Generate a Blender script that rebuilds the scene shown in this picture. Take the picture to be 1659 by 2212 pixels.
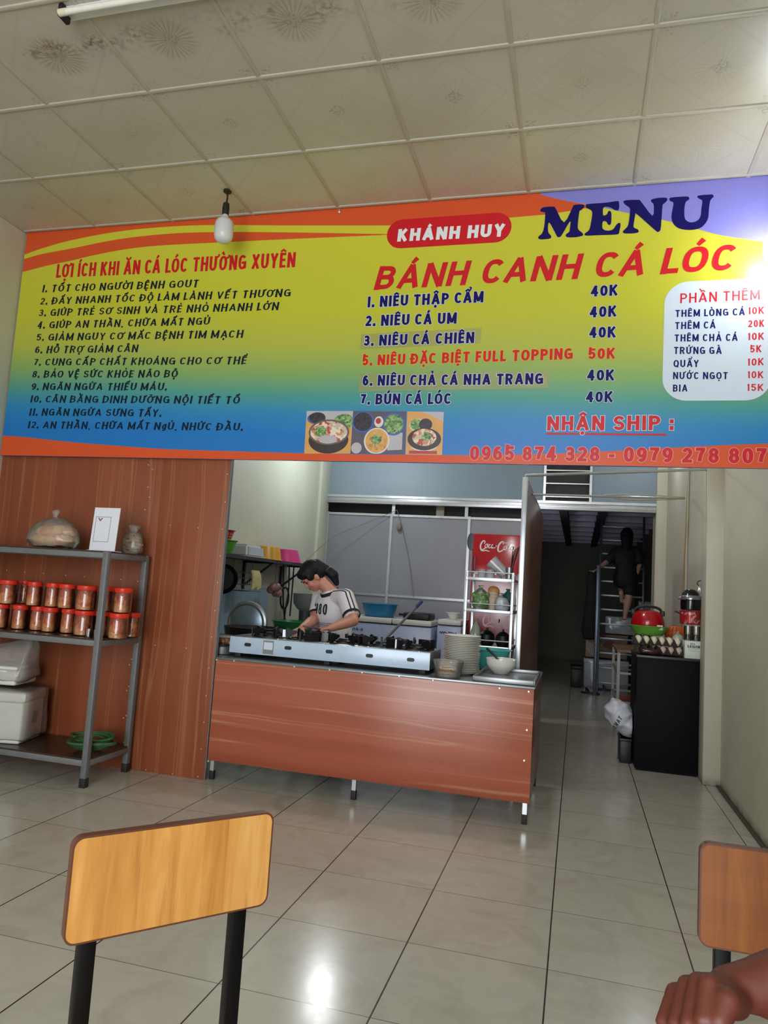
import bpy, bmesh, math, random, unicodedata
from mathutils import Vector, Matrix, Quaternion
from mathutils.bvhtree import BVHTree
PI = math.pi
for o in list(bpy.data.objects): bpy.data.objects.remove(o)
SC = bpy.context.scene
COL = SC.collection
random.seed(7)

# ------------------------------------------------------------------ camera, world, lights, exposure
cam_data = bpy.data.cameras.new('camera')
cam_data.sensor_fit = 'HORIZONTAL'; cam_data.sensor_width = 36.0
cam_data.lens = 1573.55 / 1659 * 36.0
cam_data.clip_start = 0.02
cam = bpy.data.objects.new('camera', cam_data); COL.objects.link(cam)
def cam_matrix(pitch, roll, yaw, loc):
    f = Vector((math.sin(yaw)*math.cos(pitch), math.cos(yaw)*math.cos(pitch), math.sin(pitch)))
    r0 = Vector((math.cos(yaw), -math.sin(yaw), 0)); u0 = r0.cross(f)
    rt = r0*math.cos(roll) + u0*math.sin(roll); up = -r0*math.sin(roll) + u0*math.cos(roll)
    m = Matrix((rt, up, -f)).transposed().to_4x4(); m.translation = Vector(loc); return m
cam.matrix_world = cam_matrix(0.1036731, 0.0640271, -0.2650661, (0, 0, 1.28))
SC.camera = cam

SC.view_settings.view_transform = 'Standard'; SC.view_settings.look = 'None'
SC.view_settings.gamma = 1.0; SC.view_settings.use_curve_mapping = False
SC.view_settings.exposure = 0.62
SC.cycles.use_denoising = True
SC.cycles.max_bounces = 8; SC.cycles.diffuse_bounces = 4; SC.cycles.glossy_bounces = 4
SC.cycles.transparent_max_bounces = 16
SC.cycles.sample_clamp_indirect = 6.0
SC.cycles.caustics_reflective = False; SC.cycles.caustics_refractive = False

w = bpy.data.worlds.new('world'); SC.world = w; w.use_nodes = True
bg = w.node_tree.nodes['Background']
bg.inputs[0].default_value = (0.80, 0.90, 1.0, 1); bg.inputs[1].default_value = 0.25

def light(name, kind, loc, power, color=(1, 1, 1), size=0.1, size_y=None, target=None):
    d = bpy.data.lights.new(name, kind); d.energy = power; d.color = color
    if kind == 'AREA':
        d.size = size
        if size_y: d.shape = 'RECTANGLE'; d.size_y = size_y
    else: d.shadow_soft_size = size
    o = bpy.data.objects.new(name, d); COL.objects.link(o); o.location = loc
    if target is not None:
        o.rotation_euler = (Vector(target) - Vector(loc)).to_track_quat('-Z', 'Y').to_euler()
    return o
# daylight that comes in through the open shop front behind the camera
light('daylight_shop_front', 'AREA', (-0.7, -2.9, 1.75), 182, (0.95, 0.98, 1.0), 3.3, 3.2, (-0.9, 4, 1.4))
# kitchen lamps hang above the banner's lower edge
light('kitchen_lamp', 'POINT', (-2.42, 7.6, 2.92), 26, (0.93, 0.97, 1.0), 0.09)
light('kitchen_lamp_counter', 'POINT', (-0.55, 5.35, 2.95), 26, (0.97, 0.98, 1.0), 0.09)
light('store_room_fill', 'POINT', (-0.75, 9.9, 1.95), 7.0, (0.95, 0.93, 1.0), 0.12)  # unseen fill light, added to lift the dark room's walls and joists
light('kitchen_lamp_side', 'POINT', (0.72, 7.9, 3.05), 8, (0.93, 0.97, 1.0), 0.08)

# ------------------------------------------------------------------ colour and material helpers
def lin(c):
    if isinstance(c, str):
        c = c.lstrip('#'); c = tuple(int(c[i:i+2], 16)/255 for i in (0, 2, 4))
    return tuple((x/12.92 if x <= 0.04045 else ((x+0.055)/1.055)**2.4) for x in c) + (1.0,)
MATS = {}
class NT:
    def __init__(s, name):
        s.m = bpy.data.materials.new(name); s.m.use_nodes = True
        s.t = s.m.node_tree; s.n = s.t.nodes; s.b = s.n['Principled BSDF']; s.out = s.n['Material Output']
    def new(s, typ, **kw):
        n = s.n.new(typ)
        for k, v in kw.items(): setattr(n, k, v)
        return n
    def put(s, sock, v):
        if hasattr(v, 'is_output'): s.t.links.new(v, sock)
        elif v is not None: sock.default_value = v
    def math(s, op, a, b=None, clamp=False):
        n = s.new('ShaderNodeMath', operation=op, use_clamp=clamp); s.put(n.inputs[0], a); s.put(n.inputs[1], b); return n.outputs[0]
    def coord(s, kind='Object'): return s.new('ShaderNodeTexCoord').outputs[kind]
    def mapping(s, vec, loc=(0, 0, 0), rot=(0, 0, 0), scale=(1, 1, 1)):
        n = s.new('ShaderNodeMapping'); s.put(n.inputs[0], vec)
        n.inputs[1].default_value = loc; n.inputs[2].default_value = rot; n.inputs[3].default_value = scale; return n.outputs[0]
    def sep(s, vec):
        n = s.new('ShaderNodeSeparateXYZ'); s.put(n.inputs[0], vec); return n.outputs
    def comb(s, x=0, y=0, z=0):
        n = s.new('ShaderNodeCombineXYZ'); s.put(n.inputs[0], x); s.put(n.inputs[1], y); s.put(n.inputs[2], z); return n.outputs[0]
    def noise(s, vec, scale=5, detail=3, rough=0.5, dist=0):
        n = s.new('ShaderNodeTexNoise'); s.put(n.inputs['Vector'], vec); n.inputs['Scale'].default_value = scale
        n.inputs['Detail'].default_value = detail; n.inputs['Roughness'].default_value = rough; n.inputs['Distortion'].default_value = dist
        return n.outputs['Fac']
    def voro(s, vec, scale=5, out='Distance', **kw):
        n = s.new('ShaderNodeTexVoronoi', **kw); s.put(n.inputs['Vector'], vec); n.inputs['Scale'].default_value = scale; return n.outputs[out]
    def ramp(s, fac, stops, interp='LINEAR'):
        n = s.new('ShaderNodeValToRGB'); n.color_ramp.interpolation = interp; e = n.color_ramp.elements
        while len(e) < len(stops): e.new(0.5)
        for k, (p, c) in enumerate(stops):
            e[k].position = p; e[k].color = lin(c) if isinstance(c, str) else (c, c, c, 1)
        s.put(n.inputs[0], fac); return n.outputs[0]
    def mix(s, fac, a, b, blend='MIX'):
        n = s.new('ShaderNodeMix', data_type='RGBA', blend_type=blend)
        s.put(n.inputs[0], fac)
        for i, v in ((6, a), (7, b)): s.put(n.inputs[i], lin(v) if isinstance(v, str) else v)
        return n.outputs[2]
    def bump(s, h, strength=0.3, dist=0.01):
        n = s.new('ShaderNodeBump'); n.inputs['Strength'].default_value = strength; n.inputs['Distance'].default_value = dist
        s.put(n.inputs['Height'], h); s.t.links.new(n.outputs[0], s.b.inputs['Normal'])
    def base(s, col=None, rough=0.5, metal=0.0, spec=None):
        if col is not None: s.put(s.b.inputs['Base Color'], lin(col) if isinstance(col, str) else col)
        s.put(s.b.inputs['Roughness'], rough); s.put(s.b.inputs['Metallic'], metal)
        if spec is not None: s.put(s.b.inputs['Specular IOR Level'], spec)
        return s.m
def mat(name, col, rough=0.5, metal=0.0, var=0.12, scale=14, spec=None, bump=0):
    """plain material with a little procedural mottling"""
    if name in MATS: return MATS[name]
    t = NT(name); v = t.coord()
    n = t.noise(v, scale, 3)
    c = lin(col); lo = tuple(x*(1-var) for x in c[:3])+(1,); hi = tuple(min(1, x*(1+var)) for x in c[:3])+(1,)
    m = t.base(t.mix(n, lo, hi), t.math('ADD', t.math('MULTIPLY', n, 0.16), max(0, rough-0.08)), metal, spec)
    if bump: t.bump(n, bump)
    MATS[name] = m; return m
def film(name, col, alpha=0.35, rough=0.12, scale=18):
    """thin clear plastic or glass: mostly see-through with glossy folds"""
    if name in MATS: return MATS[name]
    t = NT(name); n = t.noise(t.coord(), scale, 4, 0.6)
    t.base(col, rough, 0); t.bump(n, 0.5, 0.01)
    fr = t.new('ShaderNodeFresnel'); fr.inputs[0].default_value = 1.4
    mx = t.new('ShaderNodeMixShader'); tr = t.new('ShaderNodeBsdfTransparent'); gl = t.new('ShaderNodeBsdfGlossy'); gl.inputs['Roughness'].default_value = rough
    m2 = t.new('ShaderNodeMixShader'); t.put(mx.inputs[0], t.math('ADD', t.math('MULTIPLY', n, alpha), alpha*0.5, True)); t.t.links.new(tr.outputs[0], mx.inputs[1]); t.t.links.new(t.b.outputs[0], mx.inputs[2])
    t.put(m2.inputs[0], t.math('MULTIPLY', fr.outputs[0], 0.9, True)); t.t.links.new(mx.outputs[0], m2.inputs[1]); t.t.links.new(gl.outputs[0], m2.inputs[2]); t.t.links.new(m2.outputs[0], t.out.inputs[0])
    MATS[name] = t.m; return t.m
def emit(name, col, strength):
    t = NT(name); t.base(col, 0.4); t.put(t.b.inputs['Emission Color'], lin(col)); t.b.inputs['Emission Strength'].default_value = strength
    MATS[name] = t.m; return t.m

# ------------------------------------------------------------------ mesh helper
class G:
    """collects shapes into ONE mesh object; every shape takes a material slot m"""
    def __init__(s): s.bm = bmesh.new()
    def _mark(s, faces, m, smooth=True):
        for f in faces: f.material_index = m; f.smooth = smooth
    def box(s, lo, hi, m=0, bev=0.0, rot=None, seg=2):
        lo = Vector(lo); hi = Vector(hi); c = (lo+hi)/2; d = (hi-lo)/2
        vs = [s.bm.verts.new(Vector((x*d.x, y*d.y, z*d.z))) for x in (-1, 1) for y in (-1, 1) for z in (-1, 1)]
        F = [s.bm.faces.new([vs[i] for i in q]) for q in ((0,1,3,2),(4,6,7,5),(0,4,5,1),(2,3,7,6),(0,2,6,4),(1,5,7,3))]
        if bev > 0:
            es = list({e for f in F for e in f.edges})
            r = bmesh.ops.bevel(s.bm, geom=es, offset=min(bev, min(abs(d.x), abs(d.y), abs(d.z))*0.95), segments=seg, affect='EDGES', profile=0.5)
            F = list({f for v in r['verts'] for f in v.link_faces} | {f for f in F if f.is_valid})
            vs = list({v for f in F for v in f.verts})
        mt = Matrix.Translation(c)
        if rot is not None: mt = mt @ rot.to_4x4()
        for v in vs: v.co = mt @ v.co
        s._mark(F, m); return s
    def bar(s, p, q, a, b=None, m=0, bev=0.0, up=(0, 0, 1)):
        """square tube of section a x b from p to q"""
        p = Vector(p); q = Vector(q); b = b or a; d = q-p; L = d.length; z = d.normalized()
        u = Vector(up)
        if abs(z.dot(u)) > 0.99: u = Vector((0, 1, 0))
        x = u.cross(z).normalized(); y = z.cross(x)
        n0 = len(s.bm.verts); s.bm.verts.ensure_lookup_table()
        g = G(); g.box((-a/2, -b/2, 0), (a/2, b/2, L), m, bev)
        R = Matrix((x, y, z)).transposed().to_4x4(); R.translation = p
        s.join(g, R); return s
    def join(s, g, mtx=None):
        mp = {}
        for v in g.bm.verts: mp[v] = s.bm.verts.new(mtx @ v.co if mtx else v.co)
        for f in g.bm.faces:
            try: nf = s.bm.faces.new([mp[v] for v in f.verts]); nf.material_index = f.material_index; nf.smooth = f.smooth
            except ValueError: pass
        g.bm.free(); return s
    def tube(s, pts, r, m=0, n=8, cap=True, r2=None):
        pts = [Vector(p) for p in pts]; rings = []; N = len(pts)
        prev = None
        for i, p in enumerate(pts):
            t = (pts[min(i+1, N-1)] - pts[max(i-1, 0)]).normalized()
            if prev is None:
                u = Vector((0, 0, 1)) if abs(t.z) < 0.9 else Vector((1, 0, 0)); a = t.cross(u).normalized()
            else:
                a = (prev - t*prev.dot(t)).normalized()
            prev = a; b = t.cross(a)
            rr = r if not hasattr(r, '__len__') else r[i]
            if r2 is not None: rr = r + (r2-r)*i/(N-1)
            rings.append([s.bm.verts.new(p + a*rr*math.cos(2*PI*k/n) + b*rr*math.sin(2*PI*k/n)) for k in range(n)])
        F = []
        for i in range(N-1):
            for k in range(n):
                F.append(s.bm.faces.new((rings[i][k], rings[i][(k+1)%n], rings[i+1][(k+1)%n], rings[i+1][k])))
        if cap: F.append(s.bm.faces.new(rings[0][::-1])); F.append(s.bm.faces.new(rings[-1]))
        s._mark(F, m); return s
    def lathe(s, prof, c=(0, 0, 0), m=0, n=28, mtx=None, sx=1.0, sy=1.0, a0=0.0, a1=2*PI):
        """profile of (radius, height) turned round the z axis through c; (r, h, slot) sets a slot from there on"""
        c = Vector(c); full = abs(a1-a0-2*PI) < 1e-6; cnt = n if full else n+1
        rings = []
        for q in prof:
            r, h = q[0], q[1]
            if r < 1e-5: rings.append([s.bm.verts.new((0, 0, h))])
            else: rings.append([s.bm.verts.new((r*sx*math.cos(a0+(a1-a0)*k/n), r*sy*math.sin(a0+(a1-a0)*k/n), h)) for k in range(cnt)])
        cur = m
        for i in range(len(prof)-1):
            if len(prof[i]) > 2: cur = prof[i][2]
            A, B = rings[i], rings[i+1]; F = []
            for k in range(n):
                k2 = (k+1) % cnt
                try:
                    if len(A) == 1 and len(B) == 1: continue
                    if len(A) == 1: F.append(s.bm.faces.new((A[0], B[k2], B[k])))
                    elif len(B) == 1: F.append(s.bm.faces.new((A[k], A[k2], B[0])))
                    else: F.append(s.bm.faces.new((A[k], A[k2], B[k2], B[k])))
                except ValueError: pass
            s._mark(F, cur)
        M = Matrix.Translation(c) @ (mtx.to_4x4() if mtx else Matrix())
        for R in rings:
            for v in R: v.co = M @ v.co
        return s
    def cyl(s, p, q, r, r2=None, m=0, n=16):
        s.tube([p, q], r, m, n, True, r2 if r2 is not None else None); return s
    def ell(s, c, r, m=0, nu=16, nv=10, rot=None):
        if not hasattr(r, '__len__'): r = (r, r, r)
        prof = [(max(0, math.sin(PI*i/nv)), -math.cos(PI*i/nv)) for i in range(nv+1)]
        g = G(); g.lathe(prof, (0, 0, 0), m, nu)
        M = Matrix.Translation(Vector(c)) @ (rot.to_4x4() if rot else Matrix()) @ Matrix.Diagonal((*r, 1))
        s.join(g, M); return s
    def poly(s, pts, m=0):
        F = [s.bm.faces.new([s.bm.verts.new(p) for p in pts])]; s._mark(F, m, False); return s
    def flat(s, xz, y, m=0):
        """flat shape facing -Y, given as (x, z) outline"""
        a = sum(xz[i][0]*xz[(i+1) % len(xz)][1] - xz[(i+1) % len(xz)][0]*xz[i][1] for i in range(len(xz)))
        if a < 0: xz = xz[::-1]
        return s.poly([(x, y, z) for x, z in xz], m)
    def prism(s, pts, off, m=0):
        """outline of 3D points pushed along vector off"""
        off = Vector(off); A = [s.bm.verts.new(p) for p in pts]; B = [s.bm.verts.new(Vector(p)+off) for p in pts]; n = len(pts)
        F = [s.bm.faces.new(A[::-1]), s.bm.faces.new(B)]
        for i in range(n): F.append(s.bm.faces.new((A[i], A[(i+1) % n], B[(i+1) % n], B[i])))
        s._mark(F, m); return s
    def raw(s, vs, fs, m=0, smooth=True):
        V = [s.bm.verts.new(v) for v in vs]; F = []
        for f in fs:
            try: F.append(s.bm.faces.new([V[i] for i in f]))
            except ValueError: pass
        s._mark(F, m, smooth); return s
    def jitter(s, amt, seed=0, freq=8.0):
        from mathutils import noise
        for v in s.bm.verts:
            n = noise.noise_vector(v.co*freq + Vector((seed*3.1, seed*1.7, 0))); v.co += n*amt
        return s
    def build(s, name, mats, parent=None, loc=None, angle=35, recalc=True):
        if recalc: bmesh.ops.recalc_face_normals(s.bm, faces=s.bm.faces[:])
        me = bpy.data.meshes.new(name); s.bm.to_mesh(me); s.bm.free()
        for mm in (mats if isinstance(mats, (list, tuple)) else [mats]): me.materials.append(mm)
        me.set_sharp_from_angle(angle=math.radians(angle))
        o = bpy.data.objects.new(name, me); COL.objects.link(o)
        if parent: o.parent = parent
        if loc is not None: o.location = loc
        return o
def thing(name, label, cat, loc=(0, 0, 0), rz=0.0, group=None):
    o = bpy.data.objects.new(name, None); COL.objects.link(o); o.empty_display_size = 0.05
    o.location = loc; o.rotation_euler = (0, 0, rz)
    return tag(o, label, cat, group)
def tag(o, label, cat, group=None):
    o['label'] = label; o['category'] = cat
    if group: o['group'] = group
    return o
def struct(o): o['kind'] = 'structure'; return o
def dup(root, loc=None, rz=None, label=None, group=None):
    r = root.copy(); COL.objects.link(r)
    if loc is not None: r.location = loc
    if rz is not None: r.rotation_euler = (0, 0, rz)
    if label: r['label'] = label
    if group: r['group'] = group
    for ch in list(root.children):
        c = ch.copy(); COL.objects.link(c); c.parent = r
        for g in list(ch.children):
            d = g.copy(); COL.objects.link(d); d.parent = c
    return r
def lerp(a, b, t): return a + (b-a)*t
def arc(n, a0, a1): return [lerp(a0, a1, i/n) for i in range(n+1)]
def smooth_path(pts, k=6):
    """Catmull-Rom through the points"""
    P = [Vector(p) for p in pts]; out = []
    for i in range(len(P)-1):
        p0 = P[max(i-1, 0)]; p1 = P[i]; p2 = P[i+1]; p3 = P[min(i+2, len(P)-1)]
        for j in range(k):
            t = j/k
            out.append(0.5*((2*p1) + (p2-p0)*t + (2*p0-5*p1+4*p2-p3)*t*t + (3*p1-p0-3*p2+p3)*t**3))
    out.append(P[-1]); return out

# ------------------------------------------------------------------ lettering drawn stroke by stroke, with Vietnamese marks
def _arc(cx, cy, rx, ry, a0, a1, n=8, e=2.0):
    o = []
    for i in range(n+1):
        a = math.radians(lerp(a0, a1, i/n)); c, s_ = math.cos(a), math.sin(a)
        o.append((cx + rx*math.copysign(abs(c)**(2/e), c), cy + ry*math.copysign(abs(s_)**(2/e), s_)))
    return o
def lerp(a, b, t): return a + (b-a)*t
_L = lambda *p: list(p)
_bt = [(0, 1)] + _arc(.55, .765, .40, .235, 90, -90) + [(0, .53)]
_bb = [(0, .53)] + _arc(.6, .265, .40, .265, 90, -90) + [(0, 0)]
_S = _arc(.5, .755, .5, .245, 15, 90, 5) + _arc(.5, .755, .47, .245, 90, 270, 9)[1:] + _arc(.5, .255, .5, .255, 90, -90, 9)[1:] + _arc(.5, .255, .5, .255, -90, -168, 5)[1:]
SK = {  # relative width, strokes
 'A': (.74, [_L((0, 0), (.5, 1)), _L((1, 0), (.5, 1)), _L((.2, .27), (.8, .27))]),
 'B': (.62, [_L((0, 0), (0, 1)), _bt, _bb]),
 'C': (.64, [_arc(.5, .5, .5, .5, 38, 322, 20, 2.4)]),
 'D': (.66, [_L((0, 0), (0, 1)), [(0, 1)] + _arc(.4, .5, .6, .5, 90, -90, 12, 2.3) + [(0, 0)]]),
 'E': (.52, [_L((0, 0), (0, 1)), _L((0, 1), (1, 1)), _L((0, 0), (1, 0)), _L((0, .52), (.9, .52))]),
 'F': (.50, [_L((0, 0), (0, 1)), _L((0, 1), (1, 1)), _L((0, .5), (.88, .5))]),
 'G': (.67, [_arc(.5, .5, .5, .5, 40, 335, 20, 2.4), _L((1, .08), (1, .45)), _L((.58, .45), (1, .45))]),
 'H': (.64, [_L((0, 0), (0, 1)), _L((1, 0), (1, 1)), _L((0, .52), (1, .52))]),
 'I': (.0, [_L((.5, 0), (.5, 1))]),
 'K': (.64, [_L((0, 0), (0, 1)), _L((0, .36), (.96, 1)), _L((.33, .56), (1, 0))]),
 'L': (.50, [_L((0, 0), (0, 1)), _L((0, 0), (1, 0))]),
 'M': (.80, [_L((0, 0), (0, 1)), _L((1, 0), (1, 1)), _L((0, 1), (.5, .1)), _L((1, 1), (.5, .1))]),
 'N': (.66, [_L((0, 0), (0, 1)), _L((1, 0), (1, 1)), _L((0, 1), (1, 0))]),
 'O': (.68, [_arc(.5, .5, .5, .5, 0, 360, 28, 2.4)]),
 'P': (.60, [_L((0, 0), (0, 1)), [(0, 1)] + _arc(.55, .735, .45, .265, 90, -90) + [(0, .47)]]),
 'Q': (.68, [_arc(.5, .5, .5, .5, 0, 360, 28, 2.4), _L((.6, .25), (1, -.04))]),
 'R': (.64, [_L((0, 0), (0, 1)), [(0, 1)] + _arc(.55, .745, .41, .255, 90, -90) + [(0, .49)], _L((.5, .49), (1, 0))]),
 'S': (.60, [_S]),
 'T': (.60, [_L((.5, 0), (.5, 1)), _L((0, 1), (1, 1))]),
 'U': (.64, [[(0, 1), (0, .5)] + _arc(.5, .36, .5, .36, 180, 360, 12, 2.3) + [(1, .5), (1, 1)]]),
 'V': (.70, [_L((0, 1), (.5, 0)), _L((1, 1), (.5, 0))]),
 'X': (.68, [_L((0, 0), (1, 1)), _L((0, 1), (1, 0))]),
 'Y': (.68, [_L((0, 1), (.5, .45)), _L((1, 1), (.5, .45)), _L((.5, 0), (.5, .47))]),
 '0': (.54, [_arc(.5, .5, .5, .5, 0, 360, 26, 2.4)]),
 '1': (.26, [_L((.85, 0), (.85, 1)), _L((.85, .98), (0, .74))]),
 '2': (.54, [_arc(.5, .7, .5, .3, 165, -30, 10) + [(.0, .0)], _L((0, 0), (1, 0))]),
 '3': (.54, [_arc(.47, .76, .47, .24, 160, -90, 10) , _arc(.47, .265, .53, .265, 90, -165, 10), _L((.35, .525), (.5, .525))]),
 '4': (.58, [_L((.75, 0), (.75, 1)), _L((.72, .98), (0, .27)), _L((0, .27), (1, .27))]),
 '5': (.54, [_L((.12, 1), (.95, 1)), _L((.1, 1), (.04, .5)), [(.04, .5)] + _arc(.46, .31, .54, .31, 125, -160, 12)]),
 '6': (.54, [_arc(.5, .31, .5, .31, 0, 360, 18), [(.0, .33)] + _arc(.52, .5, .52, .5, 180, 50, 10)]),
 '7': (.52, [_L((0, 1), (1, 1)), [(1, 1), (.55, .5), (.35, 0)]]),
 '8': (.54, [_arc(.5, .76, .44, .24, 0, 360, 16), _arc(.5, .265, .5, .265, 0, 360, 18)]),
 '9': (.54, [_arc(.5, .69, .5, .31, 0, 360, 18), [(1.0, .67)] + _arc(.48, .5, .52, .5, 0, -130, 10)]),
 'g': (.46, [_arc(.5, .38, .5, .34, 0, 360, 16), [(1, .72), (1, 0)] + _arc(.5, -.02, .5, .24, 0, -150, 8)]),
 'a': (.44, [_arc(.5, .33, .5, .33, 0, 360, 14), _L((1, 0), (1, .68))]), 'i': (.0, [_L((.5, 0), (.5, .66)), _L((.5, .9), (.5, .94))]), 'k': (.44, [_L((0, 0), (0, 1)), _L((0, .25), (.9, .66)), _L((.3, .4), (1, 0))]),
 'n': (.42, [_L((0, 0), (0, .68)), [(0, .4)] + _arc(.5, .4, .5, .28, 180, 0, 8) + [(1, 0)]]), 's': (.4, [[(a, b*.68) for a, b in _S]]),
 '.': (.0, [_L((.5, -.01), (.5, .03))]), ',': (.02, [_L((.6, .04), (.1, -.16))]), ':': (.0, [_L((.5, .02), (.5, .06)), _L((.5, .60), (.5, .64))]), '-': (.34, [_L((0, .38), (1, .38))]),
}
def strip(pts, wd):
    vs = []; n = len(pts)
    for i, p in enumerate(pts):
        a = pts[max(i-1, 0)]; b = pts[min(i+1, n-1)]; dx, dy = b[0]-a[0], b[1]-a[1]; L = math.hypot(dx, dy) or 1
        w_ = (wd if not hasattr(wd, '__len__') else wd[i])/2
        vs += [(p[0]-dy/L*w_, p[1]+dx/L*w_), (p[0]+dy/L*w_, p[1]-dx/L*w_)]
    return vs, [(2*i, 2*i+1, 2*i+3, 2*i+2) for i in range(n-1)]
def disc(cx, cy, r, n=12): return [(cx+r*math.cos(2*PI*k/n), cy+r*math.sin(2*PI*k/n)) for k in range(n)], [tuple(range(n))]
def compose(text, wt, sx=1.0, shear=0.0, gap=0.16, contrast=0.85, grow=0.0, space=0.34):
    """verts, faces and total width, cap height 1; wt stroke weight, sx width factor of the letters"""
    V, F, x = [], [], 0.0; h = wt/2
    def add(vs, fs):
        b = len(V); k_ = (add.k % 7)*0.00011; add.k += 1
        V.extend((p[0]+shear*p[1], p[1], k_) for p in vs); F.extend([tuple(i+b for i in f) for f in fs])
    add.k = 0
    def stroke(pts, loop):
        q = []
        n = len(pts)
        for i, p in enumerate(pts):
            a = pts[max(i-1, 0)]; b = pts[min(i+1, n-1)]
            if loop and i in (0, n-1): a, b = pts[n-2], pts[1]
            dx, dy = b[0]-a[0], b[1]-a[1]; L = math.hypot(dx, dy) or 1
            wv = lerp(wt, wt*contrast, abs(dx)/L)/2 + grow
            q.append((p, dx/L, dy/L, wv))
        if not loop:                                   # square line ends
            for i, sg in ((0, -1), (n-1, 1)):
                p, dx, dy, wv = q[i]; e = grow
                if abs(dx) < .05 or abs(dy) < .05: e += min(wv, h) if True else 0
                q[i] = ((p[0]+sg*dx*e, p[1]+sg*dy*e), dx, dy, wv)
        vs = []
        for p, dx, dy, wv in q: vs += [(p[0]-dy*wv, p[1]+dx*wv), (p[0]+dy*wv, p[1]-dx*wv)]
        add(vs, [(2*i, 2*i+1, 2*i+3, 2*i+2) for i in range(n-1)])
    prev = ''
    for ch in text:
        if ch == ' ': x += space*sx; prev = ''; continue
        bar_ = ch == 'Đ'
        d = unicodedata.normalize('NFD', 'D' if bar_ else ch); b, marks = d[0], d[1:]
        if (prev and b) and ((prev in 'CLTVYFPKO' and b in 'AY') or (prev in 'AL' and b in 'CTVYO')): x -= 0.07*sx
        rw, sks = SK[b]; wd = max(rw*sx, 0) + (wt if rw < .05 else 0); wd = max(wd, wt)
        for sk in sks:
            diag = len(sk) == 2 and abs(sk[0][0]-sk[1][0]) > .02 and abs(sk[0][1]-sk[1][1]) > .02
            pts = [(x + h + u*(wd-wt), (v if diag else h*contrast + v*(1-wt*contrast))) for u, v in sk]
            stroke(pts, len(sk) > 12 and math.hypot(sk[0][0]-sk[-1][0], sk[0][1]-sk[-1][1]) < 1e-3)
        cx = x + wd/2; k = min(1.0, sx); top = 1.0 if b.isupper() else 0.72; mw = wt*0.8 + 2*grow
        if bar_: add(*strip([(x-0.10*k-grow, 0.5), (x+wt+0.14*k+grow, 0.5)], wt*0.75+2*grow))
        stacked = any(m in '\u0302\u0306' for m in marks)
        for m in marks:
            if m == '\u0302': add(*strip([(cx-0.2*k, top+0.07), (cx, top+0.22), (cx+0.2*k, top+0.07)], mw))
            elif m == '\u0306': add(*strip([(cx-0.2*k, top+0.26), (cx-0.13*k, top+0.13), (cx, top+0.08), (cx+0.13*k, top+0.13), (cx+0.2*k, top+0.26)], mw*.9))
            elif m == '\u0301':
                q = (0.2*k, 0.12) if stacked else (0, 0); add(*strip([(cx-0.05*k+q[0], top+0.06+q[1]), (cx+0.12*k+q[0], top+0.28+q[1])], [mw*0.8, mw*1.2]))
            elif m == '\u0300':
                q = (-0.2*k, 0.12) if stacked else (0, 0); add(*strip([(cx-0.12*k+q[0], top+0.28+q[1]), (cx+0.05*k+q[0], top+0.06+q[1])], [mw*1.2, mw*0.8]))
            elif m == '\u0309':
                q = (0.22*k, 0.1) if stacked else (0, 0)
                add(*strip([(cx-0.09*k+q[0], top+0.28+q[1]), (cx+q[0], top+0.33+q[1]), (cx+0.08*k+q[0], top+0.26+q[1]), (cx+0.02*k+q[0], top+0.17+q[1]), (cx+q[0], top+0.07+q[1])], mw*0.7))
            elif m == '\u0303':
                q = 0.17 if stacked else 0.0
                add(*strip([(cx-0.2*k, top+0.1+q), (cx-0.1*k, top+0.19+q), (cx+0.09*k, top+0.11+q), (cx+0.2*k, top+0.2+q)], mw*0.75))
            elif m == '\u0323': add(*disc(cx, -0.19, wt*0.55+grow))
            elif m == '\u031b':
                xr = x+wd; y0 = 0.84 if b == 'O' else 0.93
                add(*strip([(xr-0.12*k, y0), (xr+0.05*k, y0+0.02), (xr+0.13*k, y0+0.09), (xr+0.12*k, y0+0.22)], mw*0.85))
        x += wd + gap*sx + (0.09*k if '\u031b' in marks else 0); prev = b
    return V, F, x - gap*sx + shear*0.6
def lettering(name, text, fit, mat_, parent, y, wt=0.2, shear=0.0, outline=None, om=None, gap=0.2, contrast=0.85, frame=None):
    """text set between x0..x1 on baselines z0..z1 with cap height cap, printed on a face at depth y"""
    x0, z0, x1, z1, cap = fit
    g = G(); ms = [mat_]; goal = (x1-x0)/cap; sx = 1.0
    for _ in range(12):                                # letter width factor that fills the given length
        W = compose(text, wt, sx, shear, gap, contrast)[2]; sx *= 1 + (goal/W-1)*0.9
    def put(grow, yy, mi):
        V, F, W = compose(text, wt, sx, shear, gap, contrast, grow); vs = []
        for p in V:
            X = x0 + p[0]*cap; t = (X-x0)/(x1-x0); P = (X, yy-p[2], lerp(z0, z1, t) + p[1]*cap)
            vs.append(frame @ Vector(P) if frame else P)
        g.raw(vs, F, mi, False)
    if outline: ms = [mat_, om]; put(outline, y, 1); put(0, y-0.001, 0)
    else: put(0, y, 0)
    return g.build(name, ms, parent, recalc=False)

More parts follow.
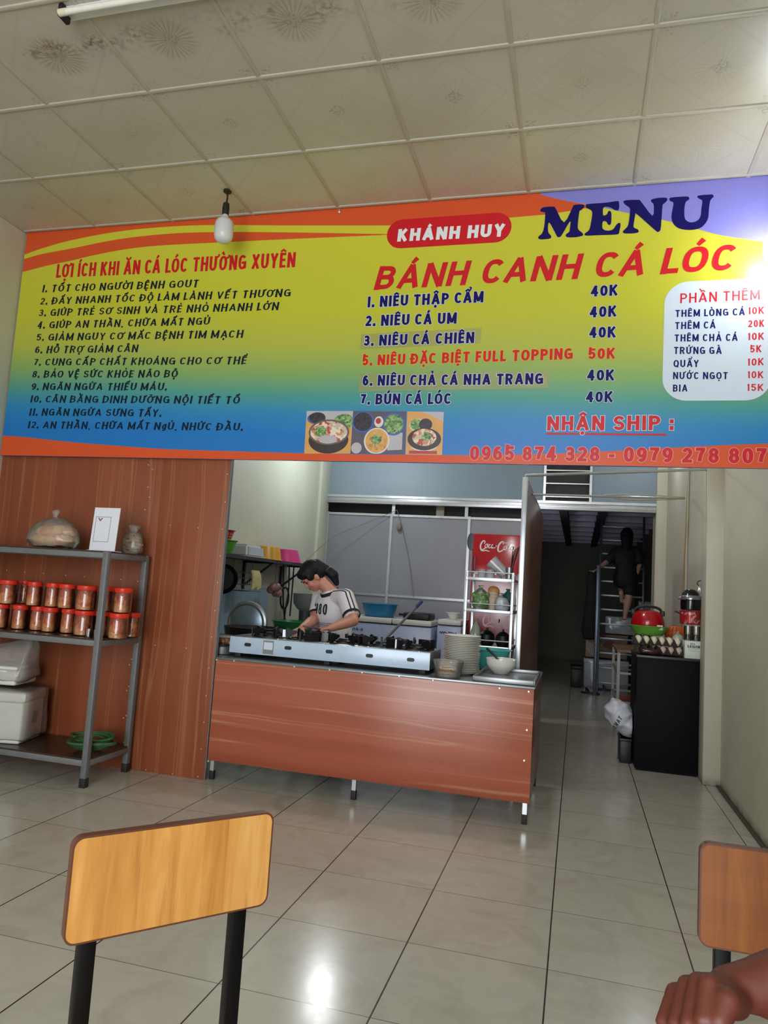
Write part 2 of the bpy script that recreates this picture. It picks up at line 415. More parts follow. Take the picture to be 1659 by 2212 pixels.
# ------------------------------------------------------------------ surface materials
def m_floor():
    t = NT('floor_tiles'); v = t.coord()
    p = t.mapping(v, loc=(0.057, -3.26, 0))
    x, y, _ = t.sep(p)
    fx = t.math('ABSOLUTE', t.math('SUBTRACT', t.math('FRACT', t.math('DIVIDE', x, 0.5)), 0.5))
    fy = t.math('ABSOLUTE', t.math('SUBTRACT', t.math('FRACT', t.math('DIVIDE', y, 0.5)), 0.5))
    gx = t.math('GREATER_THAN', fx, 0.4945); gy = t.math('MULTIPLY', t.math('GREATER_THAN', fy, 0.4965), 0.75)
    gr = t.math('MAXIMUM', gx, gy)
    tid = t.comb(t.math('FLOOR', t.math('DIVIDE', x, 0.5)), t.math('FLOOR', t.math('DIVIDE', y, 0.5)))
    wn = t.new('ShaderNodeTexWhiteNoise'); t.put(wn.inputs['Vector'], tid)
    vv = t.new('ShaderNodeVectorMath', operation='ADD'); t.put(vv.inputs[0], p); t.put(vv.inputs[1], wn.outputs['Color'])
    n1 = t.noise(vv.outputs[0], 3.2, 6, 0.6, 1.6)
    n2 = t.noise(vv.outputs[0], 22, 3, 0.6)
    c = t.ramp(n1, [(0.25, '#aaa699'), (0.47, '#b9b6ab'), (0.53, '#bebbb1'), (0.8, '#b3b0a5')])
    c = t.mix(t.math('MULTIPLY', n2, 0.2), c, '#a39f93')
    dirt = t.ramp(t.noise(v, 1.1, 4, 0.6), [(0.35, 0.0), (0.75, 0.4)])
    c = t.mix(dirt, c, '#a8a396')
    c = t.mix(gr, c, '#2f2a24')
    t.base(c, t.math('ADD', t.math('MULTIPLY', n2, 0.1), 0.13), 0, 0.5)
    t.bump(t.math('MULTIPLY', gr, -1.0), 0.3, 0.002)
    return t.m
def m_ceiling():
    t = NT('ceiling_panels'); v = t.coord(); x, y, _ = t.sep(v)
    P = 0.6155
    ux = t.math('SUBTRACT', t.math('FRACT', t.math('DIVIDE', t.math('ADD', x, 0.375+P*20), P)), 0.5)
    uy = t.math('SUBTRACT', t.math('FRACT', t.math('DIVIDE', t.math('SUBTRACT', y, 3.046-P*20), P)), 0.5)
    ax = t.math('ABSOLUTE', ux); ay = t.math('ABSOLUTE', uy)
    dia = t.math('ADD', ax, ay)
    band = t.math('LESS_THAN', t.math('ABSOLUTE', t.math('SUBTRACT', dia, 0.43)), 0.016)
    r = t.math('SQRT', t.math('ADD', t.math('MULTIPLY', ux, ux), t.math('MULTIPLY', uy, uy)))
    ang = t.math('ARCTAN2', uy, ux)
    rays = t.math('GREATER_THAN', t.math('SINE', t.math('MULTIPLY', ang, 22)), 0.80)
    rays = t.math('MULTIPLY', rays, t.math('MULTIPLY', t.math('LESS_THAN', r, 0.2), t.math('GREATER_THAN', r, 0.07)))
    fine = t.noise(v, 90, 2, 0.6)
    core = t.math('MULTIPLY', t.math('LESS_THAN', dia, 0.085), t.math('GREATER_THAN', fine, 0.5))
    # small printed marks in the panel corners
    cxm = t.math('LESS_THAN', t.math('ABSOLUTE', t.math('SUBTRACT', ax, 0.415)), 0.045)
    cym = t.math('LESS_THAN', t.math('ABSOLUTE', t.math('SUBTRACT', ay, 0.43)), 0.04)
    corner = t.math('MULTIPLY', t.math('MULTIPLY', cxm, cym), t.math('GREATER_THAN', t.noise(v, 75, 1, 0.5), 0.56))
    n = t.noise(v, 1.6, 4, 0.55)
    c = t.ramp(n, [(0.3, '#b4b0a2'), (0.7, '#c3bfb2')])
    c = t.mix(t.math('MULTIPLY', band, 0.22), c, '#a39f96')
    c = t.mix(t.math('MULTIPLY', rays, 0.2), c, '#8f8a80')
    fade = t.ramp(t.noise(v, 2.3, 2), [(0.35, 0.15), (0.65, 0.85)])
    c = t.mix(t.math('MULTIPLY', t.math('MAXIMUM', core, corner), t.math('MULTIPLY', fade, 0.55)), c, '#5f5a52')
    # brown damp stain along the old leak, darker where it reaches the panel flowers
    line = t.math('SUBTRACT', t.math('SUBTRACT', y, 2.735), t.math('MULTIPLY', x, 0.02))
    line = t.math('ADD', line, t.math('MULTIPLY', t.math('SUBTRACT', t.noise(v, 6, 3), 0.5), 0.16))
    near = t.ramp(t.math('ABSOLUTE', line), [(0.0, 1.0), (0.035, 0.55), (0.10, 0.0)])
    left = t.ramp(t.math('MULTIPLY', t.math('ADD', x, 3.6), 0.25), [(0.0, 0.6), (0.30, 1.0), (0.80, 0.7), (0.95, 0.0)])
    speck = t.ramp(t.noise(v, 38, 4, 0.7), [(0.45, 0.0), (0.62, 1.0)])
    blot = t.ramp(t.noise(v, 4.5, 2), [(0.42, 0.0), (0.6, 1.0)])
    st = t.math('MULTIPLY', t.math('MULTIPLY', near, left), t.math('MULTIPLY', speck, blot))
    c = t.mix(t.math('MULTIPLY', st, 0.95), c, '#5a4020')
    flower = t.math('MULTIPLY', t.ramp(r, [(0.0, 1.0), (0.16, 0.8), (0.24, 0.0)]), t.ramp(t.math('ABSOLUTE', t.math('SUBTRACT', y, 2.74)), [(0.1, 1.0), (0.3, 0.0)]))
    flower = t.math('MULTIPLY', flower, t.math('MULTIPLY', left, t.ramp(t.math('SINE', t.math('MULTIPLY', ang, 26)), [(0.0, 0.25), (1.0, 1.0)])))
    c = t.mix(t.math('MULTIPLY', flower, 0.65), c, '#7d6746')
    yel = t.ramp(t.noise(v, 0.7, 3), [(0.45, 0.0), (0.75, 0.4)])
    c = t.mix(yel, c, '#b5a88f')
    t.base(c, 0.34, 0, 0.4)
    return t.m
def m_wall(name, a, b, sc=1.3, rough=0.6):
    t = NT(name); v = t.coord()
    n = t.noise(v, sc, 5, 0.6); c = t.ramp(n, [(0.3, a), (0.72, b)])
    s = t.ramp(t.noise(v, 16, 4, 0.7), [(0.62, 0.0), (0.8, 0.35)])
    c = t.mix(s, c, '#8b8470')
    z = t.sep(v)[2]
    dirt = t.math('MULTIPLY', t.ramp(z, [(0.0, 1.0), (0.07, 0.0)]), t.ramp(t.noise(v, 9, 3), [(0.3, 0.2), (0.7, 0.9)]))
    c = t.mix(dirt, c, '#3c352a')
    t.base(c, rough); t.bump(n, 0.08, 0.01); return t.m
def m_wood_board(name, dark, mid, pale, horizontal=False, rough=0.3):
    """printed wood-grain board with streaks along one direction"""
    t = NT(name); v = t.coord()
    a = (0.28, 1, 9.0) if horizontal else (9.0, 1, 0.3)
    p = t.mapping(v, scale=a)
    wob = t.noise(v, 0.9, 2, 0.5)
    vv = t.new('ShaderNodeVectorMath', operation='ADD'); t.put(vv.inputs[0], p)
    k = t.math('MULTIPLY', wob, 0.7)
    t.put(vv.inputs[1], t.comb(0, 0, k) if horizontal else t.comb(k, 0, 0)); q = vv.outputs[0]
    n1 = t.noise(q, 0.9, 2, 0.5); n2 = t.noise(t.mapping(q, scale=(0.5, 1, 1) if horizontal else (1, 1, 0.5)), 2.6, 1.2, 0.4); n3 = t.noise(q, 9, 2, 0.6)
    c = t.ramp(n1, [(0.3, dark), (0.62, mid)])
    st = t.math('MULTIPLY', t.ramp(n2, [(0.555, 0.0), (0.595, 0.3), (0.615, 0.85), (0.645, 0.1), (1.0, 0.0)]), 0.55)
    c = t.mix(st, c, pale)
    c = t.mix(t.math('MULTIPLY', t.ramp(n3, [(0.35, 0.0), (0.75, 1.0)]), 0.3), c, dark)
    t.base(c, rough, 0, 0.5); return t.m
def m_banner():
    t = NT('banner_gradient'); v = t.coord(); x, y, z = t.sep(v)
    # vertical print: yellow, green, teal, blue; the blue starts higher on the left
    k = t.math('ADD', z, t.math('MULTIPLY', x, 0.028))
    k = t.math('DIVIDE', t.math('SUBTRACT', k, 2.05), 1.70, True)
    n = t.math('MULTIPLY', t.math('SUBTRACT', t.noise(v, 0.9, 1), 0.5), 0.05)
    c = t.ramp(t.math('ADD', k, n), [(0.07, '#1c76c4'), (0.155, '#2a86bd'), (0.235, '#4f9b8e'), (0.32, '#86ab62'), (0.42, '#b1b849'), (0.56, '#c2c336'), (0.85, '#cfcc3c')])
    t.base(c, 0.33, 0, 0.4); t.bump(t.noise(v, 2.2, 2), 0.05, 0.02); return t.m
M_FLOOR = m_floor(); M_CEIL = m_ceiling()
M_BATTEN = mat('ceiling_batten', '#b9b4a6', 0.5)
M_WALL = m_wall('cream_plaster', '#bab6a4', '#c8c4b3')
M_WALLK = m_wall('pale_green_plaster', '#b9c0ae', '#c6ccbb')
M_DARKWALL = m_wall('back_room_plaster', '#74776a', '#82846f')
M_PANEL = m_wood_board('wood_board_vertical', '#80432a', '#934f33', '#b98559')
M_FRONT = m_wood_board('wood_board_horizontal', '#964d38', '#ab5e46', '#cfa27a', True, 0.27)
M_DIV = m_wood_board('wood_board_divider', '#5c3a2c', '#744c3a', '#8d6a54', False, 0.25)
M_BANNER = m_banner()
M_SCREW = mat('screw_steel', '#d9d5cc', 0.25, 0.6)
M_STEEL = mat('brushed_steel', '#8e9194', 0.36, 0.85, 0.08, 8)
M_ALU = mat('bright_aluminium', '#c9ccd2', 0.32, 0.75, 0.08, 20)
M_GREY = mat('grey_painted_steel', '#75787b', 0.45, 0.3, 0.15, 25)
M_BLACK = mat('black_matte', '#131315', 0.5, 0)
M_IRON = mat('black_cast_iron', '#16161a', 0.45, 0.35, 0.3, 40)
M_RUBBER = mat('black_rubber', '#1d1c1b', 0.7)
M_WHITE = mat('white_plastic', '#dfe2e4', 0.35)
M_ENAMEL = mat('white_enamel', '#b9cde4', 0.25, 0.05, 0.05)
M_PORC = mat('white_porcelain', '#e6e4dc', 0.15, 0, 0.04)
M_FOAM = mat('white_foam', '#dcdcd4', 0.7, 0, 0.06, 60, None, 0.1)
M_GREYPANEL = m_wall('grey_sheet', '#83868f', '#90939c', 0.8, 0.28)
M_UPPANEL = m_wall('grey_blue_sheet', '#7d8f9f', '#8799a7', 0.6, 0.5)

# ------------------------------------------------------------------ setting
XL, XR, ZC, YS = -4.075, 1.045, 3.744, 4.30
KX, KY = -3.2, 8.9                     # kitchen side wall, kitchen back partition
RX = 0.95                              # face of the recessed right wall
g = G(); g.box((XL-0.2, -2.6, -0.1), (1.6, 16.6, 0.0)); struct(g.build('floor', M_FLOOR))
g = G(); g.box((XL-0.2, -2.6, ZC), (1.3, KY+0.1, ZC+0.1))
P = 0.6155
for i in range(-7, 4):
    x = -0.375 + i*P
    if XL < x < XR: g.box((x-0.012, -2.6, ZC-0.006), (x+0.012, YS+0.02, ZC+0.01), 1, 0.004)
for j in range(-9, 3):
    y = 3.046 + j*P
    if y < YS+0.03: g.box((XL, y-0.012, ZC-0.007), (XR, y+0.012, ZC+0.01), 1, 0.004)
struct(g.build('ceiling', [M_CEIL, M_BATTEN]))
g = G(); g.box((XL-0.15, -2.6, 0), (XL, YS+0.15, ZC)); struct(g.build('wall_left', M_WALL))
g = G(); g.box((XR, -2.6, 0), (XR+0.2, 6.13, ZC)); g.box((0.925, 5.93, 0), (XR+0.02, 6.13, ZC), 0, 0.006)
g.box((RX, 6.1, 0), (RX+0.25, KY+0.1, ZC)); g.box((0.838, KY-0.09, 0), (RX+0.05, KY+0.16, ZC), 0, 0.006)
struct(g.build('wall_right', M_WALL))
g = G(); g.box((KX-0.15, YS+0.16, 0), (KX, KY+0.1, ZC)); g.box((KX-0.02, KY-0.32, 0), (KX+0.035, KY, ZC), 0, 0.004)
struct(g.build('wall_kitchen', M_WALLK))
# wood board partition left of the counter, with its screw heads
g = G(); g.box((XL, 4.335, 0.0), (-2.75, 4.36, 2.30), 0, 0.002); g.box((-2.748, 4.332, 0.0), (-2.245, 4.36, 2.30), 0, 0.002)
g.box((-2.2445, 4.334, 0.0), (-2.2385, 4.364, 2.30), 3)
g.box((XL, 4.44, 0), (-2.62, 4.50, ZC), 2)
def screw(g, x, z, y, r=0.0052, m=1):
    g.lathe([(0, -0.003), (r*0.7, -0.0025), (r, 0.0), (r, 0.002)], (x, y, z), m, 8, Matrix.Rotation(-PI/2, 3, 'X'))
for px in ((-2.864, 4.33, 2.013), (-2.828, 4.33, 1.982), (-2.85, 4.33, 1.86), (-2.832, 4.33, 1.79), (-2.855, 4.33, 1.704), (-2.653, 4.33, 1.605), (-2.442, 4.33, 1.598), (-2.263, 4.33, 1.962), (-2.263, 4.33, 1.776), (-2.266, 4.33, 1.595),
           (-2.265, 4.33, 1.419), (-2.269, 4.33, 1.247), (-2.268, 4.33, 1.064), (-2.275, 4.33, 0.894), (-2.275, 4.33, 0.697), (-2.278, 4.33, 0.521), (-2.278, 4.33, 0.355), (-2.281, 4.33, 0.188), (-2.286, 4.33, 0.016), (-2.467, 4.33, 0.01),
           (-2.66, 4.33, 0.012), (-2.679, 4.33, 0.808), (-2.45, 4.33, 0.809), (-3.92, 4.33, 1.234), (-3.766, 4.33, 1.229), (-3.612, 4.33, 1.231), (-3.428, 4.33, 1.226), (-3.275, 4.33, 1.225), (-2.99, 4.33, 1.223), (-2.836, 4.33, 1.253), (-2.857, 4.33, 1.218),
           (-2.838, 4.33, 1.08), (-2.842, 4.33, 0.896), (-2.845, 4.33, 0.703), (-2.858, 4.33, 0.666), (-2.846, 4.33, 0.525), (-2.86, 4.33, 0.497), (-2.845, 4.33, 0.336), (-2.864, 4.33, 0.319), (-2.843, 4.33, 0.164), (-2.861, 4.33, 0.144)):
    screw(g, px[0], px[2], 4.3335)
struct(g.build('wall_front', [M_PANEL, M_SCREW, M_WALLK, M_GREY]))
# wall over the kitchen opening that carries the banner
g = G(); g.box((XL, 4.325, 2.28), (XR, 4.44, ZC)); struct(g.build('wall_top', M_WALL))
g = G(); g.box((XR-0.03, -2.6, 0.0), (XR-0.001, 5.93, 0.012), 0, 0.004); struct(g.build('baseboard_right', mat('floor_edge_grime', '#4b4338', 0.6)))

# kitchen back partition: grey sheets in an aluminium frame, beam, vent with black opening
zb = 2.34
g = G()
g.box((KX, KY, 0.0), (-0.46, KY+0.03, 2.215), 0)
for x in (KX+0.04, -2.31, -1.32, -0.475): g.box((x-0.016, KY-0.014, 0), (x+0.016, KY+0.002, 2.22), 1)
for z in (1.19, 2.20): g.box((KX, KY-0.016, z-0.014), (-0.46, KY+0.002, z+0.014), 1)
for x in (-2.29, -1.36): g.box((x-0.02, KY-0.012, 2.21), (x+0.02, KY+0.02, 2.40), 1)
struct(g.build('wall_back', [M_GREYPANEL, M_ALU]))
g = G()
g.box((KX, KY-0.005, zb+0.1), (-0.42, KY+0.03, ZC), 0); g.box((0.12, KY-0.005, zb+0.1), (0.85, KY+0.03, ZC), 0)
g.box((-0.43, KY-0.005, zb+0.55), (0.13, KY+0.03, ZC), 0)
for x in (0.105, -0.43): g.box((x-0.014, KY-0.018, zb+0.1), (x+0.014, KY+0.03, zb+0.56), 1)
for z in (zb+0.16, zb+0.32, zb+0.48): g.box((-0.43, KY+0.0, z-0.006), (0.11, KY+0.012, z+0.006), 1)
g.box((-0.5, KY+0.05, zb+0.10), (0.2, KY+0.06, zb+0.62), 2); g.box((KX-0.1, KY+0.2, 1.9), (-0.48, KY+0.22, 2.9), 2)  # black sheets added to stand in for the dark behind vent and gap
struct(g.build('wall_back_top', [M_UPPANEL, M_ALU, M_BLACK]))
g = G(); g.box((KX, KY-0.06, zb-0.005), (0.85, KY+0.03, zb+0.10), 0, 0.004); g.box((KX, KY-0.075, zb+0.07), (0.85, KY-0.06, zb+0.10), 0)
g.box((KX, KY-0.068, zb+0.03), (0.85, KY-0.058, zb+0.036), 0)
struct(g.build('beam', M_ALU))
# dark room beyond the opening
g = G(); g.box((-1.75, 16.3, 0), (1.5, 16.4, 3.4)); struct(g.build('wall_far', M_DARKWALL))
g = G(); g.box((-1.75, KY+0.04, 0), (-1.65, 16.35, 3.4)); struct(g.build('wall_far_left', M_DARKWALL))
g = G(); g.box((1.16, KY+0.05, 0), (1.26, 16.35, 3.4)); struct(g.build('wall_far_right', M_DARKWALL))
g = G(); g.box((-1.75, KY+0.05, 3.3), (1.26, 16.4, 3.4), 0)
y = KY+0.35
k = 0
while y < 16.2:
    zz = 2.62 - 0.005*k
    g.box((-1.66, y, zz), (1.17, y+0.80, zz+0.03), 2); g.box((-1.66, y-0.03, zz-0.085), (1.17, y+0.02, zz+0.03), 1)
    y += 0.85; k += 1
for x in (-0.28, 0.235): g.box((x, KY+0.3, 2.44), (x+0.11, 16.3, 2.66), 2)
struct(g.build('ceiling_back_room', [M_DARKWALL, mat('metal_deck', '#a9a5bb', 0.4, 0.2), mat('dark_joist', '#22222a', 0.6)]))
# frame of the opening on the right
g = G(); g.box((0.815, KY+0.02, 0), (0.838, KY+0.06, 2.36), 0, 0.004); struct(g.build('trim_1', mat('dull_frame', '#6a655c', 0.5, 0.2)))
# tall wood divider that runs back from the counter
g = G(); g.box((-0.41, 5.36, 0.0), (-0.386, 7.92, 2.145), 0, 0.002); g.box((-0.417, 5.335, 0.0), (-0.379, 5.365, 2.15), 1, 0.004)
g.box((-0.412, 5.36, 2.143), (-0.384, 7.92, 2.152), 1)
struct(g.build('wall_divider', [M_DIV, M_ALU]))

# ------------------------------------------------------------------ menu banner
BN = thing('menu_banner', 'wide yellow and blue printed menu banner hung under the ceiling over the kitchen opening', 'banner', (0, 0, 0))
g = G(); g.box((-4.062, YS, 2.056), (1.04, YS+0.022, 3.742)); g.build('banner_sheet', M_BANNER, BN)
M_ORANGE = mat('banner_orange', '#d8562c', 0.36, 0, 0.05, 3, 0.3); M_YEL = mat('banner_yellow', '#d2ca3c', 0.36, 0, 0.04, 3, 0.3)
M_LILAC = mat('banner_lilac', '#8583d2', 0.33, 0, 0.05, 3); M_RED = mat('banner_red', '#cc1c28', 0.36, 0, 0.05, 3, 0.3)
M_NAVY = mat('banner_navy', '#15105e', 0.4, 0, 0.06, 3, 0.15); M_INK = mat('banner_ink', '#14202e', 0.4, 0, 0.1, 3, 0.15)
M_PALE = mat('banner_pale', '#cfdcea', 0.33, 0, 0.04, 3); M_WHT = mat('banner_white', '#e9edf0', 0.33, 0, 0.03, 3)
def zcurve(pts, n=5): return [(p.x, p.y) for p in smooth_path([(a, b, 0) for a, b in pts], n)]
top = 3.7415
e1 = [(-4.07, 3.573), (-3.915, 3.611), (-3.664, 3.659), (-3.272, 3.699), (-2.887, 3.707), (-2.518, 3.694), (-1.984, 3.653), (-1.257, 3.601)]
e2 = [(-4.073, 3.538), (-3.91, 3.567), (-3.656, 3.595), (-3.265, 3.64), (-2.881, 3.654), (-2.513, 3.642), (-1.98, 3.604), (-1.253, 3.542)]
e3 = [(-4.072, 3.437), (-3.849, 3.475), (-3.645, 3.502), (-3.449, 3.533), (-3.158, 3.564), (-2.872, 3.571), (-2.505, 3.565), (-1.976, 3.555), (-1.253, 3.538)]
def fix(e): return [(-4.061, e[0][1])] + e[1:]
e1, e2, e3 = fix(e1), fix(e2), fix(e3)
g = G()
up = zcurve(e1) + [(-0.48, 3.597), (-0.282, 3.6), (-0.129, 3.612), (0.018, 3.63), (-0.151, 3.679), (-0.304, 3.73)]
g.flat(up + [((-0.305, 3.748)[0], top), (-4.061, top)], YS-0.0006, 0)
lo = zcurve(e2) + zcurve(e3)[::-1]; g.flat(lo, YS-0.0006, 0)
b = zcurve([(-4.061, (-4.066, 2.2)[1]), (-3.88, 2.192), (-3.474, 2.158), (-3.09, 2.136), (-2.721, 2.118), (-2.192, 2.109), (-1.711, 2.103), (-1.279, 2.101), (-0.811, 2.104), (-0.503, 2.109), (-0.023, 2.13), (0.454, 2.163), (0.742, 2.182), (1.039, (0.972, 2.197)[1])])
g.flat(b + [(1.039, 2.0565), (-4.061, 2.0565)], YS-0.0006, 0)
g.build('orange_swoosh', M_ORANGE, BN, recalc=False)
g = G()
li = zcurve([(-0.304, 3.73), (-0.151, 3.679), (0.018, 3.633), (0.181, 3.582), (0.404, 3.517), (0.576, 3.454), (0.727, 3.399), (1.039, (0.962, 3.326)[1])])
g.flat(li + [(1.039, top), ((-0.305, 3.748)[0], top)], YS-0.0008, 0); g.build('lilac_swoosh', M_LILAC, BN, recalc=False)
def rrect(x0, z0, x1, z1, r, n=8):
    o = []
    for cx, cz, a in ((x1-r, z1-r, 0), (x0+r, z1-r, PI/2), (x0+r, z0+r, PI), (x1-r, z0+r, 1.5*PI)):
        o += [(cx+r*math.cos(a+PI/2*i/n), cz+r*math.sin(a+PI/2*i/n)) for i in range(n+1)]
    return o
pa, pb = (-1.266, 3.539), (-0.472, 3.536)
pt, pl = (-0.867, 3.635), (-0.856, 3.441)
g = G(); g.flat(rrect(pa[0], pl[1], pb[0], pt[1], (pt[1]-pl[1])/2), YS-0.001, 0); g.build('red_pill', M_RED, BN, recalc=False)
qa, qb = (0.433, 2.435), (0.445, 3.135)
g = G(); g.flat(rrect((0.423, 2.777)[0], qa[1], 0.985, qb[1], 0.13), YS-0.001, 0); g.build('extras_panel', M_PALE, BN, recalc=False)
# clear tape stuck over two corrected dishes
g = G(); g.flat([(-1.394, 2.88), (-0.625, 2.899), (-0.626, 2.799), (-1.393, 2.78)], YS-0.0009, 0); g.flat([(-1.388, 2.619), (-0.211, 2.624), (-0.212, 2.517), (-1.386, 2.504)], YS-0.0009, 0)
g.build('clear_tape', film('tape_film', '#c9c37a', 0.4, 0.1, 6), BN, recalc=False)
LY = YS-0.0016
def TX(name, s, fit, m, **k): return lettering(name, s, fit, m, BN, LY, **k)
TX('heading_lettering', 'LỢI ÍCH KHI ĂN CÁ LÓC THƯỜNG XUYÊN', (-3.76, 3.378, -1.886, 3.356, 0.102), M_RED, wt=0.19, gap=0.12)
for s, f in (('1. TỐT CHO NGƯỜI BỆNH GOUT', (-3.87, 3.274, -2.587, 3.252, 0.05)), ('2. ĐẨY NHANH TỐC ĐỘ LÀM LÀNH VẾT THƯƠNG', (-3.874, 3.179, -1.9, 3.155, 0.049)),
             ('3. GIÚP TRẺ SƠ SINH VÀ TRẺ NHỎ NHANH LỚN', (-3.874, 3.091, -1.978, 3.066, 0.049)), ('4. GIÚP AN THẦN, CHỮA MẤT NGỦ', (-3.874, 2.998, -2.476, 2.981, 0.049)),
             ('5. GIẢM NGUY CƠ MẮC BỆNH TIM MẠCH', (-3.869, 2.906, -2.219, 2.883, 0.049)), ('6. HỖ TRỢ GIẢM CÂN', (-3.869, 2.812, -3.012, 2.802, 0.049)),
             ('7. CUNG CẤP CHẤT KHOÁNG CHO CƠ THỂ', (-3.868, 2.72, -2.176, 2.7, 0.048)), ('8. BẢO VỆ SỨC KHỎE NÃO BỘ', (-3.868, 2.63, -2.682, 2.616, 0.049)),
             ('9. NGĂN NGỪA THIẾU MÁU.', (-3.864, 2.539, -2.754, 2.526, 0.048)), ('10. CÂN BẰNG DINH DƯỠNG NỘI TIẾT TỐ', (-3.861, 2.447, -2.201, 2.43, 0.048)),
             ('11. NGĂN NGỪA SƯNG TẤY.', (-3.858, 2.351, -2.777, 2.343, 0.048)), ('12. AN THẦN, CHỮA MẤT NgỦ, NHỨC ĐẦU.', (-3.857, 2.258, -2.161, 2.249, 0.047))):
    TX('benefit_lettering', s, f, M_INK, wt=0.28, shear=0.12, gap=0.17, contrast=0.5)
TX('shop_name_lettering', 'KHÁNH HUY', (-1.195, 3.489, -0.509, 3.478, 0.08), M_WHT, wt=0.3, shear=0.06, gap=0.13)
TX('dish_heading_lettering', 'BÁNH CANH CÁ LÓC', (-1.331, 3.173, 0.804, 3.191, 0.152), M_RED, wt=0.23, shear=0.22, gap=0.12)
for s, f, mm in (('1. NIÊU THẬP CẨM', (-1.365, 3.057, -0.622, 3.06, 0.07), M_NAVY), ('2. NIÊU CÁ UM', (-1.37, 2.932, -0.781, 2.93, 0.07), M_NAVY), ('3. NIÊU CÁ CHIÊN', (-1.373, 2.802, -0.666, 2.803, 0.069), M_NAVY),
                 ('5. NIÊU ĐẶC BIỆT FULL TOPPING', (-1.372, 2.673, -0.077, 2.689, 0.067), M_RED), ('6. NIÊU CHẢ CÁ NHA TRANG', (-1.361, 2.542, -0.242, 2.539, 0.067), M_NAVY), ('7. BÚN CÁ LÓC', (-1.368, 2.42, -0.785, 2.421, 0.068), M_NAVY)):
    TX('dish_lettering', s, f, mm, wt=0.25, gap=0.13, outline=0.045, om=M_PALE if mm is M_NAVY else M_YEL)
for s, f, mm in (('40K', (0.011, 3.068, 0.167, 3.069, 0.065), M_NAVY), ('40K', (0.009, 2.94, 0.164, 2.941, 0.065), M_NAVY), ('40K', (0.011, 2.816, 0.164, 2.814, 0.065), M_NAVY), ('50K', (0.011, 2.687, 0.164, 2.687, 0.064), M_RED),
                 ('40K', (0.007, 2.558, 0.163, 2.557, 0.064), M_NAVY), ('40K', (0.005, 2.429, 0.159, 2.429, 0.063), M_NAVY)):
    TX('price_lettering', s, f, mm, wt=0.25, gap=0.13, outline=0.045, om=M_PALE if mm is M_NAVY else M_YEL)
TX('extras_heading_lettering', 'PHẦN THÊM', (0.508, 3.007, 0.923, 3.012, 0.057), M_RED, wt=0.16, gap=0.18)
for s, f, pz, f2 in (('THÊM LÒNG CÁ', (0.483, 2.926, 0.848, 2.923, 0.041), '10K', (0.865, 2.928, 0.946, 2.928, 0.04)), ('THÊM CÁ', (0.483, 2.854, 0.698, 2.852, 0.041), '20K', (0.865, 2.853, 0.947, 2.853, 0.04)),
                     ('THÊM CHẢ CÁ', (0.482, 2.781, 0.813, 2.776, 0.041), '10K', (0.865, 2.779, 0.947, 2.779, 0.04)), ('TRỨNG GÀ', (0.48, 2.708, 0.732, 2.702, 0.041), '5K', (0.877, 2.707, 0.935, 2.708, 0.04)),
                     ('QUẨY', (0.48, 2.631, 0.614, 2.629, 0.041), '10K', (0.865, 2.632, 0.947, 2.634, 0.04)), ('NƯỚC NGỌT', (0.479, 2.561, 0.765, 2.557, 0.04), '10K', (0.866, 2.561, 0.946, 2.56, 0.039)),
                     ('BIA', (0.48, 2.488, 0.557, 2.488, 0.04), '15K', (0.864, 2.489, 0.947, 2.488, 0.039))):
    TX('extras_lettering', s, f, M_NAVY, wt=0.2, gap=0.18); TX('extras_price_lettering', pz, f2, M_RED, wt=0.2, gap=0.18)
TX('delivery_lettering', 'NHẬN SHIP :', (-0.208, 2.26, 0.488, 2.266, 0.084), M_RED, wt=0.25, gap=0.14, outline=0.04, om=M_PALE)
g = G(); g.flat([(-0.212, 2.246), (0.452, 2.245), (0.452, 2.234), (-0.211, 2.235)], LY, 0); g.build('delivery_underline', M_RED, BN, recalc=False)
TX('phone_lettering', '0965 874 328 - 0979 278 807', (-0.655, 2.076, 0.966, 2.082, 0.086), M_RED, wt=0.25, gap=0.14, outline=0.035, om=mat('banner_pink', '#e79a92', 0.33))
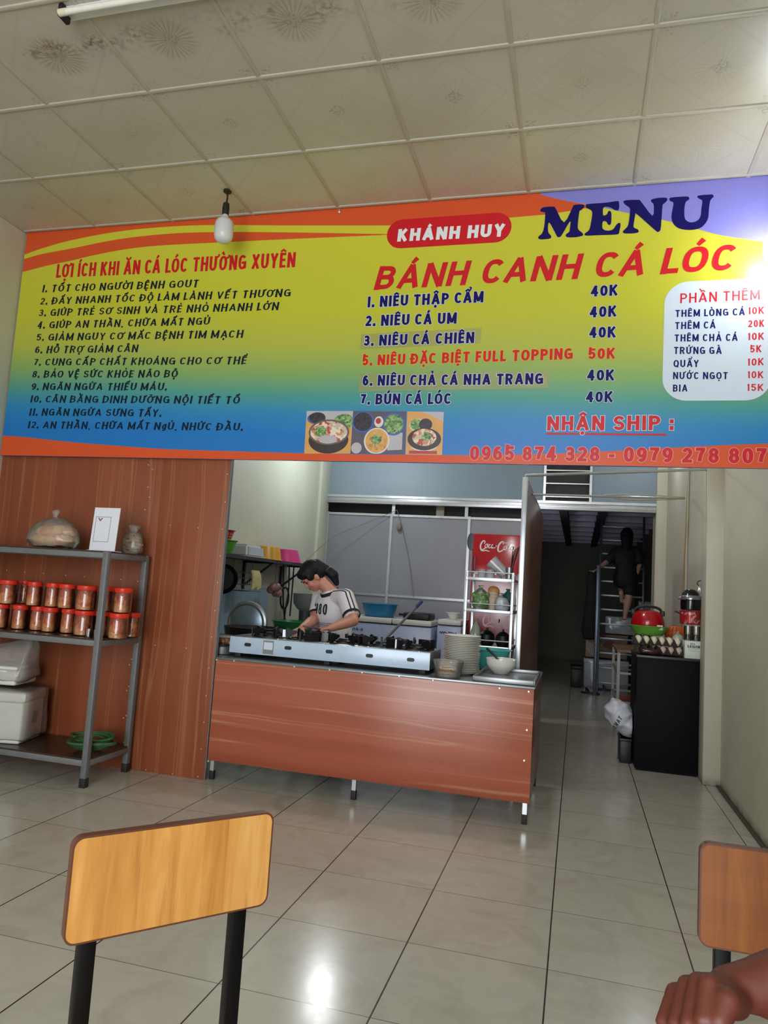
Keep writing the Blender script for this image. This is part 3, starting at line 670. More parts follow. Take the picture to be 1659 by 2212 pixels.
# MENU in fat soft-serif capitals, outlines in metres on the banner
g = G()
for ol in (
    [(-0.302, 3.635), (-0.283, 3.648), (-0.226, 3.647), (-0.209, 3.632), (-0.158, 3.542), (-0.111, 3.636), (-0.102, 3.648), (-0.052, 3.647), (-0.043, 3.632), (-0.06, 3.612), (-0.07, 3.605), (-0.076, 3.536), (-0.074, 3.494), (-0.048, 3.467), (-0.047, 3.45), (-0.09, 3.443), (-0.137, 3.447), (-0.145, 3.463), (-0.126, 3.48), (-0.123, 3.501), (-0.123, 3.546), (-0.17, 3.459), (-0.188, 3.451), (-0.198, 3.459), (-0.246, 3.548), (-0.25, 3.49), (-0.232, 3.463), (-0.234, 3.446), (-0.266, 3.442), (-0.301, 3.445), (-0.307, 3.461), (-0.286, 3.481), (-0.275, 3.524), (-0.272, 3.603), (-0.279, 3.616), (-0.299, 3.621)],
    [(-0.034, 3.639), (-0.022, 3.648), (0.078, 3.648), (0.147, 3.653), (0.156, 3.639), (0.157, 3.606), (0.149, 3.594), (0.132, 3.598), (0.108, 3.615), (0.069, 3.62), (0.068, 3.57), (0.089, 3.575), (0.096, 3.593), (0.108, 3.593), (0.115, 3.573), (0.115, 3.522), (0.109, 3.507), (0.096, 3.511), (0.088, 3.527), (0.068, 3.531), (0.066, 3.49), (0.089, 3.473), (0.124, 3.476), (0.146, 3.507), (0.161, 3.516), (0.169, 3.505), (0.164, 3.468), (0.159, 3.448), (0.136, 3.444), (0.037, 3.447), (-0.027, 3.449), (-0.034, 3.463), (-0.011, 3.483), (-0.001, 3.53), (0.004, 3.594), (-0.015, 3.615), (-0.031, 3.623)],
    [(0.179, 3.647), (0.194, 3.654), (0.262, 3.651), (0.28, 3.639), (0.345, 3.546), (0.351, 3.612), (0.337, 3.632), (0.338, 3.647), (0.376, 3.654), (0.419, 3.651), (0.424, 3.635), (0.408, 3.616), (0.4, 3.605), (0.396, 3.514), (0.392, 3.458), (0.381, 3.445), (0.364, 3.454), (0.259, 3.562), (0.25, 3.557), (0.243, 3.506), (0.244, 3.481), (0.267, 3.467), (0.27, 3.45), (0.239, 3.445), (0.194, 3.448), (0.182, 3.46), (0.198, 3.478), (0.212, 3.502), (0.219, 3.578), (0.216, 3.604), (0.189, 3.629)],
    [(0.436, 3.643), (0.449, 3.651), (0.521, 3.651), (0.541, 3.646), (0.544, 3.631), (0.527, 3.617), (0.52, 3.58), (0.521, 3.53), (0.53, 3.505), (0.557, 3.49), (0.59, 3.498), (0.607, 3.524), (0.611, 3.573), (0.615, 3.616), (0.599, 3.63), (0.587, 3.643), (0.598, 3.651), (0.642, 3.652), (0.669, 3.65), (0.675, 3.636), (0.659, 3.616), (0.652, 3.57), (0.649, 3.514), (0.634, 3.478), (0.602, 3.45), (0.547, 3.444), (0.492, 3.458), (0.46, 3.491), (0.45, 3.535), (0.458, 3.597), (0.457, 3.62), (0.44, 3.63)],
    ):
    g.flat([(p.x, p.y) for p in smooth_path([(a, b, 0) for a, b in ol + ol[:1]], 3)][:-1], LY, 0)
g.build('menu_lettering', M_NAVY, BN, recalc=False)
# the three printed dish photographs
def speckle(name, cols, scale):
    t = NT(name); v = t.coord(); d = t.voro(v, scale, 'Color'); s_ = t.sep(d)[0]; n = len(cols)
    t.base(t.ramp(s_, [(i/(n-1), c) for i, c in enumerate(cols)], 'CONSTANT' if n > 4 else 'LINEAR'), 0.33); return t.m
PM = [mat('photo_table', '#d9a25c', 0.33), mat('photo_clay', '#3a2e30', 0.33), mat('photo_rim', '#6a5a58', 0.33), speckle('photo_soup', ['#c9b9a4', '#c98a68', '#b4503c', '#e6d6c4', '#8f9a64'], 55),
      speckle('photo_greens', ['#2f5a34', '#6c9a58', '#a9c07f', '#3c6a3c'], 90), speckle('photo_dark', ['#2a2430', '#3f3640', '#241f28'], 80), mat('photo_steel', '#5b5364', 0.33), mat('photo_blue', '#3f66b0', 0.33),
      mat('photo_bowl', '#dcd6d0', 0.33), speckle('photo_broth', ['#d99a4e', '#e0ae6a', '#b5803c'], 60), mat('photo_pale', '#b9b4bc', 0.33), mat('photo_red', '#b03038', 0.33)]
def ring(cx, cz, rx, rz, n=28): return [(cx+rx*math.cos(2*PI*k/n), cz+rz*math.sin(2*PI*k/n)) for k in range(n)]
def px2(c, dx, dz): return (c[0]+dx, c[1]+dz)
def photo(name, quad, items):
    """items: (u, v, ru, rv, slot) ellipses in the photo's own frame, u right and v up"""
    (ax, az), (bx, bz), (cx_, cz_), (dx_, dz_) = quad
    def at(u, v): return (lerp(lerp(dx_, cx_, u), lerp(ax, bx, u), v), lerp(lerp(dz_, cz_, u), lerp(az, bz, u), v))
    g = G(); first = items[0][0]
    g.flat([at(0, 1), at(1, 1), at(1, 0), at(0, 0)], LY, first)
    for k, it in enumerate(items[1:]):
        if len(it) == 5:
            u, v, ru, rv, m = it; pts = [(u+ru*math.cos(2*PI*i/26), v+rv*math.sin(2*PI*i/26)) for i in range(26)]
        else: pts, m = it
        pts = [at(min(1, max(0, a)), min(1, max(0, b2))) for a, b2 in pts]
        g.flat(pts, LY-0.0004*(k+1)*0.7, m)
    g.build(name, PM, BN, recalc=False)
photo('dish_photo', ((-1.724, 2.379), (-1.411, 2.378), (-1.41, 2.105), (-1.72, 2.1)), [(0,), ([(0, .78), (1, .7), (1, 1), (0, 1)], 10), (.22, .82, .2, .13, 7), (.24, .84, .18, .13, 5), (.82, .75, .22, .18, 4), (.51, .32, .43, .32, 1), (.51, .50, .44, .30, 2), (.51, .50, .40, .26, 3), (.33, .52, .13, .12, 4), (.5, .33, .2, .1, 10)])
photo('dish_photo', ((-1.411, 2.378), (-1.065, 2.375), (-1.06, 2.107), (-1.41, 2.105)), [(6,), ([(.68, .08), (.95, .1), (.95, .5), (.7, .5)], 10), (.2, .74, .21, .25, 7), (.2, .75, .18, .22, 5), (.50, .75, .085, .13, 8), (.49, .77, .05, .07, 11), (.78, .7, .2, .27, 7), (.78, .7, .175, .23, 4), (.48, .3, .24, .31, 8), (.48, .3, .21, .28, 9), (.47, .33, .1, .12, 4), (.11, .13, .1, .13, 10)])
photo('dish_photo', ((-1.059, 2.375), (-0.829, 2.372), (-0.825, 2.104), (-1.054, 2.104)), [(0,), ([(.4, 1), (1, .78), (1, 1)], 10), (.3, .68, .22, .15, 8), (.26, .70, .16, .13, 4), (.52, .70, .18, .14, 5), (.5, .24, .38, .17, 8), (.5, .36, .46, .26, 1), (.5, .40, .33, .20, 3), (.56, .42, .13, .1, 4), ([(.1, .02), (.86, .02), (.86, .09), (.1, .09)], 11)])
g = G(); g.ell((-1.599, 4.29, 3.713), 0.010, 0, 8, 6); g.cyl((-1.598, 4.285, 3.73), (-1.603, 4.305, 3.709), 0.004, None, 0, 8); g.build('banner_hook', M_SCREW, BN)

# ------------------------------------------------------------------ lamps under the ceiling
def bulb_lamp(name, label, loc, mglass):
    r = thing(name, label, 'light bulb', loc)
    g = G(); g.cyl((0, 0, 0), (0, 0, -0.012), 0.026, None, 0, 16); g.tube([(0, 0, -0.01), (0.004, 0, -0.05), (0, 0, -0.10)], 0.006, 0, 8)
    g.lathe([(0.0, -0.085), (0.019, -0.088), (0.023, -0.12), (0.021, -0.165), (0.0, -0.166)], (0, 0, 0), 0, 16); g.build('lamp_holder', mat('black_lamp_holder', '#1c1714', 0.5), r)
    g = G(); g.lathe([(0.017, -0.165), (0.022, -0.175), (0.026, -0.185), (0.05, -0.205), (0.058, -0.222), (0.060, -0.245), (0.0605, -0.247), (0.060, -0.30), (0.054, -0.325), (0.04, -0.342), (0.02, -0.35), (0, -0.352)], (0, 0, 0), 0, 28)
    g.build('bulb', mglass, r)
    return r
bl = bulb_lamp('light_bulb', 'unlit white bulb hanging from the ceiling in front of the banner heading', (-2.255, 3.985, ZC), mat('opal_bulb', '#d3d6d8', 0.3, 0, 0.04))
bl2 = bulb_lamp('light_bulb', 'lit white bulb hanging at the banner end beside the right wall', (0.955, 4.10, ZC-0.26), emit('lit_bulb', '#eef2ff', 30))
g = G(); g.cyl((0, 0, 0.26), (0, 0, -0.005), 0.006, None, 0, 8); g.build('cord', M_BLACK, bl2)
light('bulb_light', 'POINT', (0.955, 4.10, ZC-0.53), 20, (0.93, 0.95, 1.0), 0.065)
g = thing('fluorescent_lamp', 'white tube lamp fixed to the ceiling, cut by the top edge of the picture', 'tube lamp', (-2.29, 2.475, ZC))
b = G(); b.box((0.01, -0.005, -0.035), (1.25, 0.045, 0.0), 0, 0.005); b.build('fixture', M_WHITE, g)
b = G(); b.box((0.0, -0.03, -0.065), (0.022, 0.03, -0.004), 0, 0.004); b.box((1.235, -0.03, -0.065), (1.257, 0.03, -0.004), 0, 0.004); b.build('lamp_socket', M_BLACK, g)
b = G(); b.cyl((0.015, -0.03, -0.055), (1.24, -0.03, -0.055), 0.014, None, 0, 14); b.cyl((0.012, -0.03, -0.055), (0.05, -0.03, -0.055), 0.0155, None, 1, 14); b.build('tube', [mat('white_tube', '#dcdad2', 0.25), mat('cream_cap', '#d9cdb8', 0.4)], g)
g = G(); g.tube(smooth_path([(-4.13, 4.2, 3.901), (-4.185, 4.2, 3.884), (-4.192, 4.2, 3.845), (-4.185, 4.24, 3.804)]), 0.005, 0, 6)
g.tube(smooth_path([(-4.213, 4.25, 3.819), (-4.175, 4.25, 3.664), (-4.129, 4.25, 3.517), (-4.096, 4.25, 3.458), (-4.107, 4.25, 3.416), (-4.17, 4.25, 3.455), (-4.175, 4.2, 3.468), (-4.179, 4.15, 3.473)]), 0.004, 1, 6)
g.tube(smooth_path([(-4.177, 4.18, 3.837), (-4.168, 4.2, 3.818), (-4.153, 4.22, 3.791)]), 0.008, 2, 6)
tag(g.build('loose_wire', [mat('tan_wire', '#a8906f', 0.5), mat('brown_wire', '#6e5a3c', 0.5), M_BLACK]), 'thin loose wires hanging in the corner left of the banner', 'wire')

# ------------------------------------------------------------------ counter with its steel top
CX0, CX1, CY0, CY1, CZ = -2.232, -0.222, 4.335, 5.30, 0.77
CT = thing('serving_counter', 'long low counter with reddish wood-grain front panel and steel top below the banner', 'counter', ((CX0+CX1)/2, 4.75, 0))
ox, oy = (CX0+CX1)/2, 4.75
g = G(); g.box((CX0-ox, CY0-oy, 0.125), (CX1-ox, CY0+0.018-oy, CZ-0.012), 0, 0.002)
for p in ((-2.227, 4.335, 0.753), (-2.103, 4.335, 0.758), (-1.691, 4.335, 0.757), (-1.459, 4.335, 0.758), (-1.25, 4.335, 0.76), (-1.018, 4.335, 0.759), (-0.811, 4.335, 0.754), (-0.418, 4.335, 0.746), (-0.252, 4.335, 0.743), (-0.253, 4.335, 0.528), (-0.261, 4.335, 0.358), (-2.224, 4.335, 0.119)):
    screw(g, p[0]-ox, p[2], CY0-oy-0.0015, 0.007)
g.build('front_panel', [M_FRONT, M_SCREW], CT)
g = G(); g.box((CX1-0.012-ox, CY0+0.02-oy, 0.13), (CX1-ox, CY1-oy, CZ-0.012), 0, 0.002); g.build('side_panel', M_DIV, CT)
g = G(); g.box((CX0-ox, CY0-0.004-oy, CZ-0.014), (CX1+0.006-ox, CY1-oy, CZ), 0, 0.003)
g.box((-2.44-ox, CY0+0.04-oy, CZ-0.014), (CX0+0.01-ox, CY1-oy, CZ), 0, 0.003); g.build('top', M_STEEL, CT)
g = G()
for x in (CX0+0.02, CX1-0.02): g.bar((x-ox, CY0+0.04-oy, 0.16), (x-ox, CY1-0.03-oy, 0.16), 0.025, 0.025)
g.bar((CX0-ox, CY1-0.03-oy, 0.16), (CX1-ox, CY1-0.03-oy, 0.16), 0.025, 0.025); g.bar((CX0-ox, CY0+0.04-oy, 0.16), (CX1-ox, CY0+0.04-oy, 0.16), 0.025, 0.025)
g.bar((CX0-ox, CY0+0.04-oy, CZ-0.03), (CX1-0.02-ox, CY0+0.04-oy, CZ-0.03), 0.025, 0.025); g.bar((CX0-ox, CY1-0.03-oy, CZ-0.03), (CX1-0.02-ox, CY1-0.03-oy, CZ-0.03), 0.025, 0.025)
g.build('frame', M_ALU, CT)
for x, y in ((-2.213, CY0+0.045), (-1.265, CY0+0.045), (CX1-0.027, CY0+0.045), (-2.213, CY1-0.03), (CX1-0.027, CY1-0.03)):
    g = G(); g.bar((x-ox, y-oy, 0.05), (x-ox, y-oy, CZ-0.02), 0.025, 0.025); lg = g.build('leg', M_ALU, CT)
    g = G(); g.bar((x-ox, y-oy, 0.0), (x-ox, y-oy, 0.055), 0.031, 0.031, 0, 0.003); g.build('rubber_foot', M_RUBBER, lg)

# ------------------------------------------------------------------ five-burner gas stove
SX0, SX1, SY0, SY1, SZ0, SZ1 = -2.195, -0.855, 4.44, 4.80, 0.797, 0.905
sx_, sy_ = (SX0+SX1)/2, (SY0+SY1)/2
ST = thing('gas_stove', 'long white gas stove with a row of black burners standing on the counter', 'stove', (sx_, sy_, CZ+0.001))
def s_(x, y, z): return (x-sx_, y-sy_, z-CZ)
g = G(); g.box(s_(SX0, SY0+0.004, SZ0), s_(SX1, SY1, SZ1), 0, 0.004); g.build('body', M_STEEL, ST)
fp = G(); fp.box(s_(SX0, SY0-0.004, SZ0), s_(SX1, SY0+0.004, SZ1-0.004), 0, 0.002)
for p in ((-2.153, 4.436, 0.891), (-1.859, 4.436, 0.904), (-1.542, 4.436, 0.906), (-1.251, 4.436, 0.907), (-0.926, 4.436, 0.903)): screw(fp, p[0]-sx_, p[2]-CZ, SY0-0.004-sy_, 0.005, 1)
fo = fp.build('front_plate', [M_ENAMEL, M_SCREW], ST)
for p in ((-2.066, 4.436, 0.855), (-1.784, 4.436, 0.857), (-1.504, 4.436, 0.857), (-1.239, 4.436, 0.854), (-0.975, 4.436, 0.852)):
    g = G(); x, z = p[0], p[2]; o_ = rrect(x-0.024, z-0.0115, x+0.024, z+0.0115, 0.011, 5)
    g.prism([s_(a, SY0-0.0048, b) for a, b in o_], (0, 0.002, 0)); kb = g.build('valve_slot', mat('dark_slot', '#0c0d14', 0.4), fo)
lp0, lp1 = (-1.957, 4.436, 0.807), (-1.884, 4.436, 0.893)
g = G(); g.box(s_(lp0[0], SY0-0.0055, lp0[2]), s_(lp1[0], SY0-0.003, lp1[2]), 0); g.box(s_(lp0[0]+0.006, SY0-0.0062, lp0[2]+0.028), s_(lp1[0]-0.006, SY0-0.005, lp1[2]-0.012), 1)
g.build('rating_plate', [M_STEEL, M_PALE], fo)
for x in (SX0+0.05, SX1-0.05, (SX0+SX1)/2):
    g = G(); g.box(s_(x-0.02, SY0+0.02, CZ), s_(x+0.02, SY0+0.06, SZ0), 0, 0.004); g.box(s_(x-0.02, SY1-0.06, CZ), s_(x+0.02, SY1-0.02, SZ0), 0, 0.004); g.build('stove_foot', M_RUBBER, ST)
def burner(cx, cy, rot, plates):
    b = G(); b.lathe([(0.0, 0.0), (0.055, 0.0), (0.055, 0.012), (0.04, 0.022), (0.036, 0.03), (0.02, 0.032), (0.0, 0.03)], s_(cx, cy, SZ1), 0, 20)
    b.lathe([(0.10, 0.0), (0.118, 0.0), (0.118, 0.006), (0.10, 0.006), (0.10, 0.0)], s_(cx, cy, SZ1), 0, 24)
    bo = b.build('burner', M_IRON, ST)
    t = G()
    for k in range(5):
        a = rot + k*2*PI/5; c, s = math.cos(a), math.sin(a)
        prof = [(0.05, 0.042), (0.118, 0.0), (0.128, 0.0), (0.132, 0.056), (0.115, 0.066), (0.09, 0.056), (0.06, 0.056)]
        pts = [Vector(s_(cx + r*c - 0.006*s, cy + r*s + 0.006*c, SZ1 + h)) for r, h in prof]
        t.prism(pts, (0.012*s, -0.012*c, 0))
    for k in plates:
        a = rot + (k+0.5)*2*PI/5; c, s = math.cos(a), math.sin(a); w2 = 0.052
        pts = [Vector(s_(cx + 0.122*c - q*s, cy + 0.122*s + q*c, SZ1 + h)) for q, h in ((-w2, 0.0), (w2, 0.0), (w2, 0.056), (-w2, 0.056))]
        t.prism(pts, (0.004*c, 0.004*s, 0))
    t.build('pan_support', M_IRON, bo)
    return bo
for i, (cx, pl) in enumerate(((-1.985, (2,)), (-1.745, (3, 4)), (-1.465, (3, 4)), (-1.215, (2, 3)), (-0.985, (3, 0)))):
    burner(cx, 4.615 + 0.01*(i % 2), 0.35 + i*0.7, pl)
g = G()
for x, y, r in ((-1.865, 4.60, 0.3), (-1.60, 4.60, -0.1), (-1.10, 4.56, 0.2)): g.box(s_(x-0.028, y-0.002, SZ1), s_(x+0.028, y+0.002, SZ1+0.055), 0, 0, Matrix.Rotation(r, 3, 'Z'))
g.build('wind_shield', M_STEEL, ST)

# ------------------------------------------------------------------ things on the counter
def wall_prof(r0, r1, h, t, foot=0.0):
    """open vessel: outside up, rim, inside down"""
    return [(0, foot), (r0*0.92, foot), (r0, foot+0.004)] + [(lerp(r0, r1, k), h*k) for k in (0.35, 0.7, 1.0)] + [(r1-t, h), (lerp(r0, r1, 0.7)-t, h*0.7), (lerp(r0, r1, 0.35)-t, h*0.35), (r0-t, t+foot), (0, t+foot)]
# plates: one plate copied up the stack
PC = (-0.703, 4.69, 0)
pl = G(); pl.lathe([(0, 0.0), (0.068, 0.0), (0.07, 0.003), (0.085, 0.006), (0.117, 0.0165), (0.119, 0.0185), (0.116, 0.0195), (0.086, 0.010), (0.07, 0.0065), (0, 0.006)], (0, 0, 0), 0, 40)
plate0 = pl.build('plate', M_PORC)
ords = ['lowest', 'second lowest', 'third lowest', 'fourth lowest', 'fifth lowest', 'sixth lowest', 'seventh lowest', 'eighth lowest', 'ninth lowest', 'tenth lowest', 'eleventh lowest', 'twelfth lowest']
N_PL = 22
for k in range(N_PL):
    o = plate0 if k == 0 else dup(plate0)
    o.location = (PC[0] + random.uniform(-.003, .003), PC[1] + random.uniform(-.003, .003), CZ + 0.0005 + k*0.0106)
    which = ords[k]+' plate' if k < 11 else (('topmost' if k == N_PL-1 else ['second', 'third', 'fourth', 'fifth', 'sixth', 'seventh', 'eighth', 'ninth', 'tenth', 'eleventh'][N_PL-2-k]+' from top')+' plate')
    tag(o, 'white porcelain plate in the tall stack on the counter, '+which, 'plate', 'white plates stacked on the counter')
c = (-0.75, 4.46, 0.769)
TB = thing('plastic_tub', 'clear plastic tub with brown lettering in front of the plate stack', 'tub', (-0.742, 4.445, CZ+0.001))
g = G(); g.lathe([(0, 0), (0.070, 0), (0.073, 0.004), (0.094, 0.092), (0.098, 0.096), (0.095, 0.098), (0.090, 0.09), (0.069, 0.006), (0, 0.004)], (0, 0, 0), 0, 32); g.build('tub_wall', film('clear_tub', '#d9d6cf', 0.22, 0.1, 8), TB)
g = G(); g.ell((0.0, 0, 0.036), (0.07, 0.07, 0.030), 0, 20, 10); g.jitter(0.006, 2, 40); g.build('contents', speckle('tub_food', ['#b79a76', '#d2b48c', '#a5835c'], 120), TB)
def on_cone(frame_c, r0, r1, h):
    pass
g = G()
def wrap(V, ang0, ang1, z0, cap, R, slope):
    Wd = max(v[0] for v in V)
    return [((R+slope*(z0+v[1]*cap))*math.sin(lerp(ang0, ang1, v[0]/Wd)), -(R+slope*(z0+v[1]*cap))*math.cos(lerp(ang0, ang1, v[0]/Wd)), z0+v[1]*cap) for v in V]
def scrawl(n, seed, amp=1.0):
    """an illegible line of pen-like marks, one unit high"""
    rr = random.Random(seed); V, F, x = [], [], 0.0
    for k in range(n):
        h = rr.uniform(0.55, 1.0)*amp; pts = [(x, 0.1), (x+0.12, h), (x+0.3, 0.25+rr.uniform(0, .3)), (x+0.42, h*0.8), (x+0.5, 0.0)]
        vs, fs = strip([(q.x, q.y) for q in smooth_path([(a, b, 0) for a, b in pts], 3)], 0.15); b_ = len(V); V += [(a, b, (k % 3)*0.0001) for a, b in vs]; F += [tuple(i+b_ for i in f) for f in fs]; x += 0.62
    return V, F, x
for n_, sd_, z0, cap, a in ((8, 1, 0.060, 0.007, .34), (11, 2, 0.034, 0.020, .72), (6, 3, 0.020, 0.006, .3)):
    V, F, W = scrawl(n_, sd_); g.raw(wrap(V, -a, a, z0, cap, 0.0745, 0.228), F, 0, False)
g.build('printed_lettering', mat('brown_print', '#7c5a1e', 0.5), TB, recalc=False)
c = (-0.503, 4.66, 0.811)
BW = thing('serving_bowl', 'white bowl holding a dark spoon, right of the plate stack', 'bowl', (-0.465, 4.85, CZ+0.008))
g = G(); g.lathe([(0, 0.0), (0.045, 0.0), (0.05, 0.006), (0.078, 0.03), (0.094, 0.062), (0.097, 0.092), (0.099, 0.094), (0.096, 0.096), (0.091, 0.065), (0.074, 0.034), (0, 0.016)], (0, 0, 0), 0, 36); g.build('bowl', M_PORC, BW)
g = G(); g.ell((0, 0, 0.07), (0.086, 0.086, 0.012), 0, 20, 8); g.jitter(0.004, 5, 50); g.build('contents', mat('pale_sauce', '#b8b4a2', 0.6), BW)
SP = thing('spoon', 'dark steel spoon leaning out of the white bowl', 'spoon', (-0.49, 4.85, CZ+0.075))
g = G(); d0 = Vector((0.03, 0, -0.01)); d1 = Vector((-0.075, 0.02, 0.085)); g.tube(smooth_path([d0, lerp(d0, d1, .5)+Vector((0, 0, .006)), d1]), [0.006 + 0.003*i/12 for i in range(13)], 0, 8); g.ell(d0, (0.022, 0.016, 0.007), 0, 14, 8); g.build('spoon', mat('dark_steel', '#26282c', 0.3, 0.6), SP)
c = (-0.489, 4.97, 0.809)
AB = thing('plastic_basin', 'aqua plastic basin behind the white bowl on the counter', 'basin', (-0.568, 5.155, CZ+0.001))
g = G(); g.lathe(wall_prof(0.10, 0.135, 0.135, 0.004), (0, 0, 0), 0, 40); g.lathe([(0.133, 0.128), (0.146, 0.131), (0.148, 0.136), (0.132, 0.137)], (0, 0, 0), 0, 40)
def translucent(name, col, tr=0.3, rough=0.3):
    t = NT(name); n = t.noise(t.coord(), 9, 2); t.base(t.mix(n, lin(col), tuple(x*.85 for x in lin(col)[:3])+(1,)), rough); t.b.inputs['Subsurface Weight'].default_value = tr; t.b.inputs['Subsurface Radius'].default_value = (.02, .02, .02); return t.m
g.build('basin', translucent('aqua_plastic', '#4fb7b4'), AB)
# steel tray at the counter's end
TR = thing('steel_tray', 'flat rectangular steel tray on the right end of the counter', 'tray', (-0.40, 4.68, CZ+0.001))
g = G(); g.box((-0.175, -0.31, 0.0), (0.175, 0.31, 0.006), 0, 0.002)
for a, b in (((-0.175, -0.31), (0.175, -0.31)), ((0.175, -0.31), (0.175, 0.31)), ((0.175, 0.31), (-0.175, 0.31)), ((-0.175, 0.31), (-0.175, -0.31))): g.bar((*a, 0.016), (*b, 0.016), 0.014, 0.03, 0, 0.005)
g.build('tray', M_STEEL, TR)
# steel bowl of braised food at the left end
c = (-2.283, 4.52, 0.786)
FB = thing('food_pan', 'steel pan of brown braised food left of the stove', 'pan', (-2.312, 4.56, CZ+0.001))
g = G(); g.lathe(wall_prof(0.10, 0.105, 0.055, 0.003), (0, 0, 0), 0, 30); g.lathe([(0.104, 0.052), (0.112, 0.055), (0.103, 0.057)], (0, 0, 0), 0, 30); g.build('pan', M_STEEL, FB)
g = G()
for k in range(16):
    a = k*2.4; r = 0.018*math.sqrt(k)*1.15; g.ell((r*math.cos(a), r*math.sin(a), 0.072 + 0.030*(1-r/0.1)), (0.03, 0.024, 0.02), 0, 10, 8, Matrix.Rotation(a, 3, 'Z'))
g.jitter(0.008, 3, 35); g.build('contents', speckle('braised_food', ['#6d4a30', '#94704c', '#b99a78', '#59402c'], 45), FB)
g = G(); g.lathe([(0.0, 0.13), (0.06, 0.128), (0.10, 0.118), (0.108, 0.115)], (0, 0, 0), 0, 30); g.build('lid', film('clear_lid', '#b4b4ac', 0.3, 0.1, 6), FB)
# big black pan, round steel lid standing up behind it
c = (-2.281, 4.98, 0.91)
BP = thing('wide_pan', 'wide black round pan behind the left end of the stove', 'pan', (c[0]-0.03, 5.03, CZ+0.001))
g = G(); g.lathe([(0, 0.0), (0.17, 0.0), (0.19, 0.02), (0.215, 0.155), (0.22, 0.16), (0.21, 0.162), (0.19, 0.10), (0, 0.095)], (0, 0, 0), 0, 40, None, 1.0, 0.9); g.build('pan', M_IRON, BP)
c = (-2.452, 5.17, 0.924)
LD = thing('round_lid', 'large round steel lid standing upright against the kitchen wall side', 'lid', (c[0]-0.03, 5.262, CZ+0.001))
R90 = Matrix.Rotation(PI/2, 3, 'X') 
tilt = Matrix.Rotation(math.radians(7), 3, 'Y') @ R90
g = G(); g.lathe([(0.0, 0.03), (0.06, 0.028), (0.125, 0.016), (0.140, 0.010), (0.140, 0.0), (0.133, 0.004), (0, 0.02)], (0, 0, 0.172), 0, 48, tilt); g.build('lid_plate', mat('hazy_steel', '#7f93a3', 0.35, 0.7), LD)
g = G()
ringp = [(Vector((0.150*math.cos(a), 0.0, 0.172 + 0.150*math.sin(a)))) for a in arc(48, 0, 2*PI)]
g.tube([Matrix.Rotation(math.radians(4), 3, 'Y') @ p for p in ringp], 0.020, 0, 8, False); g.build('rim', M_STEEL, LD)

# ------------------------------------------------------------------ grey storage rack on the left and what is on it
RX0, RX1, RY0, RY1 = -4.02, -2.755, 3.84, 4.29
RK = thing('storage_rack', 'grey steel storage rack with three shelves against the wood-grain wall', 'shelf rack', ((RX0+RX1)/2, (RY0+RY1)/2, 0))
rx, ry = (RX0+RX1)/2, (RY0+RY1)/2
for x in (RX0+0.018, RX1-0.018):
    for y in (RY0+0.018, RY1-0.018):
        g = G(); g.bar((x-rx, y-ry, 0.05), (x-rx, y-ry, 1.392), 0.036, 0.036, 0, 0.003); lg = g.build('post', M_GREY, RK)
        g = G(); g.bar((x-rx, y-ry, 0.0), (x-rx, y-ry, 0.055), 0.041, 0.041, 0, 0.004); g.build('rubber_foot', M_RUBBER, lg)
M_SHELF = mat('dark_shelf_board', '#3a2c25', 0.3, 0, 0.25, 12)
for z, nm in ((1.395, 'upper_shelf'), (0.865, 'middle_shelf'), (0.165, 'lower_shelf')):
    g = G(); g.box((RX0+0.004-rx, RY0+0.004-ry, z-0.008), (RX1-0.004-rx, RY1-0.004-ry, z), 0)
    zz = z-0.026
    for a, b in (((RX0+.01, RY0+0.018), (RX1-.01, RY0+0.018)), ((RX0+.01, RY1-0.018), (RX1-.01, RY1-0.018)), ((RX0+0.018, RY0+.01), (RX0+0.018, RY1-.01)), ((RX1-0.018, RY0+.01), (RX1-0.018, RY1-.01))):
        g.bar((a[0]-rx, a[1]-ry, zz), (b[0]-rx, b[1]-ry, zz), 0.034, 0.034, 1, 0.002)
    g.build(nm, [M_SHELF, M_GREY], RK)
# jars of pickles
def m_pickle(name, seed):
    t = NT(name); v = t.mapping(t.coord(), loc=(seed*3.3, seed*1.7, seed))
    n = t.noise(v, 22, 4, 0.65, 0.8); n2 = t.noise(v, 60, 3, 0.6)
    h = t.math('SUBTRACT', t.math('MULTIPLY', t.sep(t.coord())[2], 3.4), 0.13)
    c = t.ramp(t.math('SUBTRACT', n, h), [(0.30, '#8a1d0e'), (0.42, '#b93a16'), (0.52, '#d07a45'), (0.72, '#e0ad7c')]); c = t.mix(t.math('MULTIPLY', n2, 0.35), c, '#d29a68')
    t.base(c, 0.35); t.bump(n, 0.5, 0.01); return t.m
PICK = [m_pickle('pickle_%s' % n, i) for i, n in enumerate(('amber', 'pale', 'red', 'mixed'))]
def m_glass(name):
    t = NT(name); fr = t.new('ShaderNodeFresnel'); fr.inputs[0].default_value = 1.5; n = t.noise(t.coord(), 3, 1)
    tr = t.new('ShaderNodeBsdfTransparent'); gl = t.new('ShaderNodeBsdfGlossy'); gl.inputs['Roughness'].default_value = 0.03; mx = t.new('ShaderNodeMixShader')
    t.put(mx.inputs[0], t.math('ADD', t.math('MULTIPLY', fr.outputs[0], 1.2), t.math('MULTIPLY', n, 0.05), True)); t.t.links.new(tr.outputs[0], mx.inputs[1]); t.t.links.new(gl.outputs[0], mx.inputs[2]); t.t.links.new(mx.outputs[0], t.out.inputs[0]); return t.m
M_GLASS = m_glass('clear_glass'); M_LIDRED = mat('red_plastic_lid', '#d8301c', 0.35, 0, 0.06)
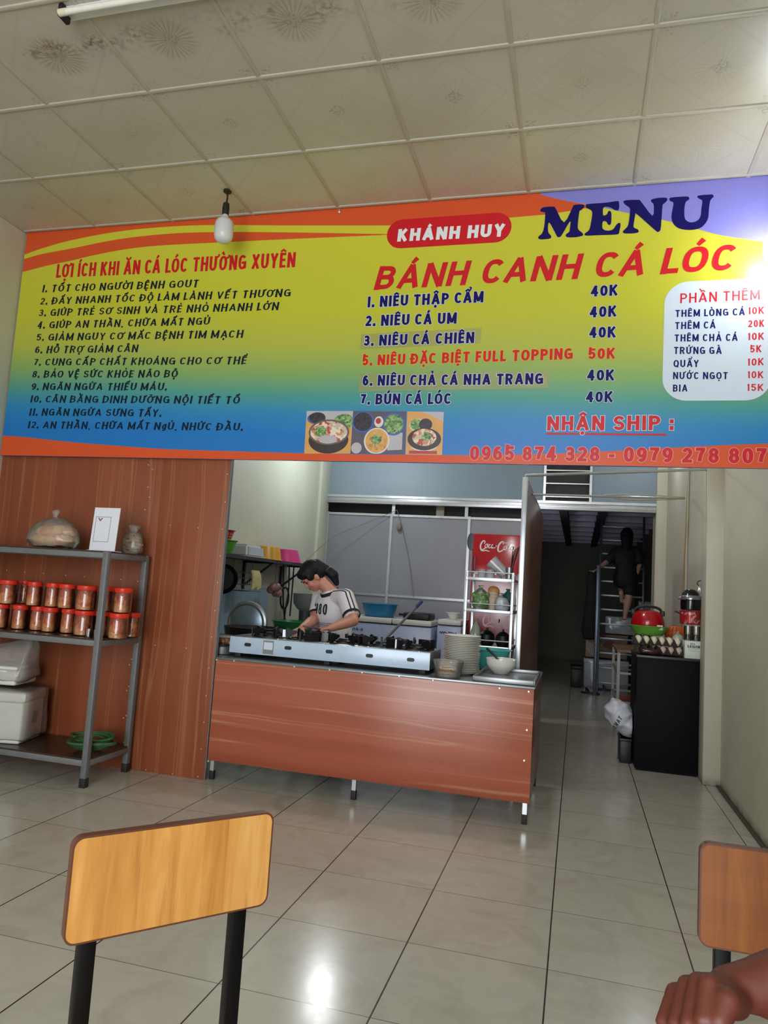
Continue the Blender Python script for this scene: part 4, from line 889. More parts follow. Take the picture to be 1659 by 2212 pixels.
def jar_protos():
    out = []
    for k in range(4):
        J = thing('pickle_jar', 'jar', 'jar')
        g = G(); g.lathe([(0, 0), (0.046, 0), (0.052, 0.006), (0.053, 0.02), (0.053, 0.105), (0.048, 0.116), (0.046, 0.122), (0.0475, 0.128)], (0, 0, 0), 0, 28); g.build('glass', M_GLASS, J)
        g = G(); g.lathe([(0, 0.004), (0.046, 0.004), (0.0505, 0.012), (0.0505, 0.10), (0.044, 0.113), (0, 0.114)], (0, 0, 0), 0, 24); g.jitter(0.0012, k, 60); g.build('pickles', PICK[k], J)
        g = G(); g.lathe([(0.045, 0.112), (0.050, 0.112), (0.0515, 0.116), (0.0515, 0.133), (0.049, 0.1365), (0, 0.1365)], (0, 0, 0), 0, 28); g.build('lid', M_LIDRED, J)
        out.append(J)
    return out
JP = jar_protos(); used = set()
def place_jar(x, y, z, k, rz, label):
    if k not in used: used.add(k); o = JP[k]; o.location = (x, y, z); o.rotation_euler = (0, 0, rz); o['label'] = label; o['group'] = 'jars of pickles on the rack'
    else: o = dup(JP[k], (x, y, z), rz, label, 'jars of pickles on the rack')
    return o
Z1 = 0.866
low = [((-3.597, 4, 0.913)[0], 0), ((-3.476, 4, 0.922)[0], 1), ((-3.36, 4, 0.931)[0], 2), ((-3.245, 4, 0.939)[0], 1), ((-3.128, 4, 0.948)[0], 2), ((-2.969, 3.97, 0.96)[0], 0), ((-2.878, 4.03, 0.951)[0], 2), ((-2.724, 3.98, 0.963)[0], 0)]
lown = ['at the left picture edge', 'second from the left', 'third from the left', 'fourth from the left', 'fifth from the left', 'last one left of the grey front post', 'half hidden behind the grey front post', 'standing right of the grey front post']
for i, (x, d) in enumerate(low):
    o = place_jar(x, (3.97, 4.0, 4.03)[d], Z1, (1, 3, 1, 1, 0, 3, 2, 0)[i], i*1.3, 'red-lidded pickle jar in the lower layer, '+lown[i]); s = (0.93, 0.93, 0.93, 0.93, 0.95, 1.12, 0.95, 1.12)[i]; o.scale = (s, s, 1.13)
upp = [((-3.567, 3.98, 1.08)[0], 0), ((-3.385, 4, 1.092)[0], 1), ((-3.266, 4, 1.1)[0], 2), ((-3.138, 4, 1.108)[0], 1), ((-2.976, 3.98, 1.118)[0], 0), ((-2.871, 4.02, 1.125)[0], 2), ((-2.73, 4, 1.12)[0], 1)]
uppn = lown[:1] + ['second from the left, after a dark gap'] + lown[2:4] + ['last one left of the grey front post'] + lown[6:]
for i, (x, d) in enumerate(upp):
    o = place_jar(x, (3.975, 4.0, 4.03)[d], Z1+0.1555, (2, 2, 3, 1, 0, 2, 0)[i], 2+i*1.7, 'red-lidded pickle jar in the upper layer, '+uppn[i]); s = (1.1, 0.9, 0.93, 1.0, 1.15, 0.9, 1.06)[i]; o.scale = (s, s, 1.13)
for i, (x, z) in enumerate((((-3.593, 4.15, 1.08)[0], 1), ((-3.332, 4.17, 1.097)[0], 1), ((-2.935, 4.17, 1.107)[0], 1), ((-2.746, 4.14, 0.957)[0], 0), ((-3.593, 4.15, 1.08)[0], 0), ((-3.332, 4.17, 1.097)[0], 0), ((-2.935, 4.17, 1.107)[0], 0))):
    o = place_jar(x, 4.15, Z1+z*0.1555, 2, i*2.2, 'dark red pickle jar in the back row, '+('in the gap between the upper jars', 'behind the third and fourth upper jars', 'behind the upper jar beside the post', 'at the right end of the lower layer', 'under the one in the gap', 'under the one behind upper jars', 'low behind the grey post')[i]); o.scale = (0.95, 0.95, 1.13)
def small_glass(x, y, lab):
    o = thing('shot_glass', lab, 'glass', (x, y, Z1), 0, 'tiny glasses by the jars')
    g = G(); g.lathe([(0, 0), (0.017, 0), (0.020, 0.05), (0.0185, 0.05), (0.0155, 0.006), (0, 0.006)], (0, 0, 0), 0, 18); g.build('glass', M_GLASS, o); return o
small_glass(-2.88, 3.90, 'tiny clear glass before the lower jar, left one of two beside the grey post')
small_glass(-2.825, 3.905, 'tiny clear glass before the lower jar, right one of two beside the grey post')
# upper shelf: bread in a bag, table sign, brown snack bag
Z2 = 1.396
M_FILM = film('bag_film', '#d5cfc4', 0.26, 0.15, 22)
BR = thing('bread_bag', 'clear plastic bag of bread knotted on top, on the upper rack shelf', 'bag', (-3.345, 4.07, Z2+0.012))
M_BREAD = speckle('bread_crust', ['#c48b58', '#d9ac7c', '#b87a4a', '#e0c09a'], 14)
for x, y, z, a, L in ((0.06, -0.02, 0.045, 0.15, 0.11), (-0.07, -0.01, 0.045, -0.2, 0.10), (0.03, 0.03, 0.105, 0.1, 0.12), (-0.05, 0.02, 0.10, 0.3, 0.09)):
    g = G(); g.ell((x, y, z), (L, 0.055, 0.042), 0, 18, 12, Matrix.Rotation(a, 3, 'Z')); g.jitter(0.006, x*40, 18); g.build('bread_loaf', M_BREAD, BR)
g = G(); g.lathe([(0, 0.0), (0.16, 0.004), (0.185, 0.04), (0.175, 0.095), (0.135, 0.15), (0.07, 0.185), (0.02, 0.20), (0.014, 0.212), (0.03, 0.235), (0.018, 0.245), (0, 0.24)], (0, 0, 0), 0, 36, None, 1.0, 0.62); g.jitter(0.013, 8, 15); g.jitter(0.004, 3, 50); g.build('plastic_bag', M_FILM, BR)
a0, a1 = (-2.967, 3.93, 1.401), (-2.775, 3.93, 1.413)
SGN = thing('table_sign', 'white acrylic table sign on the upper rack shelf beside the front post', 'sign', ((a0[0]+a1[0])/2-0.012, 3.95, Z2), -0.05)
wS = (a1[0]-a0[0])/2
g = G(); g.prism([(-wS, 0.0, 0.0), (wS, 0.0, 0.0), (wS+0.0, 0.018, 0.275), (-wS+0.0, 0.018, 0.275)], (0, 0.004, 0)); g.box((-wS, -0.02, 0.0), (wS, 0.07, 0.004)); g.build('board', mat('white_acrylic', '#e3e6f0', 0.12, 0, 0.02), SGN)
def on(u, v, d=-0.0012): return (-wS + 2*wS*u, 0.018*v+d, 0.275*v)
g = G()
def fr(u0, v0, u1, v1, w=0.012):
    for q in (((u0, v0), (u1, v0), (u1, v0+w), (u0, v0+w)), ((u0, v1-w), (u1, v1-w), (u1, v1), (u0, v1)), ((u0, v0), (u0+w*1.3, v0), (u0+w*1.3, v1), (u0, v1)), ((u1-w*1.3, v0), (u1, v0), (u1, v1), (u1-w*1.3, v1))): g.poly([on(*p) for p in q])
fr(0.10, 0.21, 0.70, 0.79); g.build('printed_border', mat('grey_print', '#8f93a6', 0.5), SGN, recalc=False)
g = G(); g.poly([on(u, v, -0.0016) for u, v in ((.18, .76), (.23, .76), (.28, .72), (.33, .76), (.38, .76), (.28, .68))]); g.build('printed_mark', mat('red_print', '#a3445a', 0.5), SGN, recalc=False)
SB = thing('snack_bag', 'small clear bag of brown snacks at the right end of the upper rack shelf', 'bag', (-2.838, 4.20, Z2+0.001))
M_SNACK = speckle('brown_snack', ['#7a5638', '#a37c54', '#5f4029', '#c09a72'], 40)
g = G()
for k in range(20):
    a = k*2.4; g.ell((0.05*math.cos(a)*(0.4+k % 3*0.3), 0.035*math.sin(a), 0.018 + 0.0055*k), (0.026, 0.018, 0.013), 0, 10, 8, Matrix.Rotation(a, 3, 'Z'))
g.build('snack_pieces', M_SNACK, SB); 
g = G(); g.lathe([(0, 0.0), (0.066, 0.003), (0.075, 0.03), (0.072, 0.10), (0.05, 0.135), (0.025, 0.145), (0.05, 0.185), (0.03, 0.19), (0, 0.18)], (0, 0, 0), 0, 28, None, 1.0, 0.7); g.jitter(0.012, 4, 22); g.build('plastic_bag', M_FILM, SB)
# lower shelf: foam boxes in a bag and a coil of green leaves
Z3 = 0.166
def foam_box(name, lab, loc, rz, sx, sy, h, lid=True):
    o = thing(name, lab, 'foam box', loc, rz)
    g = G(); g.prism([(-sx*.94, -sy*.94, 0), (sx*.94, -sy*.94, 0), (sx*.94, sy*.94, 0), (-sx*.94, sy*.94, 0)], (0, 0, 0.001)); g.bm.clear()
    g.box((-sx*.96, -sy*.96, 0.0), (sx*.96, sy*.96, h*0.8), 0, 0.015, None, 3); g.build('box', M_FOAM, o)
    g = G(); g.box((-sx, -sy, h*0.8), (sx, sy, h), 0, 0.018, None, 3); g.build('lid', M_FOAM, o)
    return o
FB1 = foam_box('foam_box', 'large white foam box on the lower rack shelf, at the left picture edge', (-3.545, 4.03, Z3), 0.25, 0.20, 0.15, 0.315)
g = G(); g.box((-0.02, -0.1465, 0.12), (0.055, -0.1435, 0.185), 0); g.box((-0.02, -0.1475, 0.12), (-0.006, -0.146, 0.185), 1); g.build('label', [mat('faded_label', '#b9bfae', 0.6), mat('dark_green_print', '#3d5a48', 0.6)], FB1)
g = G(); g.prism([(0.1935, -0.02, 0.11), (0.1935, 0.05, 0.10), (0.1935, 0.07, 0.18), (0.1935, 0.0, 0.185)], (0.002, 0, 0)); g.build('label', mat('faded_label_grey', '#8e9196', 0.6), FB1)
g = G(); g.box((-0.203, -0.155, 0.014), (0.222, 0.16, 0.328), 0, 0.03, None, 3)
bmesh.ops.subdivide_edges(g.bm, edges=g.bm.edges[:], cuts=3, use_grid_fill=True); g.jitter(0.012, 6, 12); g.build('plastic_bag', film('wrap_film', '#d7d2c8', 0.2, 0.2, 14), FB1)
FB2 = foam_box('foam_box', 'smaller white foam box in a clear bag, stacked on the large foam box', (-3.60, 4.05, Z3+0.348), 0.18, 0.17, 0.13, 0.12)
g = G(); g.box((-0.18, -0.138, 0.016), (0.20, 0.14, 0.30), 0, 0.05, None, 3)
for v in g.bm.verts:
    if v.co.z > 0.14:
        k = (v.co.z-0.14)/0.16; v.co.y *= 1-0.75*k; v.co.x = v.co.x*(1-0.15*k)+0.03*k; v.co.z -= 0.09*k*(0.5-v.co.x*2.4)
bmesh.ops.subdivide_edges(g.bm, edges=g.bm.edges[:], cuts=3, use_grid_fill=True); g.jitter(0.014, 11, 11); g.build('plastic_bag', film('wrap_film_loose', '#cfc9c4', 0.3, 0.2, 14), FB2)
M_LEAF = mat('green_leaf', '#2f5a34', 0.4, 0, 0.3, 30)
c = (-2.87, 4.03, 0.138)
LF = thing('leaf_coil', 'coil of long green leaves on the lower rack shelf behind the front post', 'leaves', (c[0], 4.03, Z3))
for k in range(7):
    g = G(); r = 0.075 + 0.012*(k % 4); a0 = k*0.9; P_ = []
    for i in range(26):
        a = a0 + i*0.21; P_.append(Vector((r*1.35*math.cos(a), r*math.sin(a), 0.024 + 0.011*k + 0.006*math.sin(a*2+k))))
    g.tube(P_, [0.004 + 0.009*math.sin(PI*i/25) for i in range(26)], 0, 6); g.build('leaf', M_LEAF, LF)

# ------------------------------------------------------------------ kitchen: wall shelf with basins
WSX, WY0, WY1, WZ = -2.87, 5.25, 7.75, 1.482
WS = thing('wall_shelf', 'dark shelf on diagonal brackets along the left kitchen wall', 'shelf', (KX, 6.5, WZ))
def w_(x, y, z): return (x-KX, y-6.5, z-WZ)
g = G(); g.box(w_(KX+0.002, WY0, WZ-0.018), w_(WSX, WY1, WZ), 0, 0.003); g.bar(w_(WSX, WY0, WZ-0.012), w_(WSX, WY1, WZ-0.012), 0.02, 0.03, 0); g.build('board', mat('dark_steel_shelf', '#3b3f46', 0.4, 0.4), WS)
for y in (5.62, 6.62, 7.55):
    g = G(); g.bar(w_(KX+0.014, y, WZ-0.30), w_(KX+0.014, y, WZ-0.02), 0.024, 0.03); g.bar(w_(KX+0.02, y, WZ-0.26), w_(WSX-0.02, y, WZ-0.03), 0.018, 0.018); g.bar(w_(KX+0.01, y, WZ-0.03), w_(WSX, y, WZ-0.03), 0.02, 0.02); g.build('bracket', mat('dark_bracket', '#2b2a2a', 0.5, 0.4), WS)
def basin(name, lab, cat, loc, r0, r1, h, m, inv=False, slots=False, group=None):
    o = thing(name, lab, cat, loc, 0, group)
    g = G(); pr = wall_prof(r0, r1, h, 0.003) + []; g.lathe(pr, (0, 0, 0), 0, 32); g.lathe([(r1-0.002, h-0.008), (r1+0.010, h-0.005), (r1+0.011, h), (r1-0.003, h+0.001)], (0, 0, 0), 0, 32)
    if slots:
        for zz in (0.3, 0.5, 0.7):
            rr = lerp(r0, r1, zz)
            for k in range(22):
                a = 2*PI*k/22; g.box((rr*math.cos(a)-0.004, rr*math.sin(a)-0.004, h*zz-0.004), (rr*math.cos(a)+0.004, rr*math.sin(a)+0.004, h*zz+0.004), 1, 0, Matrix.Rotation(a, 3, 'Z'))
    if inv:
        for v in g.bm.verts: v.co.z = h - v.co.z
    g.build('shell', m, o); return o
BG = 'plastic basins on the wall shelf'
p = (-3.03, 5.915, 1.506)
basin('plastic_basin', 'green plastic basin on the wall shelf with a red basket sitting in it', 'basin', (-3.03, 5.82, WZ+0.001), 0.085, 0.125, 0.125, translucent('green_plastic', '#5fae3a'), group=BG)
basin('plastic_basket', 'red slotted plastic basket standing in the green basin', 'basket', (-3.04, 5.82, WZ+0.10), 0.07, 0.105, 0.115, [translucent('red_plastic', '#c23a28'), M_PALE], slots=True)
WB = thing('plastic_basket', 'white rectangular plastic basket upside down on the wall shelf', 'basket', (-3.03, 6.26, WZ+0.001))
g = G(); vs = [(-.13, -.19, 0), (.13, -.19, 0), (.13, .19, 0), (-.13, .19, 0), (-.115, -.17, .115), (.115, -.17, .115), (.115, .17, .115), (-.115, .17, .115)]
g.raw(vs, [(0, 1, 5, 4), (1, 2, 6, 5), (2, 3, 7, 6), (3, 0, 4, 7), (4, 5, 6, 7), (3, 2, 1, 0)]); bmesh.ops.bevel(g.bm, geom=g.bm.edges[:], offset=0.02, segments=3, affect='EDGES')
g.box((-.138, -.198, 0.0), (.138, .198, .012), 0, 0.004)
for k in range(12): g.box((0.1185, -.15+k*.026, .02), (0.128, -.142+k*.026, .095), 1)
g.build('shell', [translucent('white_basket', '#c9cfd4'), M_PALE], WB)
basin('plastic_basin', 'yellow plastic basin upside down on the wall shelf', 'basin', (-3.03, 6.69, WZ+0.001), 0.16, 0.185, 0.13, translucent('yellow_plastic', '#e0a526'), True, group=BG)
basin('plastic_basin', 'pink plastic basin upside down at the shelf end behind the cook', 'basin', (-3.03, 7.20, WZ+0.001), 0.15, 0.195, 0.135, translucent('pink_plastic', '#d23a86'), True, group=BG)
# blue plastic sheet on the wall
g = G(); g.box((KX+0.001, 5.3, 0.62), (KX+0.005, 7.28, 1.20)); tag(g.build('plastic_sheet', m_wall('blue_sheet', '#8fb2cc', '#a5c3d6', 1.2, 0.35)), 'light blue plastic sheet fixed on the kitchen wall under the shelf', 'sheet')
# things hung under the shelf
def at_wall(px, py, x=-3.08): return None
p = (-3.02, 5.913, 1.223)
HP = thing('frying_pan', 'black pan hanging under the wall shelf at its left end', 'pan', (-3.05, p[1], 1.27))
g = G(); g.lathe([(0, 0), (0.10, 0.0), (0.13, 0.035), (0.134, 0.036), (0.104, -0.004), (0, -0.006)], (0, 0, 0), 0, 30, Matrix.Rotation(0.5, 3, 'Z') @ Matrix.Rotation(PI/2, 3, 'X')); g.build('pan_body', M_IRON, HP)
g = G(); g.tube([(0, 0, 0.12), (0, 0, 0.185)], 0.009, 0, 8); g.build('handle', M_BLACK, HP)
WBK = thing('wire_basket', 'wire basket hanging under the wall shelf with pale gloves in it', 'basket', (-3.045, 6.30, 1.17))
g = G()
for z in (0.0, 0.06, 0.12, 0.17):
    r = 1.0 if z else 0.9; o_ = [(-0.1*r, -0.2*r, z), (0.12*r, -0.2*r, z), (0.12*r, 0.2*r, z), (-0.1*r, 0.2*r, z), (-0.1*r, -0.2*r, z)]; g.tube(o_, 0.004, 0, 6)
for k in range(11): y = -0.19+k*0.038; g.tube([(0.12, y, 0.17), (0.108, y*.9, 0), (-0.09, y*.9, 0), (-0.1, y, 0.17)], 0.0025, 0, 5)
for y in (-0.2, 0.2): g.tube([(0.0, y, 0.17), (0.0, y, 0.285)], 0.003, 0, 5)
g.build('basket', M_STEEL, WBK)
GL = thing('cloth_glove', 'pale yellow gloves draped over the hanging wire basket', 'glove', (-2.905, 6.27, 1.17))
g = G()
for k in range(5): g.tube(smooth_path([(0.0, -0.07+k*0.03, 0.19), (0.02, -0.075+k*0.033, 0.14), (0.024, -0.08+k*0.036, 0.06), (0.02, -0.085+k*0.038, 0.02+0.012*(k % 3))]), 0.017, 0, 8)
g.build('glove', mat('cream_cloth', '#c9c08c', 0.8), GL)
ON = thing('onion_net', 'net of brown onions hanging under the wall shelf', 'net bag', (-2.95, 6.86, 1.16))
g = G()
for k in range(7): a = k*2.4; g.ell((0.04*math.cos(a), 0.05*math.sin(a), 0.03*(k % 3)), 0.042, 0, 12, 9)
g.build('onions', speckle('onion_skin', ['#8b6258', '#a5807a', '#7a524a'], 22), ON); g = G(); g.tube([(0, 0, 0.09), (0, 0, 0.30)], 0.006); g.build('string', mat('net_string', '#6f4b45', 0.7), ON)
HS = thing('hose_coil', 'black rubber hose coiled and hung on the kitchen wall left of the cook', 'hose', (-3.10, 7.50, 1.10))
g = G(); g.tube([(0.0, 0.115*math.cos(a), 0.115*math.sin(a)) for a in arc(30, 0, 2*PI)], 0.010, 0, 8); g.tube(smooth_path([(0.0, -0.10, 0.36), (0.01, -0.09, 0.12), (0.02, -0.06, -0.1), (0.02, 0.05, -0.32)]), 0.009, 0, 8)
g.tube(smooth_path([(0.0, 0.06, 0.36), (0.01, 0.07, 0.1), (0.01, 0.02, -0.15), (0.02, -0.02, -0.36)]), 0.009, 0, 8); g.tube(smooth_path([(0.0, 0.20, 0.36), (0.0, 0.2, 0.1), (0.0, 0.19, -0.2)]), 0.009, 0, 8); g.build('hose', M_RUBBER, HS)
g = G(); g.bar((-0.03, -0.22, 0.355), (-0.03, 0.30, 0.355), 0.03, 0.02); g.build('hook_rail', mat('pale_rail', '#a5a58e', 0.6), HS)
# green basins and grey stand by the wall
p = (-2.528, 6.35, 0.909)
GS = thing('steel_stand', 'dark low prep table behind the counter under the green basins', 'table', (p[0], 6.35, 0))
g = G(); g.box((-0.30, -0.3, 0.70), (0.28, 0.3, 0.72), 0, 0.004); g.build('top', mat('dark_table', '#303436', 0.5), GS)
for x in (-0.27, 0.25):
    for y in (-0.27, 0.27): g = G(); g.bar((x, y, 0), (x, y, 0.70), 0.03, 0.03); g.build('leg', M_GREY, GS)
basin('plastic_basin', 'dark green plastic basin on the prep table left of the cook, lower one', 'basin', (p[0]-0.02, 6.33, 0.721), 0.16, 0.20, 0.13, translucent('deep_green_plastic', '#14482a'), group='green basins by the cook')
basin('plastic_basin', 'bright green plastic basin set inside the lower green basin', 'basin', (p[0]+0.02, 6.33, 0.80), 0.15, 0.195, 0.125, translucent('mid_green_plastic', '#167038'), group='green basins by the cook')
p = (-2.798, 7.3, 1.007)
FS = thing('grey_funnel_stand', 'grey bowl-topped machine on a dark column behind the cook', 'machine', (p[0]+0.02, 7.3, 0))
g = G(); g.lathe([(0, 0.98), (0.05, 0.98), (0.09, 1.01), (0.125, 1.06), (0.135, 1.16), (0.14, 1.165), (0.13, 1.165), (0.118, 1.07), (0, 1.02)], (0, 0, 0), 0, 28); g.build('bowl', mat('grey_bowl', '#6f7674', 0.4), FS)
g = G(); g.lathe([(0, 0), (0.2, 0), (0.2, 0.03), (0.07, 0.06), (0.06, 0.12), (0.06, 0.99), (0, 0.99)], (0, 0, 0), 0, 20); g.build('column', mat('slate_column', '#333c48', 0.5), FS)

# ------------------------------------------------------------------ freezers and what is on them
def freezer(x0, x1, y0, h, lab, brand, legs=True, split=None):
    cx = (x0+x1)/2; o = thing('chest_freezer', lab, 'freezer', (cx, y0+0.3, 0)); wd = (x1-x0)/2; lid_h = 0.055
    g = G(); g.box((-wd, -0.30, 0.05), (wd, 0.30, h-lid_h-0.012), 0, 0.012); g.box((-wd+0.03, -0.28, 0.0), (wd-0.03, 0.28, 0.05), 1); g.box((-wd+0.012, -0.29, h-lid_h-0.014), (wd-0.012, 0.29, h-lid_h), 1)
    g.build('body', [mat('freezer_white', '#a9b3d2', 0.3, 0, 0.04), M_BLACK], o)
    ed = [-wd, *( [split-cx] if split else []), wd]
    for a, b in zip(ed, ed[1:]):
        g = G(); g.box((a+0.004, -0.305, h-lid_h), (b-0.004, 0.30, h), 0, 0.012); g.build('lid', mat('freezer_lid', '#cfcdc8', 0.35, 0, 0.06), o)
    return o
f1 = freezer(-2.66, -1.49, 7.72, 0.955, 'wide white chest freezer against the grey partition behind the cook', None, split=-1.93)
# marks on the first freezer
lettering('brand_lettering', 'nka', (-0.29, 0.80, -0.175, 0.80, 0.036), M_NAVY, f1, -0.3025, wt=0.2, shear=0.15, gap=0.15)
g = G(); g.flat([(-0.40, 0.735), (-0.27, 0.735), (-0.245, 0.755), (-0.27, 0.775), (-0.40, 0.775)], -0.3022, 0); g.build('control_panel', mat('control_blue', '#6e86a8', 0.4), f1, recalc=False)
g = G()
random.seed(3)
for k in range(5):
    x = 0.05 + k*0.05; a = strip([(x, 0.56), (x+0.02, 0.62+0.02*(k % 2)), (x+0.05, 0.60), (x+0.03, 0.55), (x+0.06, 0.54)], 0.006); g.raw([(q[0], -0.3022-0.0002*k, q[1]) for q in a[0]], a[1], 0, False)
g.build('printed_drawing', mat('grey_blue_print', '#5f6f8a', 0.5), f1, recalc=False)
f2 = freezer(-1.445, -1.185, 7.80, 0.985, 'small white freezer between the wide freezer and the red cooler', None)
V, F, W = scrawl(8, 5, 1.2); g = G(); g.raw([(-0.10 + p[0]/W*0.19, -0.3025-p[2], 0.832 + p[1]*0.026) for p in V], F, 0, False); g.build('brand_mark', M_NAVY, f2, recalc=False)
p = (-2.144, 7.95, 0.988)
basin('plastic_basin', 'blue plastic basin on the wide freezer', 'basin', (p[0], 7.98, 0.956), 0.165, 0.20, 0.145, translucent('blue_plastic', '#2178a8'))
p = (-1.735, 7.95, 0.997)
TP = thing('black_tray', 'flat black griddle lying on the right lid of the wide freezer', 'griddle', (p[0]+0.03, 7.98, 0.957))
g = G(); g.box((-0.13, -0.16, 0.0), (0.17, 0.16, 0.075), 0, 0.02, None, 3); g.build('body', M_IRON, TP); g = G(); g.box((-0.21, -0.03, 0.03), (-0.12, 0.03, 0.055), 0, 0.008); g.build('handle', M_BLACK, TP)
p = (-1.343, 7.95, 1.025)
basin('small_bowl', 'white bowl on the small freezer', 'bowl', (-1.30, 7.95, 0.986), 0.035, 0.075, 0.075, M_PORC)
p0, p1 = (-1.542, 5.98, 0.85), (-1.25, 6, 1.193)
MP = thing('pole', 'steel pole with blue grip leaning behind the stove', 'pole', (p0[0], p0[1], p0[2]))
d = Vector(p1)-Vector(p0); lo_ = -d*(p0[2]/d.z)
MP.location = Vector(p0)+lo_
g = G(); g.tube([(0, 0, 0.008), d*0.84-lo_], 0.011, 0, 10); g.build('shaft', M_STEEL, MP); g = G(); g.tube([d*0.84-lo_, d-lo_], 0.014, 0, 10); g.build('grip', mat('blue_grip', '#2a3a66', 0.5), MP)

# ------------------------------------------------------------------ red drinks cooler
fx0, fx1, fy = -1.165, -0.545, 8.12
FR = thing('drinks_cooler', 'red and white drinks cooler with script lettering against the back partition', 'refrigerator', ((fx0+fx1)/2, fy+0.3, 0)); fw = (fx1-fx0)/2
g = G(); g.box((-fw, -0.24, 0.08), (fw, 0.34, 1.955), 0, 0.012); g.box((-fw+0.02, -0.22, 0), (fw-0.02, 0.32, 0.08), 1); g.build('body', [M_RED, M_BLACK], FR)
t = NT('cooler_print'); v = t.coord(); x_, _, z_ = t.sep(v)
nn = t.math('ADD', z_, t.math('ADD', t.math('MULTIPLY', t.math('SINE', t.math('MULTIPLY', x_, 7)), 0.06), t.math('MULTIPLY', t.math('SUBTRACT', t.noise(v, 4, 2), 0.5), 0.25)))
cc = t.ramp(t.math('DIVIDE', nn, 2.0), [(0.27, '#5d161e'), (0.42, '#7a222b'), (0.50, '#cfa6b0'), (0.57, '#dcc0c8'), (0.70, '#d8b3bc'), (0.75, '#b8505c'), (0.785, '#b3202c')])
t.base(cc, 0.18); M_PRINT = t.m
g = G(); g.box((-fw+0.015, -0.285, 0.10), (fw, -0.245, 1.945), 0, 0.008); dr = g.build('door', M_PRINT, FR)
g = G(); g.box((-fw+0.02, -0.30, 0.12), (-fw+0.05, -0.284, 1.70), 0, 0.004); g.build('door_edge', mat('dark_red_edge', '#5e1420', 0.3), dr)
g = G(); g.lathe([(0, 0), (0.09, 0), (0.11, 0.01), (0.11, 0.05), (0, 0.055)], (-fw-0.012, -0.22, 1.86), 0, 24, Matrix.Rotation(PI/2, 3, 'X'), 0.42, 0.88); g.build('end_cap', mat('dark_slate_plastic', '#3a4552', 0.4), FR)
# script lettering, pen strokes (x to the right, z up) measured on the door
def script(parent, ox_, oz, sc, m, y=-0.2865):
    S_ = [([(.115, .19), (.13, .245), (.10, .27), (.055, .235), (.02, .15), (.025, .06), (.06, .03), (.105, .05), (.15, .085)], .026),
          ([(.025, .06), (.04, .015), (.10, .005), (.17, .02), (.23, .0), (.26, -.005)], .018),
          ([(.175, .185), (.145, .16), (.14, .11), (.165, .085), (.195, .11), (.20, .155), (.175, .185), (.20, .19), (.235, .17)], .018),
          ([(.285, .165), (.26, .18), (.235, .14), (.235, .10), (.26, .085), (.295, .11)], .018),
          ([(.36, .165), (.335, .18), (.305, .14), (.305, .10), (.33, .085), (.36, .12), (.37, .18), (.365, .10), (.385, .09), (.41, .115)], .018),
          ([(.415, .15), (.445, .15)], .022),
          ([(.60, .20), (.62, .245), (.58, .265), (.52, .215), (.48, .12), (.485, .03), (.53, .005), (.58, .03), (.63, .075)], .027),
          ([(.665, .155), (.635, .13), (.63, .08), (.655, .055), (.685, .08), (.69, .125), (.665, .155), (.70, .155), (.72, .14)], .018),
          ([(.72, .10), (.76, .17), (.795, .245), (.775, .27), (.75, .22), (.745, .10), (.765, .065), (.80, .09)], .018),
          ([(.865, .14), (.84, .155), (.81, .115), (.81, .075), (.835, .06), (.865, .09), (.875, .15), (.87, .075), (.89, .06), (.92, .085)], .018),
          ([(.60, .255), (.68, .235), (.76, .25), (.84, .235), (.90, .26)], .013)]
    g = G()
    for k, (p_, w_i) in enumerate(S_):
        c_ = smooth_path([(a, b, 0) for a, b in p_], 5); n_ = len(c_)
        vs, fs = strip([(q.x, q.y) for q in c_], [w_i*1.35*(0.55+0.6*math.sin(PI*i/(n_-1))) for i in range(n_)]); g.raw([(ox_+a*sc, y-0.0003*(k % 4), oz+b*sc) for a, b in vs], fs, 0, False)
    g.build('script_lettering', m, parent, recalc=False)
script(dr, -fw+0.09, 1.76, 0.425, mat('script_white', '#e9d9dc', 0.3)); script(dr, -fw+0.16, 0.93, 0.50, mat('script_pale', '#c9a3aa', 0.3))

# ------------------------------------------------------------------ aluminium kitchen rack in front of the cooler
kx0, kx1, ky0, ky1 = -0.835, -0.462, 5.56, 5.98
KR = thing('kitchen_rack', 'white aluminium kitchen rack with open shelves in front of the red cooler', 'rack', ((kx0+kx1)/2, (ky0+ky1)/2, 0)); kx, ky = (kx0+kx1)/2, (ky0+ky1)/2
for x in (kx0+0.012, kx1-0.012):
    for y in (ky0+0.012, ky1-0.012): g = G(); g.bar((x-kx, y-ky, 0), (x-kx, y-ky, 1.455), 0.022, 0.022, 0, 0.002); g.build('post', M_ALU, KR)
KZ = (1.395, 1.155, 0.885, 0.45)
for z in KZ:
    g = G()
    for a, b in (((kx0, ky0+0.012), (kx1, ky0+0.012)), ((kx0, ky1-0.012), (kx1, ky1-0.012)), ((kx0+0.012, ky0), (kx0+0.012, ky1)), ((kx1-0.012, ky0), (kx1-0.012, ky1))):
        g.bar((a[0]-kx, a[1]-ky, z), (b[0]-kx, b[1]-ky, z), 0.018, 0.024, 0, 0.002); g.tube([(a[0]-kx, a[1]-ky, z+0.052), (b[0]-kx, b[1]-ky, z+0.052)], 0.005, 0, 6)
    g.build('shelf_frame', M_ALU, KR)
    g = G(); g.box((kx0+0.01-kx, ky0+0.01-ky, z-0.002), (kx1-0.01-kx, ky1-0.01-ky, z+0.001)); g.build('shelf_plate', mat('thin_shelf_plate', '#9ba0a8', 0.35, 0.6), KR)
def inrack(x, y, z): return (x, y, KZ[z]+0.0015)
M_CUP = film('clear_cup', '#c4c6cc', 0.5, 0.1, 10)
